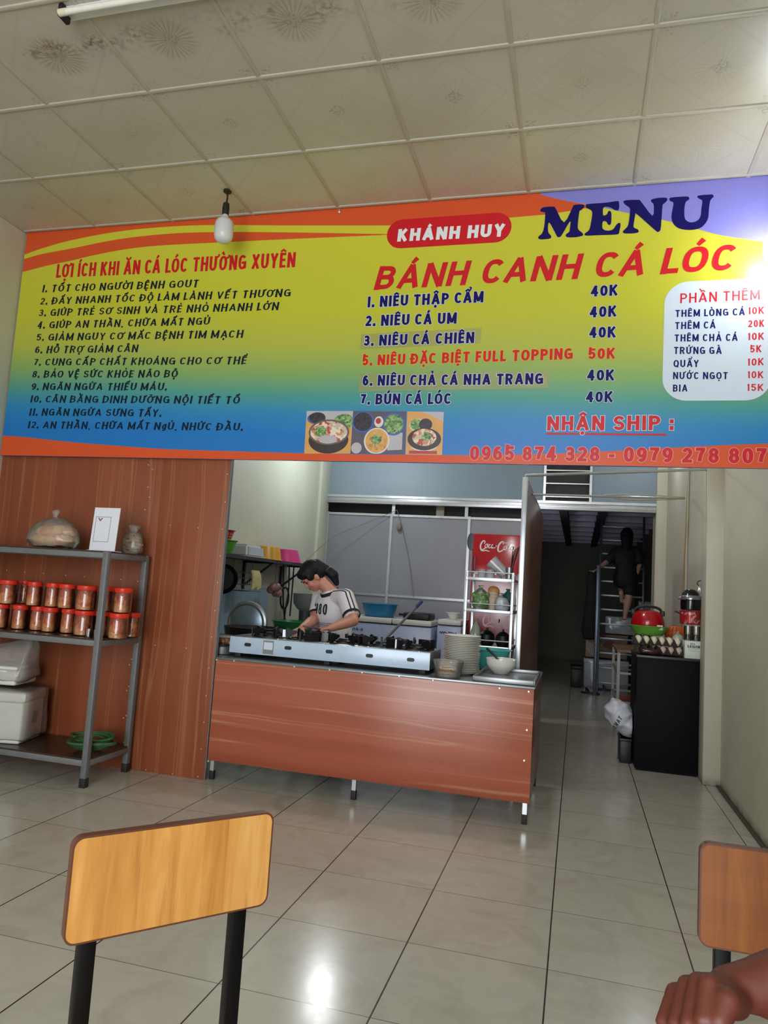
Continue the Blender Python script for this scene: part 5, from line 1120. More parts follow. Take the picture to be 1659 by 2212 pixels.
# top: clear pitcher, upturned cups, chopsticks in a holder
PT = thing('plastic_pitcher', 'clear grey plastic pitcher lying tilted on the top of the aluminium rack', 'pitcher', (-0.60, 5.77, KZ[0]+0.055))
g = G(); g.lathe([(0, 0), (0.04, 0), (0.052, 0.15), (0.054, 0.15), (0.043, -0.003), (0, -0.003)], (0.045, 0, -0.005), 0, 26, Matrix.Rotation(-0.85, 3, 'Y')); g.build('body', M_CUP, PT)
for i, (x, y) in enumerate(((-0.725, 5.70), (-0.655, 5.655))):
    o = thing('clear_cup', 'clear cup upside down on the rack top, '+('left one under the pitcher', 'right one under the pitcher')[i], 'cup', inrack(x, y, 0), 0, 'upturned cups on the rack top')
    g = G(); g.lathe([(0.038, 0), (0.040, 0), (0.028, 0.075), (0, 0.076), (0, 0.073), (0.026, 0.072), (0.036, 0.0)], (0, 0, 0), 0, 22); g.build('cup', M_CUP, o)
CH = thing('chopstick_holder', 'steel holder with dark chopsticks at the right end of the rack top', 'holder', inrack(-0.512, 5.66, 0))
g = G(); g.lathe([(0, 0), (0.028, 0), (0.030, 0.10), (0.028, 0.10), (0.026, 0.004), (0, 0.004)], (0, 0, 0), 0, 18); g.build('holder', M_STEEL, CH)
for k in range(5): g = G(); g.tube([(0.006*math.cos(k*2), 0.006*math.sin(k*2), 0.006), (0.02+0.012*k, 0.006*k-0.012, 0.23+0.01*k)], 0.0035, 0, 6); g.build('chopstick', mat('dark_chopstick', '#2c2428', 0.4), CH)
# middle: bag of greens, stack of paper cups, clear bags
def sack(name, lab, cat, loc, r, h, m, seed, jit=0.02, extra=None, sx=1.0, sy=1.0):
    o = thing(name, lab, cat, loc)
    g = G(); g.lathe([(0, 0), (r*.8, 0.002), (r, h*.18), (r*.98, h*.45), (r*.75, h*.72), (r*.3, h*.86), (r*.16, h*.9), (r*.32, h), (0, h*.97)], (0, 0, 0), 0, 30, None, sx, sy); g.jitter(jit, seed, 14/ max(r, .1)*0.1); g.jitter(jit*.35, seed+2, 45)
    g.build('bag', m, o)
    return o
o = sack('vegetable_bag', 'clear bag of green vegetables on the middle rack shelf', 'bag', inrack(-0.728, 5.70, 1), 0.07, 0.19, film('green_bag_film', '#a9c79a', 0.25, 0.15, 20), 21, 0.012)
g = G()
for k in range(14): a = k*2.4; g.ell((0.04*math.cos(a), 0.04*math.sin(a), 0.03+0.007*k), (0.035, 0.025, 0.02), 0, 10, 8, Matrix.Rotation(a, 3, 'Z'))
g.jitter(0.01, 4, 30); g.build('vegetables', speckle('greens', ['#4f8a3a', '#7fae5a', '#3c6e30', '#a3c47c'], 50), o)
PCU = thing('paper_cup', 'tan paper cup on a slanted stack of cups on the middle rack shelf', 'cup', inrack(-0.635, 5.72, 1))
tl = Matrix.Rotation(-0.12, 3, 'X')
for k in range(3): g = G(); g.lathe([(0.034, 0), (0.045, 0.09), (0.048, 0.092), (0.046, 0.096), (0.043, 0.09), (0.032, 0.004), (0, 0.004)], (0.002*k, 0.003*k, 0.006+0.022*k), 0, 22, tl); g.build('cup', mat('cream_paper', '#cdb79f', 0.6), PCU)
g = G(); g.ell((0.006, -0.004, 0.158), (0.046, 0.022, 0.034), 0, 22, 10, Matrix.Rotation(0.2, 3, 'Y')); g.build('lid', mat('orange_lid', '#c4823c', 0.5), PCU)
sack('clear_bag', 'crumpled clear bag on the middle rack shelf beside the cups', 'bag', inrack(-0.56, 5.66, 1), 0.055, 0.14, film('grey_bag_film', '#c2cad0', 0.75, 0.2, 24), 33, 0.012)
sack('teal_bag', 'dark teal plastic bag at the right of the middle rack shelf', 'bag', inrack(-0.53, 5.82, 1), 0.05, 0.17, mat('teal_bag', '#2f6a66', 0.3, 0, 0.3, 30), 41, 0.014)
# lower: clear bag, black pots, ring
sack('clear_bag', 'small clear bag of greens hanging low at the left of the lower rack shelf', 'bag', inrack(-0.75, 5.68, 2), 0.042, 0.20, film('pale_green_film', '#b4c4a8', 0.6, 0.15, 24), 51, 0.012)
for i, (x, y, r) in enumerate(((-0.672, 5.77, 0.06), (-0.543, 5.72, 0.055))):
    o = thing('black_pot', 'black clay pot on the lower rack shelf, '+('left one', 'right one by the divider')[i], 'pot', inrack(x, y, 2), 0, 'black pots on the rack')
    g = G(); g.lathe([(0, 0), (r*.7, 0), (r, 0.03), (r*1.02, 0.06), (r*.92, 0.085), (r*.96, 0.09), (r*.85, 0.09), (r*.8, 0.01), (0, 0.01)], (0, 0, 0), 0, 26); g.build('pot', M_IRON, o)
    g = G(); g.lathe([(r*.95, 0.09), (r*.5, 0.112), (r*.15, 0.118), (r*.15, 0.135), (0, 0.137)], (0, 0, 0), 0, 26); g.build('lid', M_IRON, o)
RG = thing('hanging_ring', 'dark metal ring hanging from the left post of the aluminium rack', 'ring', (kx0+0.012, ky0-0.012, 0.93))
g = G(); g.tube([(0.030*math.cos(a), -0.004, 0.03*math.sin(a)) for a in arc(24, 0, 2*PI)], 0.004, 0, 6, False); g.build('ring', mat('dark_ring', '#5b4a4a', 0.4, 0.5), RG)

# ------------------------------------------------------------------ right side: black cabinet and what stands on it
bx0, bx1, by0, by1, bz = 0.47, 0.945, 6.16, 6.78, 0.885
BC = thing('black_cabinet', 'plain black cabinet behind the wall pillar on the right', 'cabinet', ((bx0+bx1)/2, (by0+by1)/2, 0)); bx, by = (bx0+bx1)/2, (by0+by1)/2
g = G(); g.box((bx0-bx, by0-by, 0.02), (bx1-bx, by1-by, bz-0.02), 0, 0.003); g.box((bx0+0.02-bx, by0+0.02-by, 0), (bx1-bx-0.02, by1-by-0.02, 0.02), 0); g.build('body', mat('black_laminate', '#0c0c11', 0.6, 0, 0.25, 5, 0.12), BC)
g = G(); g.box((bx0-0.006-bx, by0-0.008-by, bz-0.02), (bx1-bx, by1-by, bz), 0, 0.003); g.build('top', mat('dark_top', '#2a2826', 0.4), BC)
# egg trays
M_TRAY = mat('grey_pulp', '#4c463f', 0.9, 0, 0.2, 40); M_EGG = mat('pale_egg', '#d8cfb4', 0.45, 0, 0.05); M_EGGP = mat('pink_egg', '#c9a9a4', 0.45, 0, 0.05)
def egg_tray(lab, loc, nx=6, ny=5, s=0.060):
    o = thing('egg_tray', lab, 'egg tray', loc, 0, 'egg trays on the black cabinet')
    g = G(); N = 4
    vs = []; ix = nx*N; iy = ny*N
    for j in range(iy+1):
        for i in range(ix+1):
            u, v = i/N, j/N; h = 0.022 - 0.018*math.cos(2*PI*u)*1.0*0.5 - 0.018*math.cos(2*PI*v)*0.5
            c_ = math.cos(PI*u)**2*math.cos(PI*v)**2; h = 0.006 + 0.052*c_ + 0.012*(math.cos(PI*u)**2 + math.cos(PI*v)**2)*0.5
            vs.append(((u-nx/2)*s, (v-ny/2)*s, h))
    fs = [(j*(ix+1)+i, j*(ix+1)+i+1, (j+1)*(ix+1)+i+1, (j+1)*(ix+1)+i) for j in range(iy) for i in range(ix)]
    g.raw(vs, fs); g.build('tray', M_TRAY, o); return o
TX0, TY0 = 0.640, 6.36
egg_tray('lower grey egg tray on the black cabinet', (TX0, TY0, bz+0.001), 6, 5, 0.058)
egg_tray('upper grey egg tray under the green basin', (TX0-0.01, TY0, bz+0.068), 6, 5, 0.058)
def egg_mesh(m): g = G(); g.lathe([(0, 0), (0.014, 0.003), (0.022, 0.012), (0.0255, 0.025), (0.024, 0.040), (0.016, 0.056), (0.007, 0.063), (0, 0.0645)], (0, 0, 0), 0, 16); return g.build('egg', m)
e0 = egg_mesh(M_EGG); e1 = egg_mesh(M_EGGP); n0 = n1 = 0
nth = ['first', 'second', 'third', 'fourth', 'fifth', 'sixth']
for j in range(3):
    for i in range(6):
        o = e0 if n0 == 0 else dup(e0); n0 += 1
        o.location = (TX0-0.01 + (i-2.5)*0.058, TY0 + (j-2)*0.058, bz+0.084)
        tag(o, 'pale egg in the upper tray, %s from the left, %s' % (nth[i], ('front row', 'second row, partly under the basin', 'third row, under the green basin')[j]), 'egg', 'eggs in the upper tray')
for i in (3, 4, 5):
    o = e1 if n1 == 0 else dup(e1); n1 += 1
    o.location = (TX0 + (i-2.5)*0.058, TY0 - 2*0.058, bz+0.017)
    tag(o, 'pinkish egg in the front of the lower tray, %s of three' % ('left', 'middle', 'right')[i-3], 'egg', 'eggs in the lower tray')
pb = thing('plastic_packet', 'dark red shiny packet lying in front of the lower egg tray', 'packet', (TX0-0.075, by0+0.022, bz+0.001))
g = G(); g.ell((0, 0, 0.03), (0.085, 0.026, 0.026), 0, 20, 10); g.jitter(0.008, 6, 25); g.build('packet', mat('maroon_film', '#3a1520', 0.15, 0, 0.3, 30), pb)
GBZ = bz+0.151
basin('plastic_basin', 'light green plastic basin standing on the eggs with the red kettle in it', 'basin', (0.575, 6.42, GBZ), 0.11, 0.155, 0.075, translucent('lime_plastic', '#6cae3e'))
RKT = thing('red_kettle', 'round red kettle with black handles sitting in the green basin', 'kettle', (0.565, 6.43, GBZ+0.012))
g = G(); g.lathe([(0, 0), (0.105, 0.0), (0.125, 0.03), (0.132, 0.085), (0.120, 0.14), (0.095, 0.175), (0.05, 0.19), (0, 0.192)], (0, 0, 0), 0, 36); g.build('body', mat('red_enamel', '#a30f1a', 0.18, 0, 0.05), RKT)
g = G(); g.tube(smooth_path([(-0.11, 0, 0.165), (-0.085, 0, 0.205), (0, 0, 0.222), (0.085, 0, 0.205), (0.11, 0, 0.165)]), 0.011, 0, 8); g.box((-0.13, -0.018, 0.145), (-0.10, 0.018, 0.19), 0, 0.006); g.box((0.10, -0.018, 0.145), (0.13, 0.018, 0.19), 0, 0.006); g.build('handle', M_BLACK, RKT)
g = G(); g.box((0.06, -0.135, 0.035), (0.105, -0.11, 0.075), 0, 0.004); g.build('tag', mat('white_tag', '#cfcfc6', 0.6), RKT)
OB = thing('orange_bag', 'orange round bag beside the red kettle', 'bag', (0.80, 6.60, GBZ-0.06))
g = G(); g.ell((0, 0, 0.075), (0.085, 0.08, 0.075), 0, 24, 14); g.jitter(0.010, 3, 16)
for k in range(4): a = 0.4*k-1.2; g.tube([(0.086*math.sin(a)*math.cos(t_), -0.083*math.cos(a*0.5)*math.cos(t_)*abs(math.cos(a)), 0.075+0.077*math.sin(t_)) for t_ in arc(12, -1.2, 1.4)], 0.003, 1, 5)
g.build('bag', [mat('orange_fabric', '#c8622a', 0.5, 0, 0.2, 20), mat('dark_seam', '#8a3c18', 0.6)], OB)
sack('clear_bag', 'crumpled clear bag between the egg tray and the beer carton', 'bag', (0.79, 6.36, bz+0.07), 0.05, 0.13, film('egg_film', '#cdd3cf', 0.6, 0.15, 26), 61, 0.014)
CB = thing('paper_carton', 'white carton with dark green lettering on the black cabinet by the pillar', 'carton', (0.885, 6.30, bz+0.001))
g = G(); g.box((-0.062, -0.11, 0.0), (0.055, 0.10, 0.135), 0, 0.002); g.build('carton', mat('white_carton', '#d5dcd2', 0.55, 0, 0.05), CB)
M_DGREEN = mat('dark_green_ink', '#20402f', 0.5)
lettering('carton_lettering', 'BIA', (-0.022, 0.108, 0.012, 0.1075, 0.011), M_DGREEN, CB, -0.1112, wt=0.22, gap=0.14)
lettering('carton_lettering', 'SAIGON', (-0.046, 0.083, 0.046, 0.082, 0.021), M_DGREEN, CB, -0.1112, wt=0.24, gap=0.12)
lettering('carton_lettering', 'LAGER', (-0.036, 0.068, 0.036, 0.067, 0.009), mat('pale_green_ink', '#8fa090', 0.5), CB, -0.1112, wt=0.2, gap=0.5)
g = G(); g.flat([(-0.03, 0.060), (0.055, 0.058), (0.055, 0.0565), (-0.03, 0.0585)], -0.1112, 0); g.build('printed_rule', M_DGREEN, CB, recalc=False)
for i, x in enumerate((-0.032, 0.028)):
    o = thing('glass_jar', 'clear glass jar with dark contents on the white carton, '+('left one', 'right one by the pillar')[i], 'jar', (0.885+x, 6.27, bz+0.137), 0, 'glass jars on the carton')
    g = G(); g.lathe([(0, 0), (0.026, 0), (0.029, 0.005), (0.029, 0.115), (0.0275, 0.115), (0.0275, 0.008), (0, 0.006)], (0, 0, 0), 0, 22); g.build('glass', M_GLASS, o)
    g = G(); g.lathe([(0, 0.008), (0.026, 0.009), (0.026, 0.04), (0, 0.05)], (0, 0, 0), 0, 18); g.jitter(0.004, i, 60); g.build('contents', mat('dark_green_contents', '#1d3028', 0.5), o)
    g = G(); g.lathe([(0, 0.113), (0.03, 0.113), (0.0305, 0.122), (0, 0.124)], (0, 0, 0), 0, 22); g.build('lid', mat('pale_lid', '#b6beb4', 0.4), o)
RP = thing('red_pot', 'red pot with pale flowers standing on the glass jars', 'pot', (0.868, 6.28, bz+0.263))
t = NT('red_flower_print'); n_ = t.noise(t.coord(), 18, 3, 0.6, 1.0); t.base(t.ramp(n_, [(0.52, '#a8262c'), (0.60, '#d2a3a0')]), 0.2, 0.2); 
g = G(); g.lathe([(0, 0), (0.066, 0), (0.074, 0.01), (0.079, 0.10), (0.083, 0.105), (0.076, 0.108), (0, 0.11)], (0, 0, 0), 0, 32); g.build('body', t.m, RP)
g = G(); g.tube(smooth_path([(-0.078, 0, 0.08), (-0.11, -0.01, 0.095), (-0.118, -0.01, 0.08)]), 0.006, 0, 8); g.build('handle', mat('dark_red_handle', '#5a2324', 0.4), RP)
HM = thing('motorbike_helmet', 'glossy black motorbike helmet on top of the red pot', 'helmet', (0.872, 6.30, bz+0.374))
g = G(); g.lathe([(0.062, 0.0), (0.073, 0.004), (0.076, 0.05), (0.074, 0.09), (0.062, 0.135), (0.04, 0.16), (0, 0.17)], (0, 0, 0), 0, 32); g.build('shell', mat('gloss_black', '#101014', 0.08, 0, 0.05), HM)
g = G(); g.lathe([(0.0765, 0.085), (0.0775, 0.085), (0.0775, 0.105), (0.070, 0.117)], (0, 0, 0), 0, 32, None, 1, 1, -PI, 0.2); g.tube([(-0.079, 0.0, 0.095), (-0.093, -0.02, 0.085), (-0.05, -0.085, 0.085)], 0.006, 0, 6); g.build('visor_edge', mat('silver_edge', '#9a9ca4', 0.2, 0.7), HM)
WH = thing('key_bunch', 'small metal hook with keys on the wall edge above the helmet', 'keys', (0.936, 6.30, 1.47))
g = G(); g.tube(smooth_path([(0.01, 0, 0.03), (-0.012, -0.005, 0.02), (-0.018, -0.005, 0.0), (-0.004, -0.006, -0.012)]), 0.004, 0, 6)
for k in range(2): g.box((-0.008+k*0.008, -0.008, -0.055-0.01*k), (0.002+k*0.008, -0.005, -0.012), 1, 0.001, Matrix.Rotation(0.2-0.3*k, 3, 'Y'))
g.build('keys', [M_BLACK, M_SCREW], WH)

# rails and wires across the passage
RL = tag((lambda g: (g.tube([(-0.40, 5.36, 2.165), (0.925, 5.99, 2.345)], 0.011, 0, 10), g.build('rail', M_ALU))[1])(G()), 'aluminium rail from the divider top to the right pillar', 'rail')
q0, q1 = (-0.379, 5.9, 2.101), (0.89, 6.9, 2.241)
RL2 = tag((lambda g: (g.tube([q0, q1], 0.009, 0, 8), g.build('rail', M_ALU))[1])(G()), 'thinner rail carrying wires below the upper rail', 'rail')
g = G(); m_ = Vector(q0)*0.35+Vector(q1)*0.65
g.tube(smooth_path([Vector(q0)*0.55+Vector(q1)*0.45+Vector((0, -0.01, 0.012)), m_+Vector((0, -0.012, 0.02)), Vector(q1)+Vector((0, -0.01, 0.01))]), 0.005, 0, 6)
g.tube(smooth_path([Vector(q0)*0.5+Vector(q1)*0.5+Vector((0, -0.012, -0.01)), m_+Vector((0, -0.012, -0.03)), Vector(q1)+Vector((0, -0.01, -0.005))]), 0.004, 1, 6)
tag(g.build('rail_wire', [mat('pale_wire', '#c4c6b4', 0.5), mat('yellow_wire', '#b9a15a', 0.5)]), 'pale and yellow wires tied along the thinner rail', 'wire')
g = G(); w0, w1 = (0.942, 7.039, 2.504), (0.942, 7.132, 0.914)
g.tube([(0.94, w0[1], 2.75), (0.94, w1[1], 0.55)], 0.009, 0, 8); tag(g.build('conduit', mat('cream_conduit', '#b6b3a2', 0.5)), 'thin vertical conduit on the recessed right wall', 'pipe')
g = G(); g.tube(smooth_path([(0.938, w0[1]+0.06, 2.4), (0.935, w0[1]+0.12, 1.9), (0.936, w0[1]+0.24, 1.35), (0.938, w0[1]+0.30, 0.9)]), 0.005, 0, 6); tag(g.build('yellow_cable', mat('ochre_cable', '#b08850', 0.5)), 'loose ochre cable hanging beside the conduit', 'cable')
# tie rope in the kitchen
g = G(); g.tube(smooth_path([(-3, 7.816, 1.539), (-2.933, 8.5, 1.864), (-2.604, 8.75, 2.075), (-2.235, 8.86, 2.265)]), 0.0035, 0, 6)
g.tube(smooth_path([(-2.235, 8.86, 2.265), (-2.161, 8.86, 2.045), (-2.046, 8.86, 1.643), (-1.955, 8.84, 1.19)]), 0.0035, 0, 6); g.ell((-2.196, 8.855, 2.054), (0.035, 0.025, 0.05), 0, 10, 8); tag(g.build('rope', mat('brown_rope', '#77706a', 0.8)), 'thin slack rope knotted on the grey partition frame', 'rope')

# ------------------------------------------------------------------ dark store room: ladder, boxes, slippers
LB = thing('steel_ladder', 'steep grey steel ladder in the dark room beyond the opening', 'ladder', (0.58, 10.8, 0))
lx0, lx1 = -0.275, 0.32
def lad(z): return 0.17*z
for x, nm in ((lx0, 'rail'), (lx1, 'rail')):
    g = G(); g.bar((x, 0, 0), (x, lad(2.75), 2.75), 0.05, 0.03, 0, 0.003, (1, 0, 0)); g.build(nm, mat('blue_grey_steel', '#4a5162', 0.35, 0.5), LB)
for k in range(13):
    z = 0.16 + k*0.203
    g = G(); g.bar((lx0, lad(z), z), (lx1, lad(z), z), 0.026, 0.026, 0, 0.003); g.build('rung', mat('rung_steel', '#7a808c', 0.35, 0.5), LB)
g = G(); g.bar((lx0-0.035, -0.16, 0.0), (lx0-0.035, -0.16, 1.79), 0.05, 0.05, 0, 0.004); g.bar((lx0-0.035, -0.16, 1.77), (lx0-0.035, lad(1.8), 1.77), 0.04, 0.04); g.build('handrail', mat('handrail_steel', '#555d70', 0.3, 0.5), LB)
M_FOAMW = mat('dull_foam', '#b9bdc2', 0.6, 0, 0.1, 20)
def crate(name, lab, cat, lo, hi, m, tape=None, film_=None):
    c = ((lo[0]+hi[0])/2, (lo[1]+hi[1])/2, lo[2]); o = thing(name, lab, cat, c)
    d = [(hi[i]-lo[i])/2 for i in range(3)]
    g = G(); g.box((-d[0], -d[1], 0), (d[0], d[1], d[2]*2*0.86), 0, 0.012); g.build('box', m, o)
    g = G(); g.box((-d[0]-0.008, -d[1]-0.008, d[2]*2*0.86), (d[0]+0.008, d[1]+0.008, d[2]*2), 0, 0.012); g.build('lid', m, o)
    if tape: g = G(); g.box((-0.03, -d[1]-0.012, d[2]*0.9), (0.03, -d[1]-0.006, d[2]*2+0.002), 0); g.build('tape', tape, o)
    if film_: 
        g = G(); g.box((-d[0]-0.015, -d[1]-0.018, 0.012), (d[0]+0.015, d[1]+0.015, d[2]*2+0.012), 0, 0.02); bmesh.ops.subdivide_edges(g.bm, edges=g.bm.edges[:], cuts=4, use_grid_fill=True); g.jitter(0.010, 5, 14); g.build('wrap', film_, o)
    return o
WR = film('box_wrap', '#c8ced4', 0.22, 0.1, 16)
crate('foam_box', 'white foam box at the bottom of the stack behind the ladder', 'foam box', (0.13, 11.55, 0.001), (0.76, 12.0, 0.42), M_FOAMW, None, WR)
t = NT('printed_carton'); n_ = t.voro(t.coord(), 7, 'Color'); t.base(t.ramp(t.sep(n_)[0], [(0.0, '#7c6a50'), (0.45, '#9c9488'), (0.6, '#6a2a28'), (0.8, '#8c7a5c')], 'CONSTANT'), 0.6)
crate('cardboard_box', 'printed cardboard box in the middle of the stack behind the ladder', 'box', (0.14, 11.57, 0.445), (0.74, 11.98, 0.80), t.m)
crate('foam_box', 'film-wrapped white foam box high in the stack behind the ladder', 'foam box', (0.42, 11.60, 0.815), (0.86, 11.98, 1.07), M_FOAMW, mat('tape', '#7d7a68', 0.5), WR)
crate('storage_bin', 'pale grey plastic bin on the right behind the ladder', 'bin', (0.90, 11.62, 0.815), (1.12, 12.0, 1.32), mat('grey_bin', '#7c8794', 0.35), None, WR)
crate('storage_bin', 'grey bin on the floor right of the foam box stack', 'bin', (0.80, 11.6, 0.001), (1.12, 12.0, 0.80), mat('dark_bin', '#4a4f55', 0.5))
crate('black_case', 'low black case on the floor left of the box stack', 'case', (-0.06, 11.35, 0.001), (0.10, 11.75, 0.31), M_BLACK)
HG = thing('hanging_coat', 'dark cloth coat hanging left of the ladder', 'coat', (0.20, 11.2, 0.72))
g = G(); g.lathe([(0, 0.0), (0.10, 0.01), (0.13, 0.15), (0.11, 0.4), (0.08, 0.7), (0.09, 0.92), (0.04, 0.99), (0, 1.0)], (0, 0, 0), 0, 20, None, 1.0, 0.55); g.jitter(0.02, 9, 9); g.build('coat', mat('black_cloth', '#0e0f12', 0.8), HG)
SL = mat('dark_slipper', '#20222c', 0.5); SLB = mat('navy_slipper', '#1d2348', 0.5)
def slipper(lab, loc, rz, m):
    o = thing('slipper', lab, 'slipper', loc, rz, 'slippers at the ladder foot')
    g = G(); o_ = [(0.05*math.sin(a)*(1.0 if math.cos(a) > 0 else 0.85), 0.13*math.cos(a)) for a in arc(24, 0, 2*PI)[:-1]]; g.prism([(x, y, 0) for x, y in o_], (0, 0, 0.022)); g.build('sole', m, o)
    g = G(); g.tube(smooth_path([(-0.047, 0.03, 0.015), (-0.03, 0.05, 0.055), (0.0, 0.06, 0.068), (0.03, 0.05, 0.055), (0.047, 0.03, 0.015)]), 0.014, 0, 8); g.build('strap', m, o); return o
p = (0.215, 10.746, 0)
slipper('dark slipper lying alone in front of the ladder', (p[0], p[1], 0.001), 1.3, SL)
p = (0.465, 11.332, 0)
slipper('navy slipper lying right of the lone dark slipper', (p[0], p[1], 0.001), 1.7, SLB)
p = (0.605, 12.58, 0)
slipper('dark slipper with pale stripes at the foot of the box stack', (p[0], p[1]-0.1, 0.001), 0.9, SL)
# low metal table behind the cabinet, orange crate under it, white sack
MT = thing('metal_table', 'narrow pale metal stand between the ladder and the black cabinet', 'stand', (0.56, 8.15, 0))
g = G(); g.box((-0.17, -0.55, 0.80), (0.33, 0.55, 0.825), 0, 0.004); g.build('top', mat('brown_board', '#6f5138', 0.5), MT)
for x in (-0.15, 0.31):
    for y in (-0.52, 0.52): g = G(); g.bar((x, y, 0), (x, y, 0.80), 0.028, 0.028); g.build('leg', mat('pale_leg', '#90908a', 0.5, 0.3), MT)
g = G()
for z in (0.32, 0.6): g.bar((-0.15, -0.52, z), (0.31, -0.52, z), 0.02, 0.02); g.bar((-0.15, 0.52, z), (0.31, 0.52, z), 0.02, 0.02); g.bar((-0.15, -0.52, z), (-0.15, 0.52, z), 0.02, 0.02)
g.build('stretcher', mat('pale_leg', '#90908a', 0.5, 0.3), MT)
OC = thing('plastic_crate', 'orange-red plastic crate under the pale metal stand', 'crate', (0.56, 8.1, 0.001))
g = G(); g.box((-0.11, -0.25, 0), (0.25, 0.25, 0.30), 0, 0.01); 
for z in (0.08, 0.16, 0.24): g.box((-0.116, -0.256, z), (0.256, 0.256, z+0.02), 1, 0.003)
g.build('crate', [mat('dull_orange', '#8c3a24', 0.5), mat('dull_orange_rib', '#743020', 0.5)], OC)
ST2 = thing('shade_box', 'added low black box for the shade under the white sack beside the cabinet', 'bin', (0.42, 6.50, 0))  # black box added where shade lies below the sack; also carries it
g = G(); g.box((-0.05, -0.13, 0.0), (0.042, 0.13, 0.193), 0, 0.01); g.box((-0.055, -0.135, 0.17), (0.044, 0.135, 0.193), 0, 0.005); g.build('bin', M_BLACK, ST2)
def capsule(g, p, q, r, r2, n=14):
    p = Vector(p); q = Vector(q); g.tube([p, q], r, 0, n, True, r2); g.ell(p, r, 0, n, 8); g.ell(q, r2, 0, n, 8)
def fuse(g, name, mats, parent, voxel, smooth=4, fac=0.5):
    """grow one continuous surface round all collected shapes"""
    o = g.build(name, mats, None, recalc=True)
    m = o.modifiers.new('r', 'REMESH'); m.mode = 'VOXEL'; m.voxel_size = voxel; m.use_smooth_shade = True
    s = o.modifiers.new('s', 'SMOOTH'); s.iterations = smooth; s.factor = fac
    bpy.context.view_layer.update()
    dg = bpy.context.evaluated_depsgraph_get(); me = bpy.data.meshes.new_from_object(o.evaluated_get(dg)); me.name = name
    o.modifiers.clear(); o.data = me; me.materials.clear()
    for mm in (mats if isinstance(mats, (list, tuple)) else [mats]): me.materials.append(mm)
    for p in me.polygons: p.use_smooth = True; p.material_index = 0
    if parent: o.parent = parent
    return o
SK_ = thing('white_sack', 'white plastic sack slumped on the added low black box against the black cabinet', 'sack', (0.36, 6.45, 0.195)); sb_ = Vector((0.36, 6.45, 0.195))
g = G()
for c_, r_ in (((0.33, 6.42, 0.397), (.098, .12, .104)), ((0.375, 6.42, 0.357), (.108, .13, .128)), ((0.434, 6.42, 0.304), (.095, .12, .105))): g.ell(Vector(c_)-sb_, r_, 0, 24, 14)
capsule(g, Vector((0.33, 6.42, 0.419))-sb_, Vector((0.306, 6.42, 0.477))-sb_, 0.06, 0.03); capsule(g, Vector((0.387, 6.42, 0.425))-sb_, Vector((0.464, 6.42, 0.396))-sb_, 0.05, 0.03); capsule(g, Vector((0.438, 6.42, 0.29))-sb_, Vector((0.49, 6.42, 0.222))-sb_, 0.06, 0.035)
sk = fuse(g, 'sack', mat('white_film', '#c9ccd6', 0.4, 0, 0.06, 8), SK_, 0.008, 6)
from mathutils import noise as mnoise
for v in sk.data.vertices:
    q = v.co*9; d_ = abs(mnoise.noise(q))*0.030 + abs(mnoise.noise(v.co*20 + Vector((3, 1, 2))))*0.006; v.co += (Vector((0.0, 0, 0.14)) - v.co).normalized()*d_; v.co.x = min(v.co.x, 0.10); v.co.z = max(v.co.z, 0.003)
def bvh(o): dg = bpy.context.evaluated_depsgraph_get(); return BVHTree.FromObject(o, dg)
def project(V, F, org, ex, ez, dirn, tree, lift=0.002, reach=1.0):
    vs = []
    for q in V:
        P = org + ex*q[0] + ez*q[1] - dirn*reach*0.5; h = tree.ray_cast(P, dirn, reach)
        hp = h[0] if h[0] is not None else org + ex*q[0] + ez*q[1]
        vs.append(hp - dirn*(lift + (q[2] if len(q) > 2 else 0)))
    return vs
T_ = bvh(sk); V, F, W = compose('OMAT', 0.2, 1.0, 0.15, 0.25)
g = G(); d_ = Vector((0.15, 1, -0.05)).normalized(); ex = Vector((0.5, 0, 0.87)).normalized()*0.034; ez = Vector((-0.87, 0, 0.5)).normalized()*0.034
g.raw(project(V, F, Vector((-0.015, 0, 0.055)), ex, ez, d_, T_, 0.003), F, 0, False); g.build('printed_lettering', mat('dark_green_ink', '#20402f', 0.5), SK_, recalc=False)

# ------------------------------------------------------------------ people
def frame(s, f, u): return Matrix((s, f, u)).transposed()
def m_skin(name, a, b):
    t = NT(name); n = t.noise(t.coord(), 12, 3); t.base(t.mix(n, a, b), 0.5); t.b.inputs['Subsurface Weight'].default_value = 0.12; t.b.inputs['Subsurface Radius'].default_value = (0.01, 0.004, 0.002); return t.m
def hand(g, wrist, palm, across, normal, spread, curls, L=0.085, r=0.0085, thumb=None):
    """palm and five separate fingers; palm = direction to the knuckles, normal = back of the hand"""
    wrist = Vector(wrist); palm = palm.normalized(); across = across.normalized(); normal = normal.normalized()
    for k in range(4):
        c = across*(k-1.5)*0.019; kn = wrist + palm*(L*(1.0, 1.04, 1.0, 0.92)[k]) + c*1.05
        capsule(g, wrist + c*0.6 + palm*0.01, kn, 0.0125, 0.0105, 10)
        d = palm.copy(); p = kn
        for j, ln in enumerate(((0.040, 0.026, 0.02), (0.044, 0.029, 0.022), (0.041, 0.027, 0.021), (0.033, 0.021, 0.018))[k]):
            d = Quaternion(across, -curls[j] if False else curls[j]) @ d; q = p + d*ln; capsule(g, p, q, r*(1-0.08*j), r*(0.92-0.08*j), 10); p = q
    if thumb is not None:
        t0 = wrist + palm*0.02 - across*0.026*thumb; d = (palm*0.75 - across*0.75*thumb - normal*0.25).normalized(); t1 = t0 + d*0.042
        capsule(g, wrist + palm*0.015 - across*0.012*thumb, t1, 0.0135, 0.011, 10); d2 = (palm*0.95 - across*0.15*thumb - normal*0.3).normalized(); t2 = t1 + d2*0.03; capsule(g, t1, t2, 0.0105, 0.0095, 10)
        capsule(g, t2, t2 + d2*0.022, 0.0095, 0.008, 10)
Z = Vector((0, 0, 1))
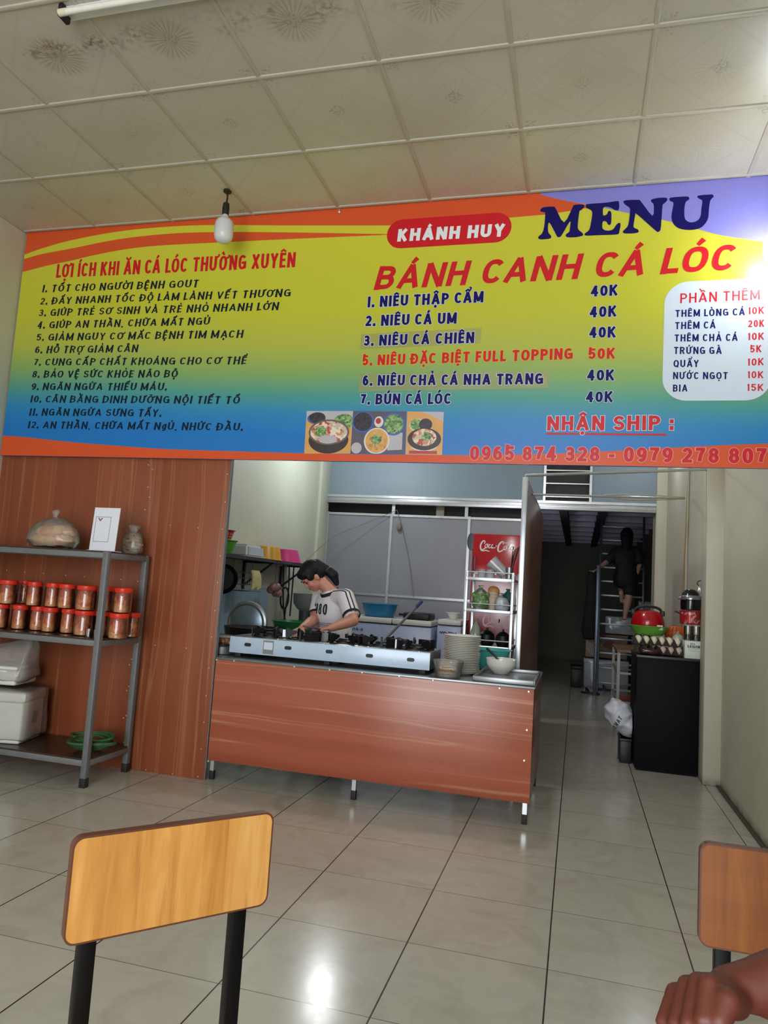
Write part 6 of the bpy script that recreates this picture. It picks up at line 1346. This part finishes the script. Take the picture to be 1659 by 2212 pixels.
# --- the cook
hd = Vector((-0.754, -0.661, 0)).normalized(); sd = Vector((-hd.y, hd.x, 0))          # heading and her left
CK = thing('person', 'woman in a white black-trimmed T-shirt bending over a phone behind the stove', 'person', (-1.80, 5.55, 0))
M_SKIN = m_skin('skin_light', '#c0806c', '#cc9079'); base = Vector((-1.80, 5.55, 0))
def L_(v): return Vector(v) - base
Hc = L_((-2.008, 5.4, 1.331)); neck = L_((-1.872, 5.47, 1.236)); chest = L_((-1.88, 5.53, 1.079)); waist = L_((-1.833, 5.56, 0.874))
shL = L_((-1.724, 5.38, 1.187)); shR = L_((-2.01, 5.61, 1.169)); elL = L_((-1.612, 5.26, 1.025)); wrL = L_((-1.715, 5.05, 0.967)); elR = L_((-1.982, 5.44, 1.001)); wrR = L_((-1.977, 5.16, 0.943))
pel = Vector((waist.x + 0.04*0.75, waist.y+0.03, 0.745))
Fh = (hd*math.cos(math.radians(50)) - Z*math.sin(math.radians(50))).normalized(); Uh = (hd*math.sin(math.radians(50)) + Z*math.cos(math.radians(50))).normalized(); Sh = Fh.cross(Uh)
HR = frame(Sh, Fh, Uh)
def hp(x, y, z): return Hc + HR @ Vector((x, y, z))
TR_ = frame(sd, hd, Z)
g = G()
g.ell(hp(0, -0.008, 0.03), (0.074, 0.092, 0.09), 0, 24, 16, HR); g.ell(hp(0, 0.028, -0.035), (0.062, 0.058, 0.062), 0, 20, 14, HR); g.ell(hp(0, 0.045, -0.075), (0.034, 0.036, 0.03), 0, 16, 10, HR)
for s in (-1, 1):
    g.ell(hp(s*0.038, 0.058, -0.02), (0.026, 0.024, 0.028), 0, 14, 10, HR); g.ell(hp(s*0.074, -0.002, -0.004), (0.009, 0.018, 0.030), 0, 12, 10, HR); g.ell(hp(s*0.03, 0.075, 0.028), (0.028, 0.013, 0.009), 0, 12, 8, HR)
g.ell(hp(0, 0.089, -0.016), (0.012, 0.013, 0.012), 0, 12, 8, HR); capsule(g, hp(0, 0.082, 0.018), hp(0, 0.092, -0.012), 0.008, 0.010, 10)
g.ell(hp(0, 0.079, -0.047), (0.021, 0.010, 0.005), 0, 12, 8, HR); g.ell(hp(0, 0.076, -0.056), (0.018, 0.010, 0.006), 0, 12, 8, HR)
capsule(g, hp(0, -0.03, -0.055), neck + Vector((0, 0, -0.02)), 0.052, 0.058)
g.ell(chest, (0.155, 0.10, 0.16), 0, 20, 14, TR_); g.ell(waist, (0.14, 0.10, 0.13), 0, 20, 14, TR_); capsule(g, shL, shR, 0.058, 0.058); g.ell(pel, (0.155, 0.11, 0.12), 0, 20, 12, TR_); capsule(g, chest, pel, 0.10, 0.10)
for s, sh, el, wr in ((1, shL, elL, wrL), (-1, shR, elR, wrR)):
    capsule(g, sh, el, 0.052, 0.045); m1 = lerp(el, wr, 0.35); capsule(g, el, m1, 0.044, 0.042); capsule(g, m1, wr, 0.042, 0.027)
    hip = pel + sd*0.085*s - Z*0.06; kn = Vector((hip.x, hip.y, 0)) + hd*0.05 + Z*0.42; an = Vector((hip.x, hip.y, 0.07)) - hd*0.02
    capsule(g, hip, kn, 0.085, 0.055); capsule(g, kn, an, 0.052, 0.035); capsule(g, an + Z*(-0.03), an + hd*0.15 - Z*0.04, 0.036, 0.026)
dL = (L_((-1.784, 4.99, 0.957)) - wrL).normalized(); hand(g, wrL, dL, dL.cross(Z)*-1, Z, 0, (0.35, 0.5, 0.4), 0.07, 0.0085, 1.0)
dR = (L_((-2.001, 5.06, 0.911)) - wrR).normalized(); hand(g, wrR, dR, dR.cross(Z)*-1, Z, 0, (0.25, 0.35, 0.3), 0.07, 0.0085, -1.0)
fuse(g, 'body', M_SKIN, CK, 0.006, 3)
for s in (-1, 1):
    g = G(); g.ell(hp(s*0.030, 0.080, 0.012), (0.015, 0.006, 0.0035), 0, 12, 8, HR); g.build('eye', mat('dark_lashes', '#2a1c1a', 0.5), CK)
    g = G(); g.tube(smooth_path([hp(s*0.014, 0.0905, 0.030), hp(s*0.03, 0.089, 0.036), hp(s*0.047, 0.080, 0.031)]), 0.0028, 0, 6); g.build('eyebrow', mat('brow_hair', '#2c211e', 0.6), CK)
g = G(); g.ell(hp(0, 0.087, -0.0515), (0.019, 0.004, 0.0065), 0, 12, 8, HR); g.build('lips', mat('lip_red', '#a05048', 0.4), CK)
# hair drawn back into a low ponytail
pt = L_((-1.915, 5.45, 1.393)); pe = L_((-1.834, 5.47, 1.293))
g = G(); g.ell(hp(0, -0.018, 0.050), (0.084, 0.098, 0.083), 0, 26, 16, HR); g.ell(hp(0, 0.040, 0.078), (0.070, 0.052, 0.040), 0, 20, 12, HR); g.ell(hp(0, 0.068, 0.062), (0.052, 0.018, 0.020), 0, 16, 10, HR)
for s in (-1, 1): g.ell(hp(s*0.068, 0.030, 0.036), (0.016, 0.036, 0.034), 0, 14, 10, HR); g.ell(hp(s*0.06, -0.05, 0.0), (0.022, 0.04, 0.05), 0, 14, 10, HR)
capsule(g, hp(0, -0.085, 0.045), pt, 0.05, 0.036); capsule(g, pt, lerp(pt, pe, .5)+Vector((0.012, 0, 0.012)), 0.038, 0.042); capsule(g, lerp(pt, pe, .5)+Vector((0.012, 0, 0.012)), pe, 0.042, 0.022)
t = NT('black_hair'); n_ = t.noise(t.mapping(t.coord(), scale=(1, 1, 1)), 60, 3); t.base(t.mix(n_, '#09080a', '#141216'), 0.55, 0, 0.25); t.bump(t.noise(t.mapping(t.coord(), rot=(0.4, 0.5, 0.3), scale=(9, 90, 90)), 1.0, 2), 0.5, 0.01); M_HAIR = t.m
fuse(g, 'hair', M_HAIR, CK, 0.006, 4)
g = G(); ax = (pe-pt).normalized(); u_ = ax.cross(Z).normalized(); w_2 = ax.cross(u_)
g.tube([pt + (u_*math.cos(a)+w_2*math.sin(a))*0.037 for a in arc(20, 0, 2*PI)], 0.007, 0, 6, False); g.build('hair_tie', mat('shiny_tie', '#4c5058', 0.3, 0.4), CK)
# T-shirt
M_SHIRT = mat('white_cotton', '#dcd8dc', 0.75, 0, 0.03, 30); M_TRIM = mat('black_cotton', '#17151b', 0.75)
cuL = lerp(shL, elL, 0.66); cuR = lerp(shR, elR, 0.6)
g = G(); g.ell(chest + hd*0.01, (0.178, 0.125, 0.175), 0, 26, 16, TR_); g.ell(waist + hd*0.012, (0.165, 0.128, 0.15), 0, 26, 14, TR_); capsule(g, chest, pel + Z*0.04, 0.118, 0.12); g.ell(pel + Z*0.06, (0.168, 0.126, 0.10), 0, 20, 12, TR_)
capsule(g, shL, shR, 0.072, 0.072); capsule(g, shL, cuL, 0.072, 0.066); capsule(g, shR, cuR, 0.068, 0.062); g.tube([lerp(shL, cuL, .5), cuL + (cuL-shL).normalized()*0.03], 0.070, 0, 18, True, 0.068)
capsule(g, neck - Z*0.05, neck - Z*0.035 + hd*0.01, 0.075, 0.062)
shirt = fuse(g, 't_shirt', M_SHIRT, CK, 0.007, 5)
def ringband(name, c, axis, r, w_, m, parent):
    axis = axis.normalized(); u = axis.cross(Vector((0.3, 0.2, 1))).normalized(); v = axis.cross(u)
    g = G(); N_ = 28; R_2 = []
    for k in range(N_+1): a = 2*PI*k/N_; R_2.append((u*math.cos(a)+v*math.sin(a)))
    vs = [c + q*rr + axis*h for q in R_2[:-1] for rr, h in ((r, -w_/2), (r+0.003, -w_/2), (r+0.003, w_/2), (r, w_/2))]
    fs = [(4*i+j, 4*((i+1) % N_)+j, 4*((i+1) % N_)+(j+1) % 4, 4*i+(j+1) % 4) for i in range(N_) for j in range(4)]
    g.raw(vs, fs); return g.build(name, m, parent)
ringband('sleeve_cuff', cuL + (cuL-shL).normalized()*0.028, cuL-shL, 0.066, 0.022, M_TRIM, shirt); ringband('sleeve_cuff', cuR + (cuR-shR).normalized()*0.05, cuR-shR, 0.058, 0.02, M_TRIM, shirt)
ringband('collar', neck - Z*0.018 + hd*0.012, (Z*0.9 + hd*0.42), 0.074, 0.026, M_TRIM, shirt)
T_ = bvh(shirt)
outw = (Vector((0.262, -0.966, 0))*0.75 + Z*0.6 + sd*0.5).normalized()
for off_ in (-0.013, 0.013):
    pts = []; 
    for k in range(15):
        t_ = k/14; p = lerp(neck + sd*0.062 - Z*0.012, shL + sd*0.02 + Z*0.03, min(1, t_*2)) if t_ < 0.5 else lerp(shL + sd*0.02 + Z*0.03, cuL + (cuL-shL).normalized()*0.03 + Z*0.02 + sd*0.02, t_*2-1)
        p = p + hd*off_*1.2 + outw*0.25; h_ = T_.ray_cast(p, -outw, 0.5)
        if h_[0] is not None: pts.append(h_[0] + outw*0.0015)
    pts = smooth_path(pts, 2); g = G(); vs = []
    for k, p in enumerate(pts):
        tv = (pts[min(k+1, len(pts)-1)] - pts[max(k-1, 0)]).normalized(); b_ = tv.cross(outw).normalized()*0.0048; vs += [p-b_, p+b_]
    g.raw(vs, [(2*k, 2*k+1, 2*k+3, 2*k+2) for k in range(len(pts)-1)]); g.build('sleeve_stripe', M_TRIM, shirt, recalc=False)
V, F, W = compose('1980', 0.19, 0.9, 0.0, 0.2)
cap_ = 0.085; wd_ = 0.16
org = chest + hd*0.15 - sd*wd_*0.16 - Z*0.035
g = G(); g.raw(project(V, F, org, sd*(wd_/W), Z*cap_, -hd, T_, 0.0025), F, 0, False); g.build('chest_print', mat('navy_print', '#262236', 0.6), shirt, recalc=False)
for n_, sd_, w2, dz, c2 in ((10, 7, 0.13, -0.068, 0.010), (12, 8, 0.13, -0.082, 0.009)):
    V, F, W = scrawl(n_, sd_); g = G(); g.raw(project(V, F, org + Z*dz + sd*0.04, sd*(w2/W), Z*c2, -hd, T_, 0.0025), F, 0, False); g.build('chest_small_print', mat('grey_ink', '#77727c', 0.6), shirt, recalc=False)
g = G(); g.ell(pel - Z*0.03, (0.172, 0.13, 0.12), 0, 20, 12, TR_)
for s in (-1, 1):
    hip = pel + sd*0.085*s - Z*0.06; kn = Vector((hip.x, hip.y, 0)) + hd*0.05 + Z*0.42; an = Vector((hip.x, hip.y, 0.12)) - hd*0.02; capsule(g, hip, kn, 0.095, 0.068); capsule(g, kn, an, 0.066, 0.055)
fuse(g, 'trousers', mat('dark_trousers', '#24242b', 0.8), CK, 0.010, 4)
PH = thing('phone', 'dark phone held in the cook\'s hand above the stove', 'phone', tuple((-1.827, 4.99, 0.964)))
g = G(); g.box((-0.075, -0.036, -0.004), (0.075, 0.036, 0.004), 0, 0.003, Matrix.Rotation(0.35, 3, 'Z') @ Matrix.Rotation(0.12, 3, 'Y')); g.build('phone', mat('dark_phone', '#1c1214', 0.25), PH)

# --- the person climbing the ladder
cb = Vector((0.62, 10.75, 0)); PC_ = thing('person', 'person in black T-shirt and shorts climbing the ladder, seen from behind', 'person', tuple(cb))
def C_(v): return Vector(v) - cb
cy = 10.86
hC = C_((0.651, 10.98, 2.229)); nk = C_((0.652, 10.93, 2.079)); ch = C_((0.643, 10.9, 1.911)); hi = C_((0.649, 10.88, 1.628))
sL = C_((0.514, 10.9, 2.004)); sR = C_((0.79, 10.9, 2.011)); eL = C_((0.39, 10.84, 1.855)); hL = C_((0.27, 10.72, 1.745)); eR = C_((0.828, 10.86, 1.866)); hR = C_((0.794, 10.92, 1.684))
kS = C_((0.691, 10.84, 1.37)); aS = C_((0.65, 10.86, 1.108)); kB = C_((0.593, 11.05, 1.524)); kT = C_((0.555, 10.98, 1.626)); aB = C_((0.588, 10.8, 1.428))
g = G(); g.ell(hC, (0.078, 0.095, 0.115), 0, 18, 12); capsule(g, hC - Z*0.06, nk, 0.052, 0.055); capsule(g, sL, sR, 0.055, 0.055); g.ell(ch, (0.15, 0.10, 0.18), 0, 18, 12); g.ell(hi, (0.155, 0.12, 0.13), 0, 18, 12); capsule(g, ch, hi, 0.11, 0.11)
for s_2, e_, h_ in ((sL, eL, hL), (sR, eR, hR)): capsule(g, s_2, e_, 0.047, 0.038); capsule(g, e_, h_, 0.037, 0.024)
capsule(g, hi + Vector((0.05, 0, -0.03)), kS, 0.08, 0.055); capsule(g, kS, lerp(kS, aS, .35), 0.052, 0.052); capsule(g, lerp(kS, aS, .35), aS, 0.052, 0.03); capsule(g, aS - Z*0.03, aS + Vector((0, 0.14, -0.045)), 0.035, 0.028)
capsule(g, hi + Vector((-0.08, 0, -0.03)), kB, 0.078, 0.052); capsule(g, kB, aB, 0.05, 0.03); capsule(g, aB, aB + Vector((0.01, 0.05, -0.12)), 0.033, 0.026)
dl = (hL-eL).normalized(); hand(g, hL, dl, Vector((0.4, 0.9, 0)), Z, 0, (0.5, 0.6, 0.4), 0.06, 0.0095, 1.0); dr_ = (hR-eR).normalized(); hand(g, hR, dr_, Vector((0, 1, 0)), Vector((1, 0, 0)), 0, (0.3, 0.4, 0.3), 0.06, 0.0095, 1.0)
fuse(g, 'body', m_skin('skin_dim', '#a98470', '#b8937e'), PC_, 0.009, 3)
g = G(); g.ell(hC + Vector((0, -0.015, 0.015)), (0.092, 0.108, 0.125), 0, 18, 12); capsule(g, hC + Vector((0, -0.06, -0.03)), nk + Vector((0.0, -0.09, -0.10)), 0.085, 0.06); fuse(g, 'hair', M_HAIR, PC_, 0.010, 4)
M_BT = mat('black_tee', '#0c0c10', 0.8)
g = G(); capsule(g, sL, sR, 0.078, 0.078); g.ell(ch, (0.178, 0.13, 0.20), 0, 18, 12); capsule(g, ch, hi + Z*0.02, 0.14, 0.15); g.ell(hi + Z*0.02, (0.178, 0.145, 0.12), 0, 18, 12); capsule(g, sL, lerp(sL, eL, .8), 0.075, 0.068); capsule(g, sR, lerp(sR, eR, .8), 0.075, 0.068); fuse(g, 't_shirt', M_BT, PC_, 0.010, 4)
g = G(); g.ell(hi - Z*0.03, (0.17, 0.14, 0.13), 0, 18, 12); capsule(g, hi + Vector((0.05, 0, -0.05)), lerp(hi, kS, .66) + Vector((0.02, 0, 0)), 0.10, 0.088); capsule(g, hi + Vector((-0.08, 0, -0.04)), lerp(hi, kB, .6), 0.095, 0.085); fuse(g, 'shorts', M_BT, PC_, 0.010, 4)

# --- the arm that reaches in at the lower right
AP = thing('person', 'seated person whose bare forearm and hanging hand enter at the lower right corner', 'person', (0.45, 0.75, 0.0)); ab = Vector((0.45, 0.75, 0))
def A_(v): return Vector(v) - ab
wr = A_((0.176, 0.93, 0.867)); el = A_((0.323, 1, 0.878)); f1 = A_((0.221, 0.95, 0.867))
g = G(); capsule(g, el, lerp(el, f1, .5), 0.048, 0.045, 18); capsule(g, lerp(el, f1, .5), f1, 0.042, 0.033, 18); capsule(g, f1, wr, 0.032, 0.0215, 18); shA = A_((0.63, 0.99, 1.06)); capsule(g, el, shA, 0.046, 0.056, 18)
# the rest of the seated figure stays outside the picture on the right
hipA = A_((0.80, 0.80, 0.56)); chA = A_((0.72, 0.81, 0.95)); nkA = A_((0.69, 0.81, 1.14)); hdA = A_((0.66, 0.81, 1.30)); shB = A_((0.66, 0.63, 1.06)); elB = A_((0.58, 0.52, 0.80)); wrB = A_((0.42, 0.62, 0.63))
g.ell(hdA, (0.098, 0.076, 0.118), 0, 22, 14); g.ell(hdA + Vector((-0.035, 0, -0.07)), (0.062, 0.056, 0.055), 0, 18, 12); g.ell(hdA + Vector((-0.102, 0, -0.02)), (0.016, 0.014, 0.022), 0, 12, 8)
for s in (-1, 1): g.ell(hdA + Vector((0.0, s*0.077, -0.015)), (0.018, 0.010, 0.030), 0, 12, 8)
capsule(g, hdA - Z*0.06, nkA, 0.055, 0.06, 16); capsule(g, shA, shB, 0.06, 0.06, 16); g.ell(chA, (0.11, 0.165, 0.18), 0, 22, 14); capsule(g, chA, hipA, 0.12, 0.13, 18); g.ell(hipA, (0.13, 0.17, 0.11), 0, 20, 12)
capsule(g, shB, elB, 0.055, 0.045, 16); capsule(g, elB, wrB, 0.042, 0.028, 16); hand(g, wrB, Vector((-0.8, 0.1, -0.15)), Vector((0, 1, 0)), Z, 0, (0.1, 0.3, 0.3), 0.075, 0.009, 1.0)
for y_ in (0.68, 0.92):
    kA = A_((0.40, y_, 0.53)); aA = A_((0.44, y_, 0.07)); capsule(g, hipA + Vector((0, y_-0.80, 0)), kA, 0.085, 0.06, 16); capsule(g, kA, aA, 0.056, 0.036, 16); capsule(g, aA - Z*0.03, aA + Vector((-0.16, 0, -0.04)), 0.036, 0.028, 12)
kn_ = [A_((0.149, 0.89, 0.883)), A_((0.141, 0.905, 0.876)), A_((0.132, 0.92, 0.864)), A_((0.122, 0.935, 0.847))]
m1_ = [A_((0.139, 0.862, 0.86)), A_((0.127, 0.872, 0.849)), A_((0.117, 0.888, 0.839)), A_((0.107, 0.905, 0.83))]
for k in range(4):
    capsule(g, wr + (kn_[k]-kn_[1])*0.35, kn_[k], 0.0140, 0.0112, 12); capsule(g, kn_[k], m1_[k], 0.0110, 0.0090, 12)
    d_ = (m1_[k]-kn_[k]).normalized(); p2 = m1_[k] + (d_*0.35 + Vector((0.25, 0.75, -0.25))).normalized()*0.027; capsule(g, m1_[k], p2, 0.0095, 0.0085, 12); capsule(g, p2, p2 + Vector((0.008, 0.018, 0.006)), 0.0085, 0.0075, 12)
    g.ell(kn_[k], 0.0118, 0, 12, 8)
tb = [wr + Vector((0.002, -0.02, -0.006)), A_((0.164, 0.875, 0.876)), A_((0.154, 0.86, 0.863)), A_((0.148, 0.865, 0.846))]
for a, b_, r1, r2 in ((0, 1, 0.017, 0.0150), (1, 2, 0.0145, 0.0115), (2, 3, 0.0112, 0.009)): capsule(g, tb[a], tb[b_], r1, r2, 12)
fuse(g, 'body', m_skin('skin_tan', '#552619', '#643023'), AP, 0.0032, 4, 0.4)
g = G(); g.ell(hdA + Vector((0.02, 0, 0.035)), (0.098, 0.088, 0.105), 0, 22, 14); fuse(g, 'hair', M_HAIR, AP, 0.006, 4)
g = G(); g.ell(chA, (0.128, 0.185, 0.19), 0, 22, 14); capsule(g, chA, hipA, 0.14, 0.15, 18); capsule(g, shA, shB, 0.078, 0.078, 16); capsule(g, shA, lerp(shA, el, 0.45), 0.076, 0.07, 16); capsule(g, shB, lerp(shB, elB, 0.5), 0.076, 0.068, 16); fuse(g, 't_shirt', mat('grey_tee', '#5d6068', 0.8), AP, 0.008, 4)
g = G(); g.ell(hipA, (0.145, 0.185, 0.12), 0, 20, 12)
for y_ in (0.68, 0.92): capsule(g, hipA + Vector((0, y_-0.80, 0)), A_((0.40, y_, 0.53)), 0.098, 0.075, 16); capsule(g, A_((0.40, y_, 0.53)), A_((0.44, y_, 0.14)), 0.072, 0.056, 16)
fuse(g, 'trousers', mat('dark_trousers', '#24242b', 0.8), AP, 0.010, 4)
for s in (-1, 1):
    g = G(); g.ell(hdA + Vector((-0.092, s*0.03, 0.005)), (0.008, 0.014, 0.006), 0, 12, 8); g.build('eye', mat('dark_lashes', '#2a1c1a', 0.5), AP)
    g = G(); g.tube(smooth_path([hdA + Vector((-0.096, s*0.014, 0.03)), hdA + Vector((-0.094, s*0.03, 0.034)), hdA + Vector((-0.086, s*0.046, 0.028))]), 0.0035, 0, 6); g.build('eyebrow', mat('brow_hair', '#2c211e', 0.6), AP)
g = G(); g.ell(hdA + Vector((-0.093, 0, -0.072)), (0.010, 0.022, 0.008), 0, 12, 8); g.build('lips', mat('lip_brown', '#6a3028', 0.4), AP)
PS = thing('plastic_stool', 'plain plastic stool under the seated person at the lower right', 'stool', (0.82, 0.80, 0.0))
g = G(); g.box((-0.14, -0.14, 0.395), (0.14, 0.14, 0.42), 0, 0.01); g.build('seat', mat('stool_plastic', '#7c2f28', 0.4), PS)
for x in (-0.11, 0.11):
    for y in (-0.11, 0.11): g = G(); g.bar((x*1.2, y*1.2, 0), (x, y, 0.40), 0.03, 0.03); g.build('leg', mat('stool_plastic', '#7c2f28', 0.4), PS)

# ------------------------------------------------------------------ wooden-backed chairs in the foreground
def m_plank(name, a, b, c, d, rot=0.0, wn=0.2):
    t = NT(name); v = t.mapping(t.coord(), rot=(0, rot, 0), scale=(26, 1, 2.2)); n = t.noise(v, 1.0, 5, 0.65, 0.8); n2 = t.noise(v, 2.6, 3, 0.6)
    x = t.sep(t.mapping(t.coord(), rot=(0, rot, 0)))[0]; w_ = t.new('ShaderNodeTexWhiteNoise', noise_dimensions='1D'); t.put(w_.inputs['W'], t.math('FLOOR', t.math('MULTIPLY', x, 24)))
    k = t.math('ADD', t.math('MULTIPLY', n, 1-wn), t.math('MULTIPLY', w_.outputs['Value'], wn))
    cc = t.ramp(k, [(0.28, a), (0.5, b), (0.68, c)]); cc = t.mix(t.math('MULTIPLY', t.ramp(n2, [(0.55, 0.0), (0.7, 1.0)]), 0.4), cc, d)
    t.base(cc, 0.36); return t.m
def chair(lab, A, B, ztop, hgt, wood, edge):
    A = Vector((*A, 0)); B = Vector((*B, 0)); ex = (B-A).normalized(); mid = (A+B)/2; wd = (B-A).length/2; rz = math.atan2(ex.y, ex.x)
    o = thing('dining_chair', lab, 'chair', tuple(mid), rz, 'wooden chairs with black frames')      # local x along the back, local -y towards the seat
    g = G(); ol = rrect(-wd, ztop-hgt, wd, ztop, 0.017, 6); g.prism([(x, -0.009, z) for x, z in ol], (0, 0.016, 0)); bo = g.build('backrest', edge, o)
    g = G(); ol2 = rrect(-wd+0.003, ztop-hgt+0.003, wd-0.003, ztop-0.003, 0.015, 6); g.flat(ol2, -0.0093, 0); g.build('wood_face', wood, bo, recalc=False)
    for s in (-1, 1):
        x = s*(wd-0.042)
        g = G(); g.bar((x, 0.021, ztop-0.03), (x, 0.021, 0.46), 0.026, 0.024, 0, 0.003); g.bar((x, 0.021, 0.47), (x, 0.05, 0.0), 0.026, 0.024, 0, 0.003); g.build('rear_leg', M_FRAME, o)
        g = G(); g.bar((x, -0.32, 0.44), (x, -0.34, 0.0), 0.026, 0.024, 0, 0.003); g.build('front_leg', M_FRAME, o)
        g = G(); g.bar((x, 0.02, 0.435), (x, -0.33, 0.435), 0.02, 0.025); g.bar((x, 0.035, 0.18), (x, -0.33, 0.18), 0.018, 0.018); g.build('side_rail', M_FRAME, o)
    g = G(); o3 = [(x, y-0.175) for x, y in rrect(-wd, -0.175, wd, 0.175, 0.03, 6)]; g.prism([(x, y, 0.448) for x, y in o3], (0, 0, 0.016)); g.build('seat', wood, o)
    return o
M_FRAME = mat('black_powder_coat', '#09090b', 0.45, 0, 0.2, 30, 0.2)
M_EDGE = mat('dark_wood_edge', '#5a3322', 0.45); 
chair('light oak-backed chair with black posts in the lower left foreground', (-0.724, 0.993), (-0.508, 1.247), 0.878, 0.157, m_plank('oak_slats', '#ad7434', '#c28c48', '#d2a262', '#8e5a26'), M_EDGE)
chair('orange-brown chair at the right picture edge, behind the hand', (0.2185, 1.42), (0.555, 1.42), 0.880, 0.170, m_plank('orange_wood', '#703c14', '#804819', '#8c5420', '#643310', PI/2, 0.06), M_EDGE)
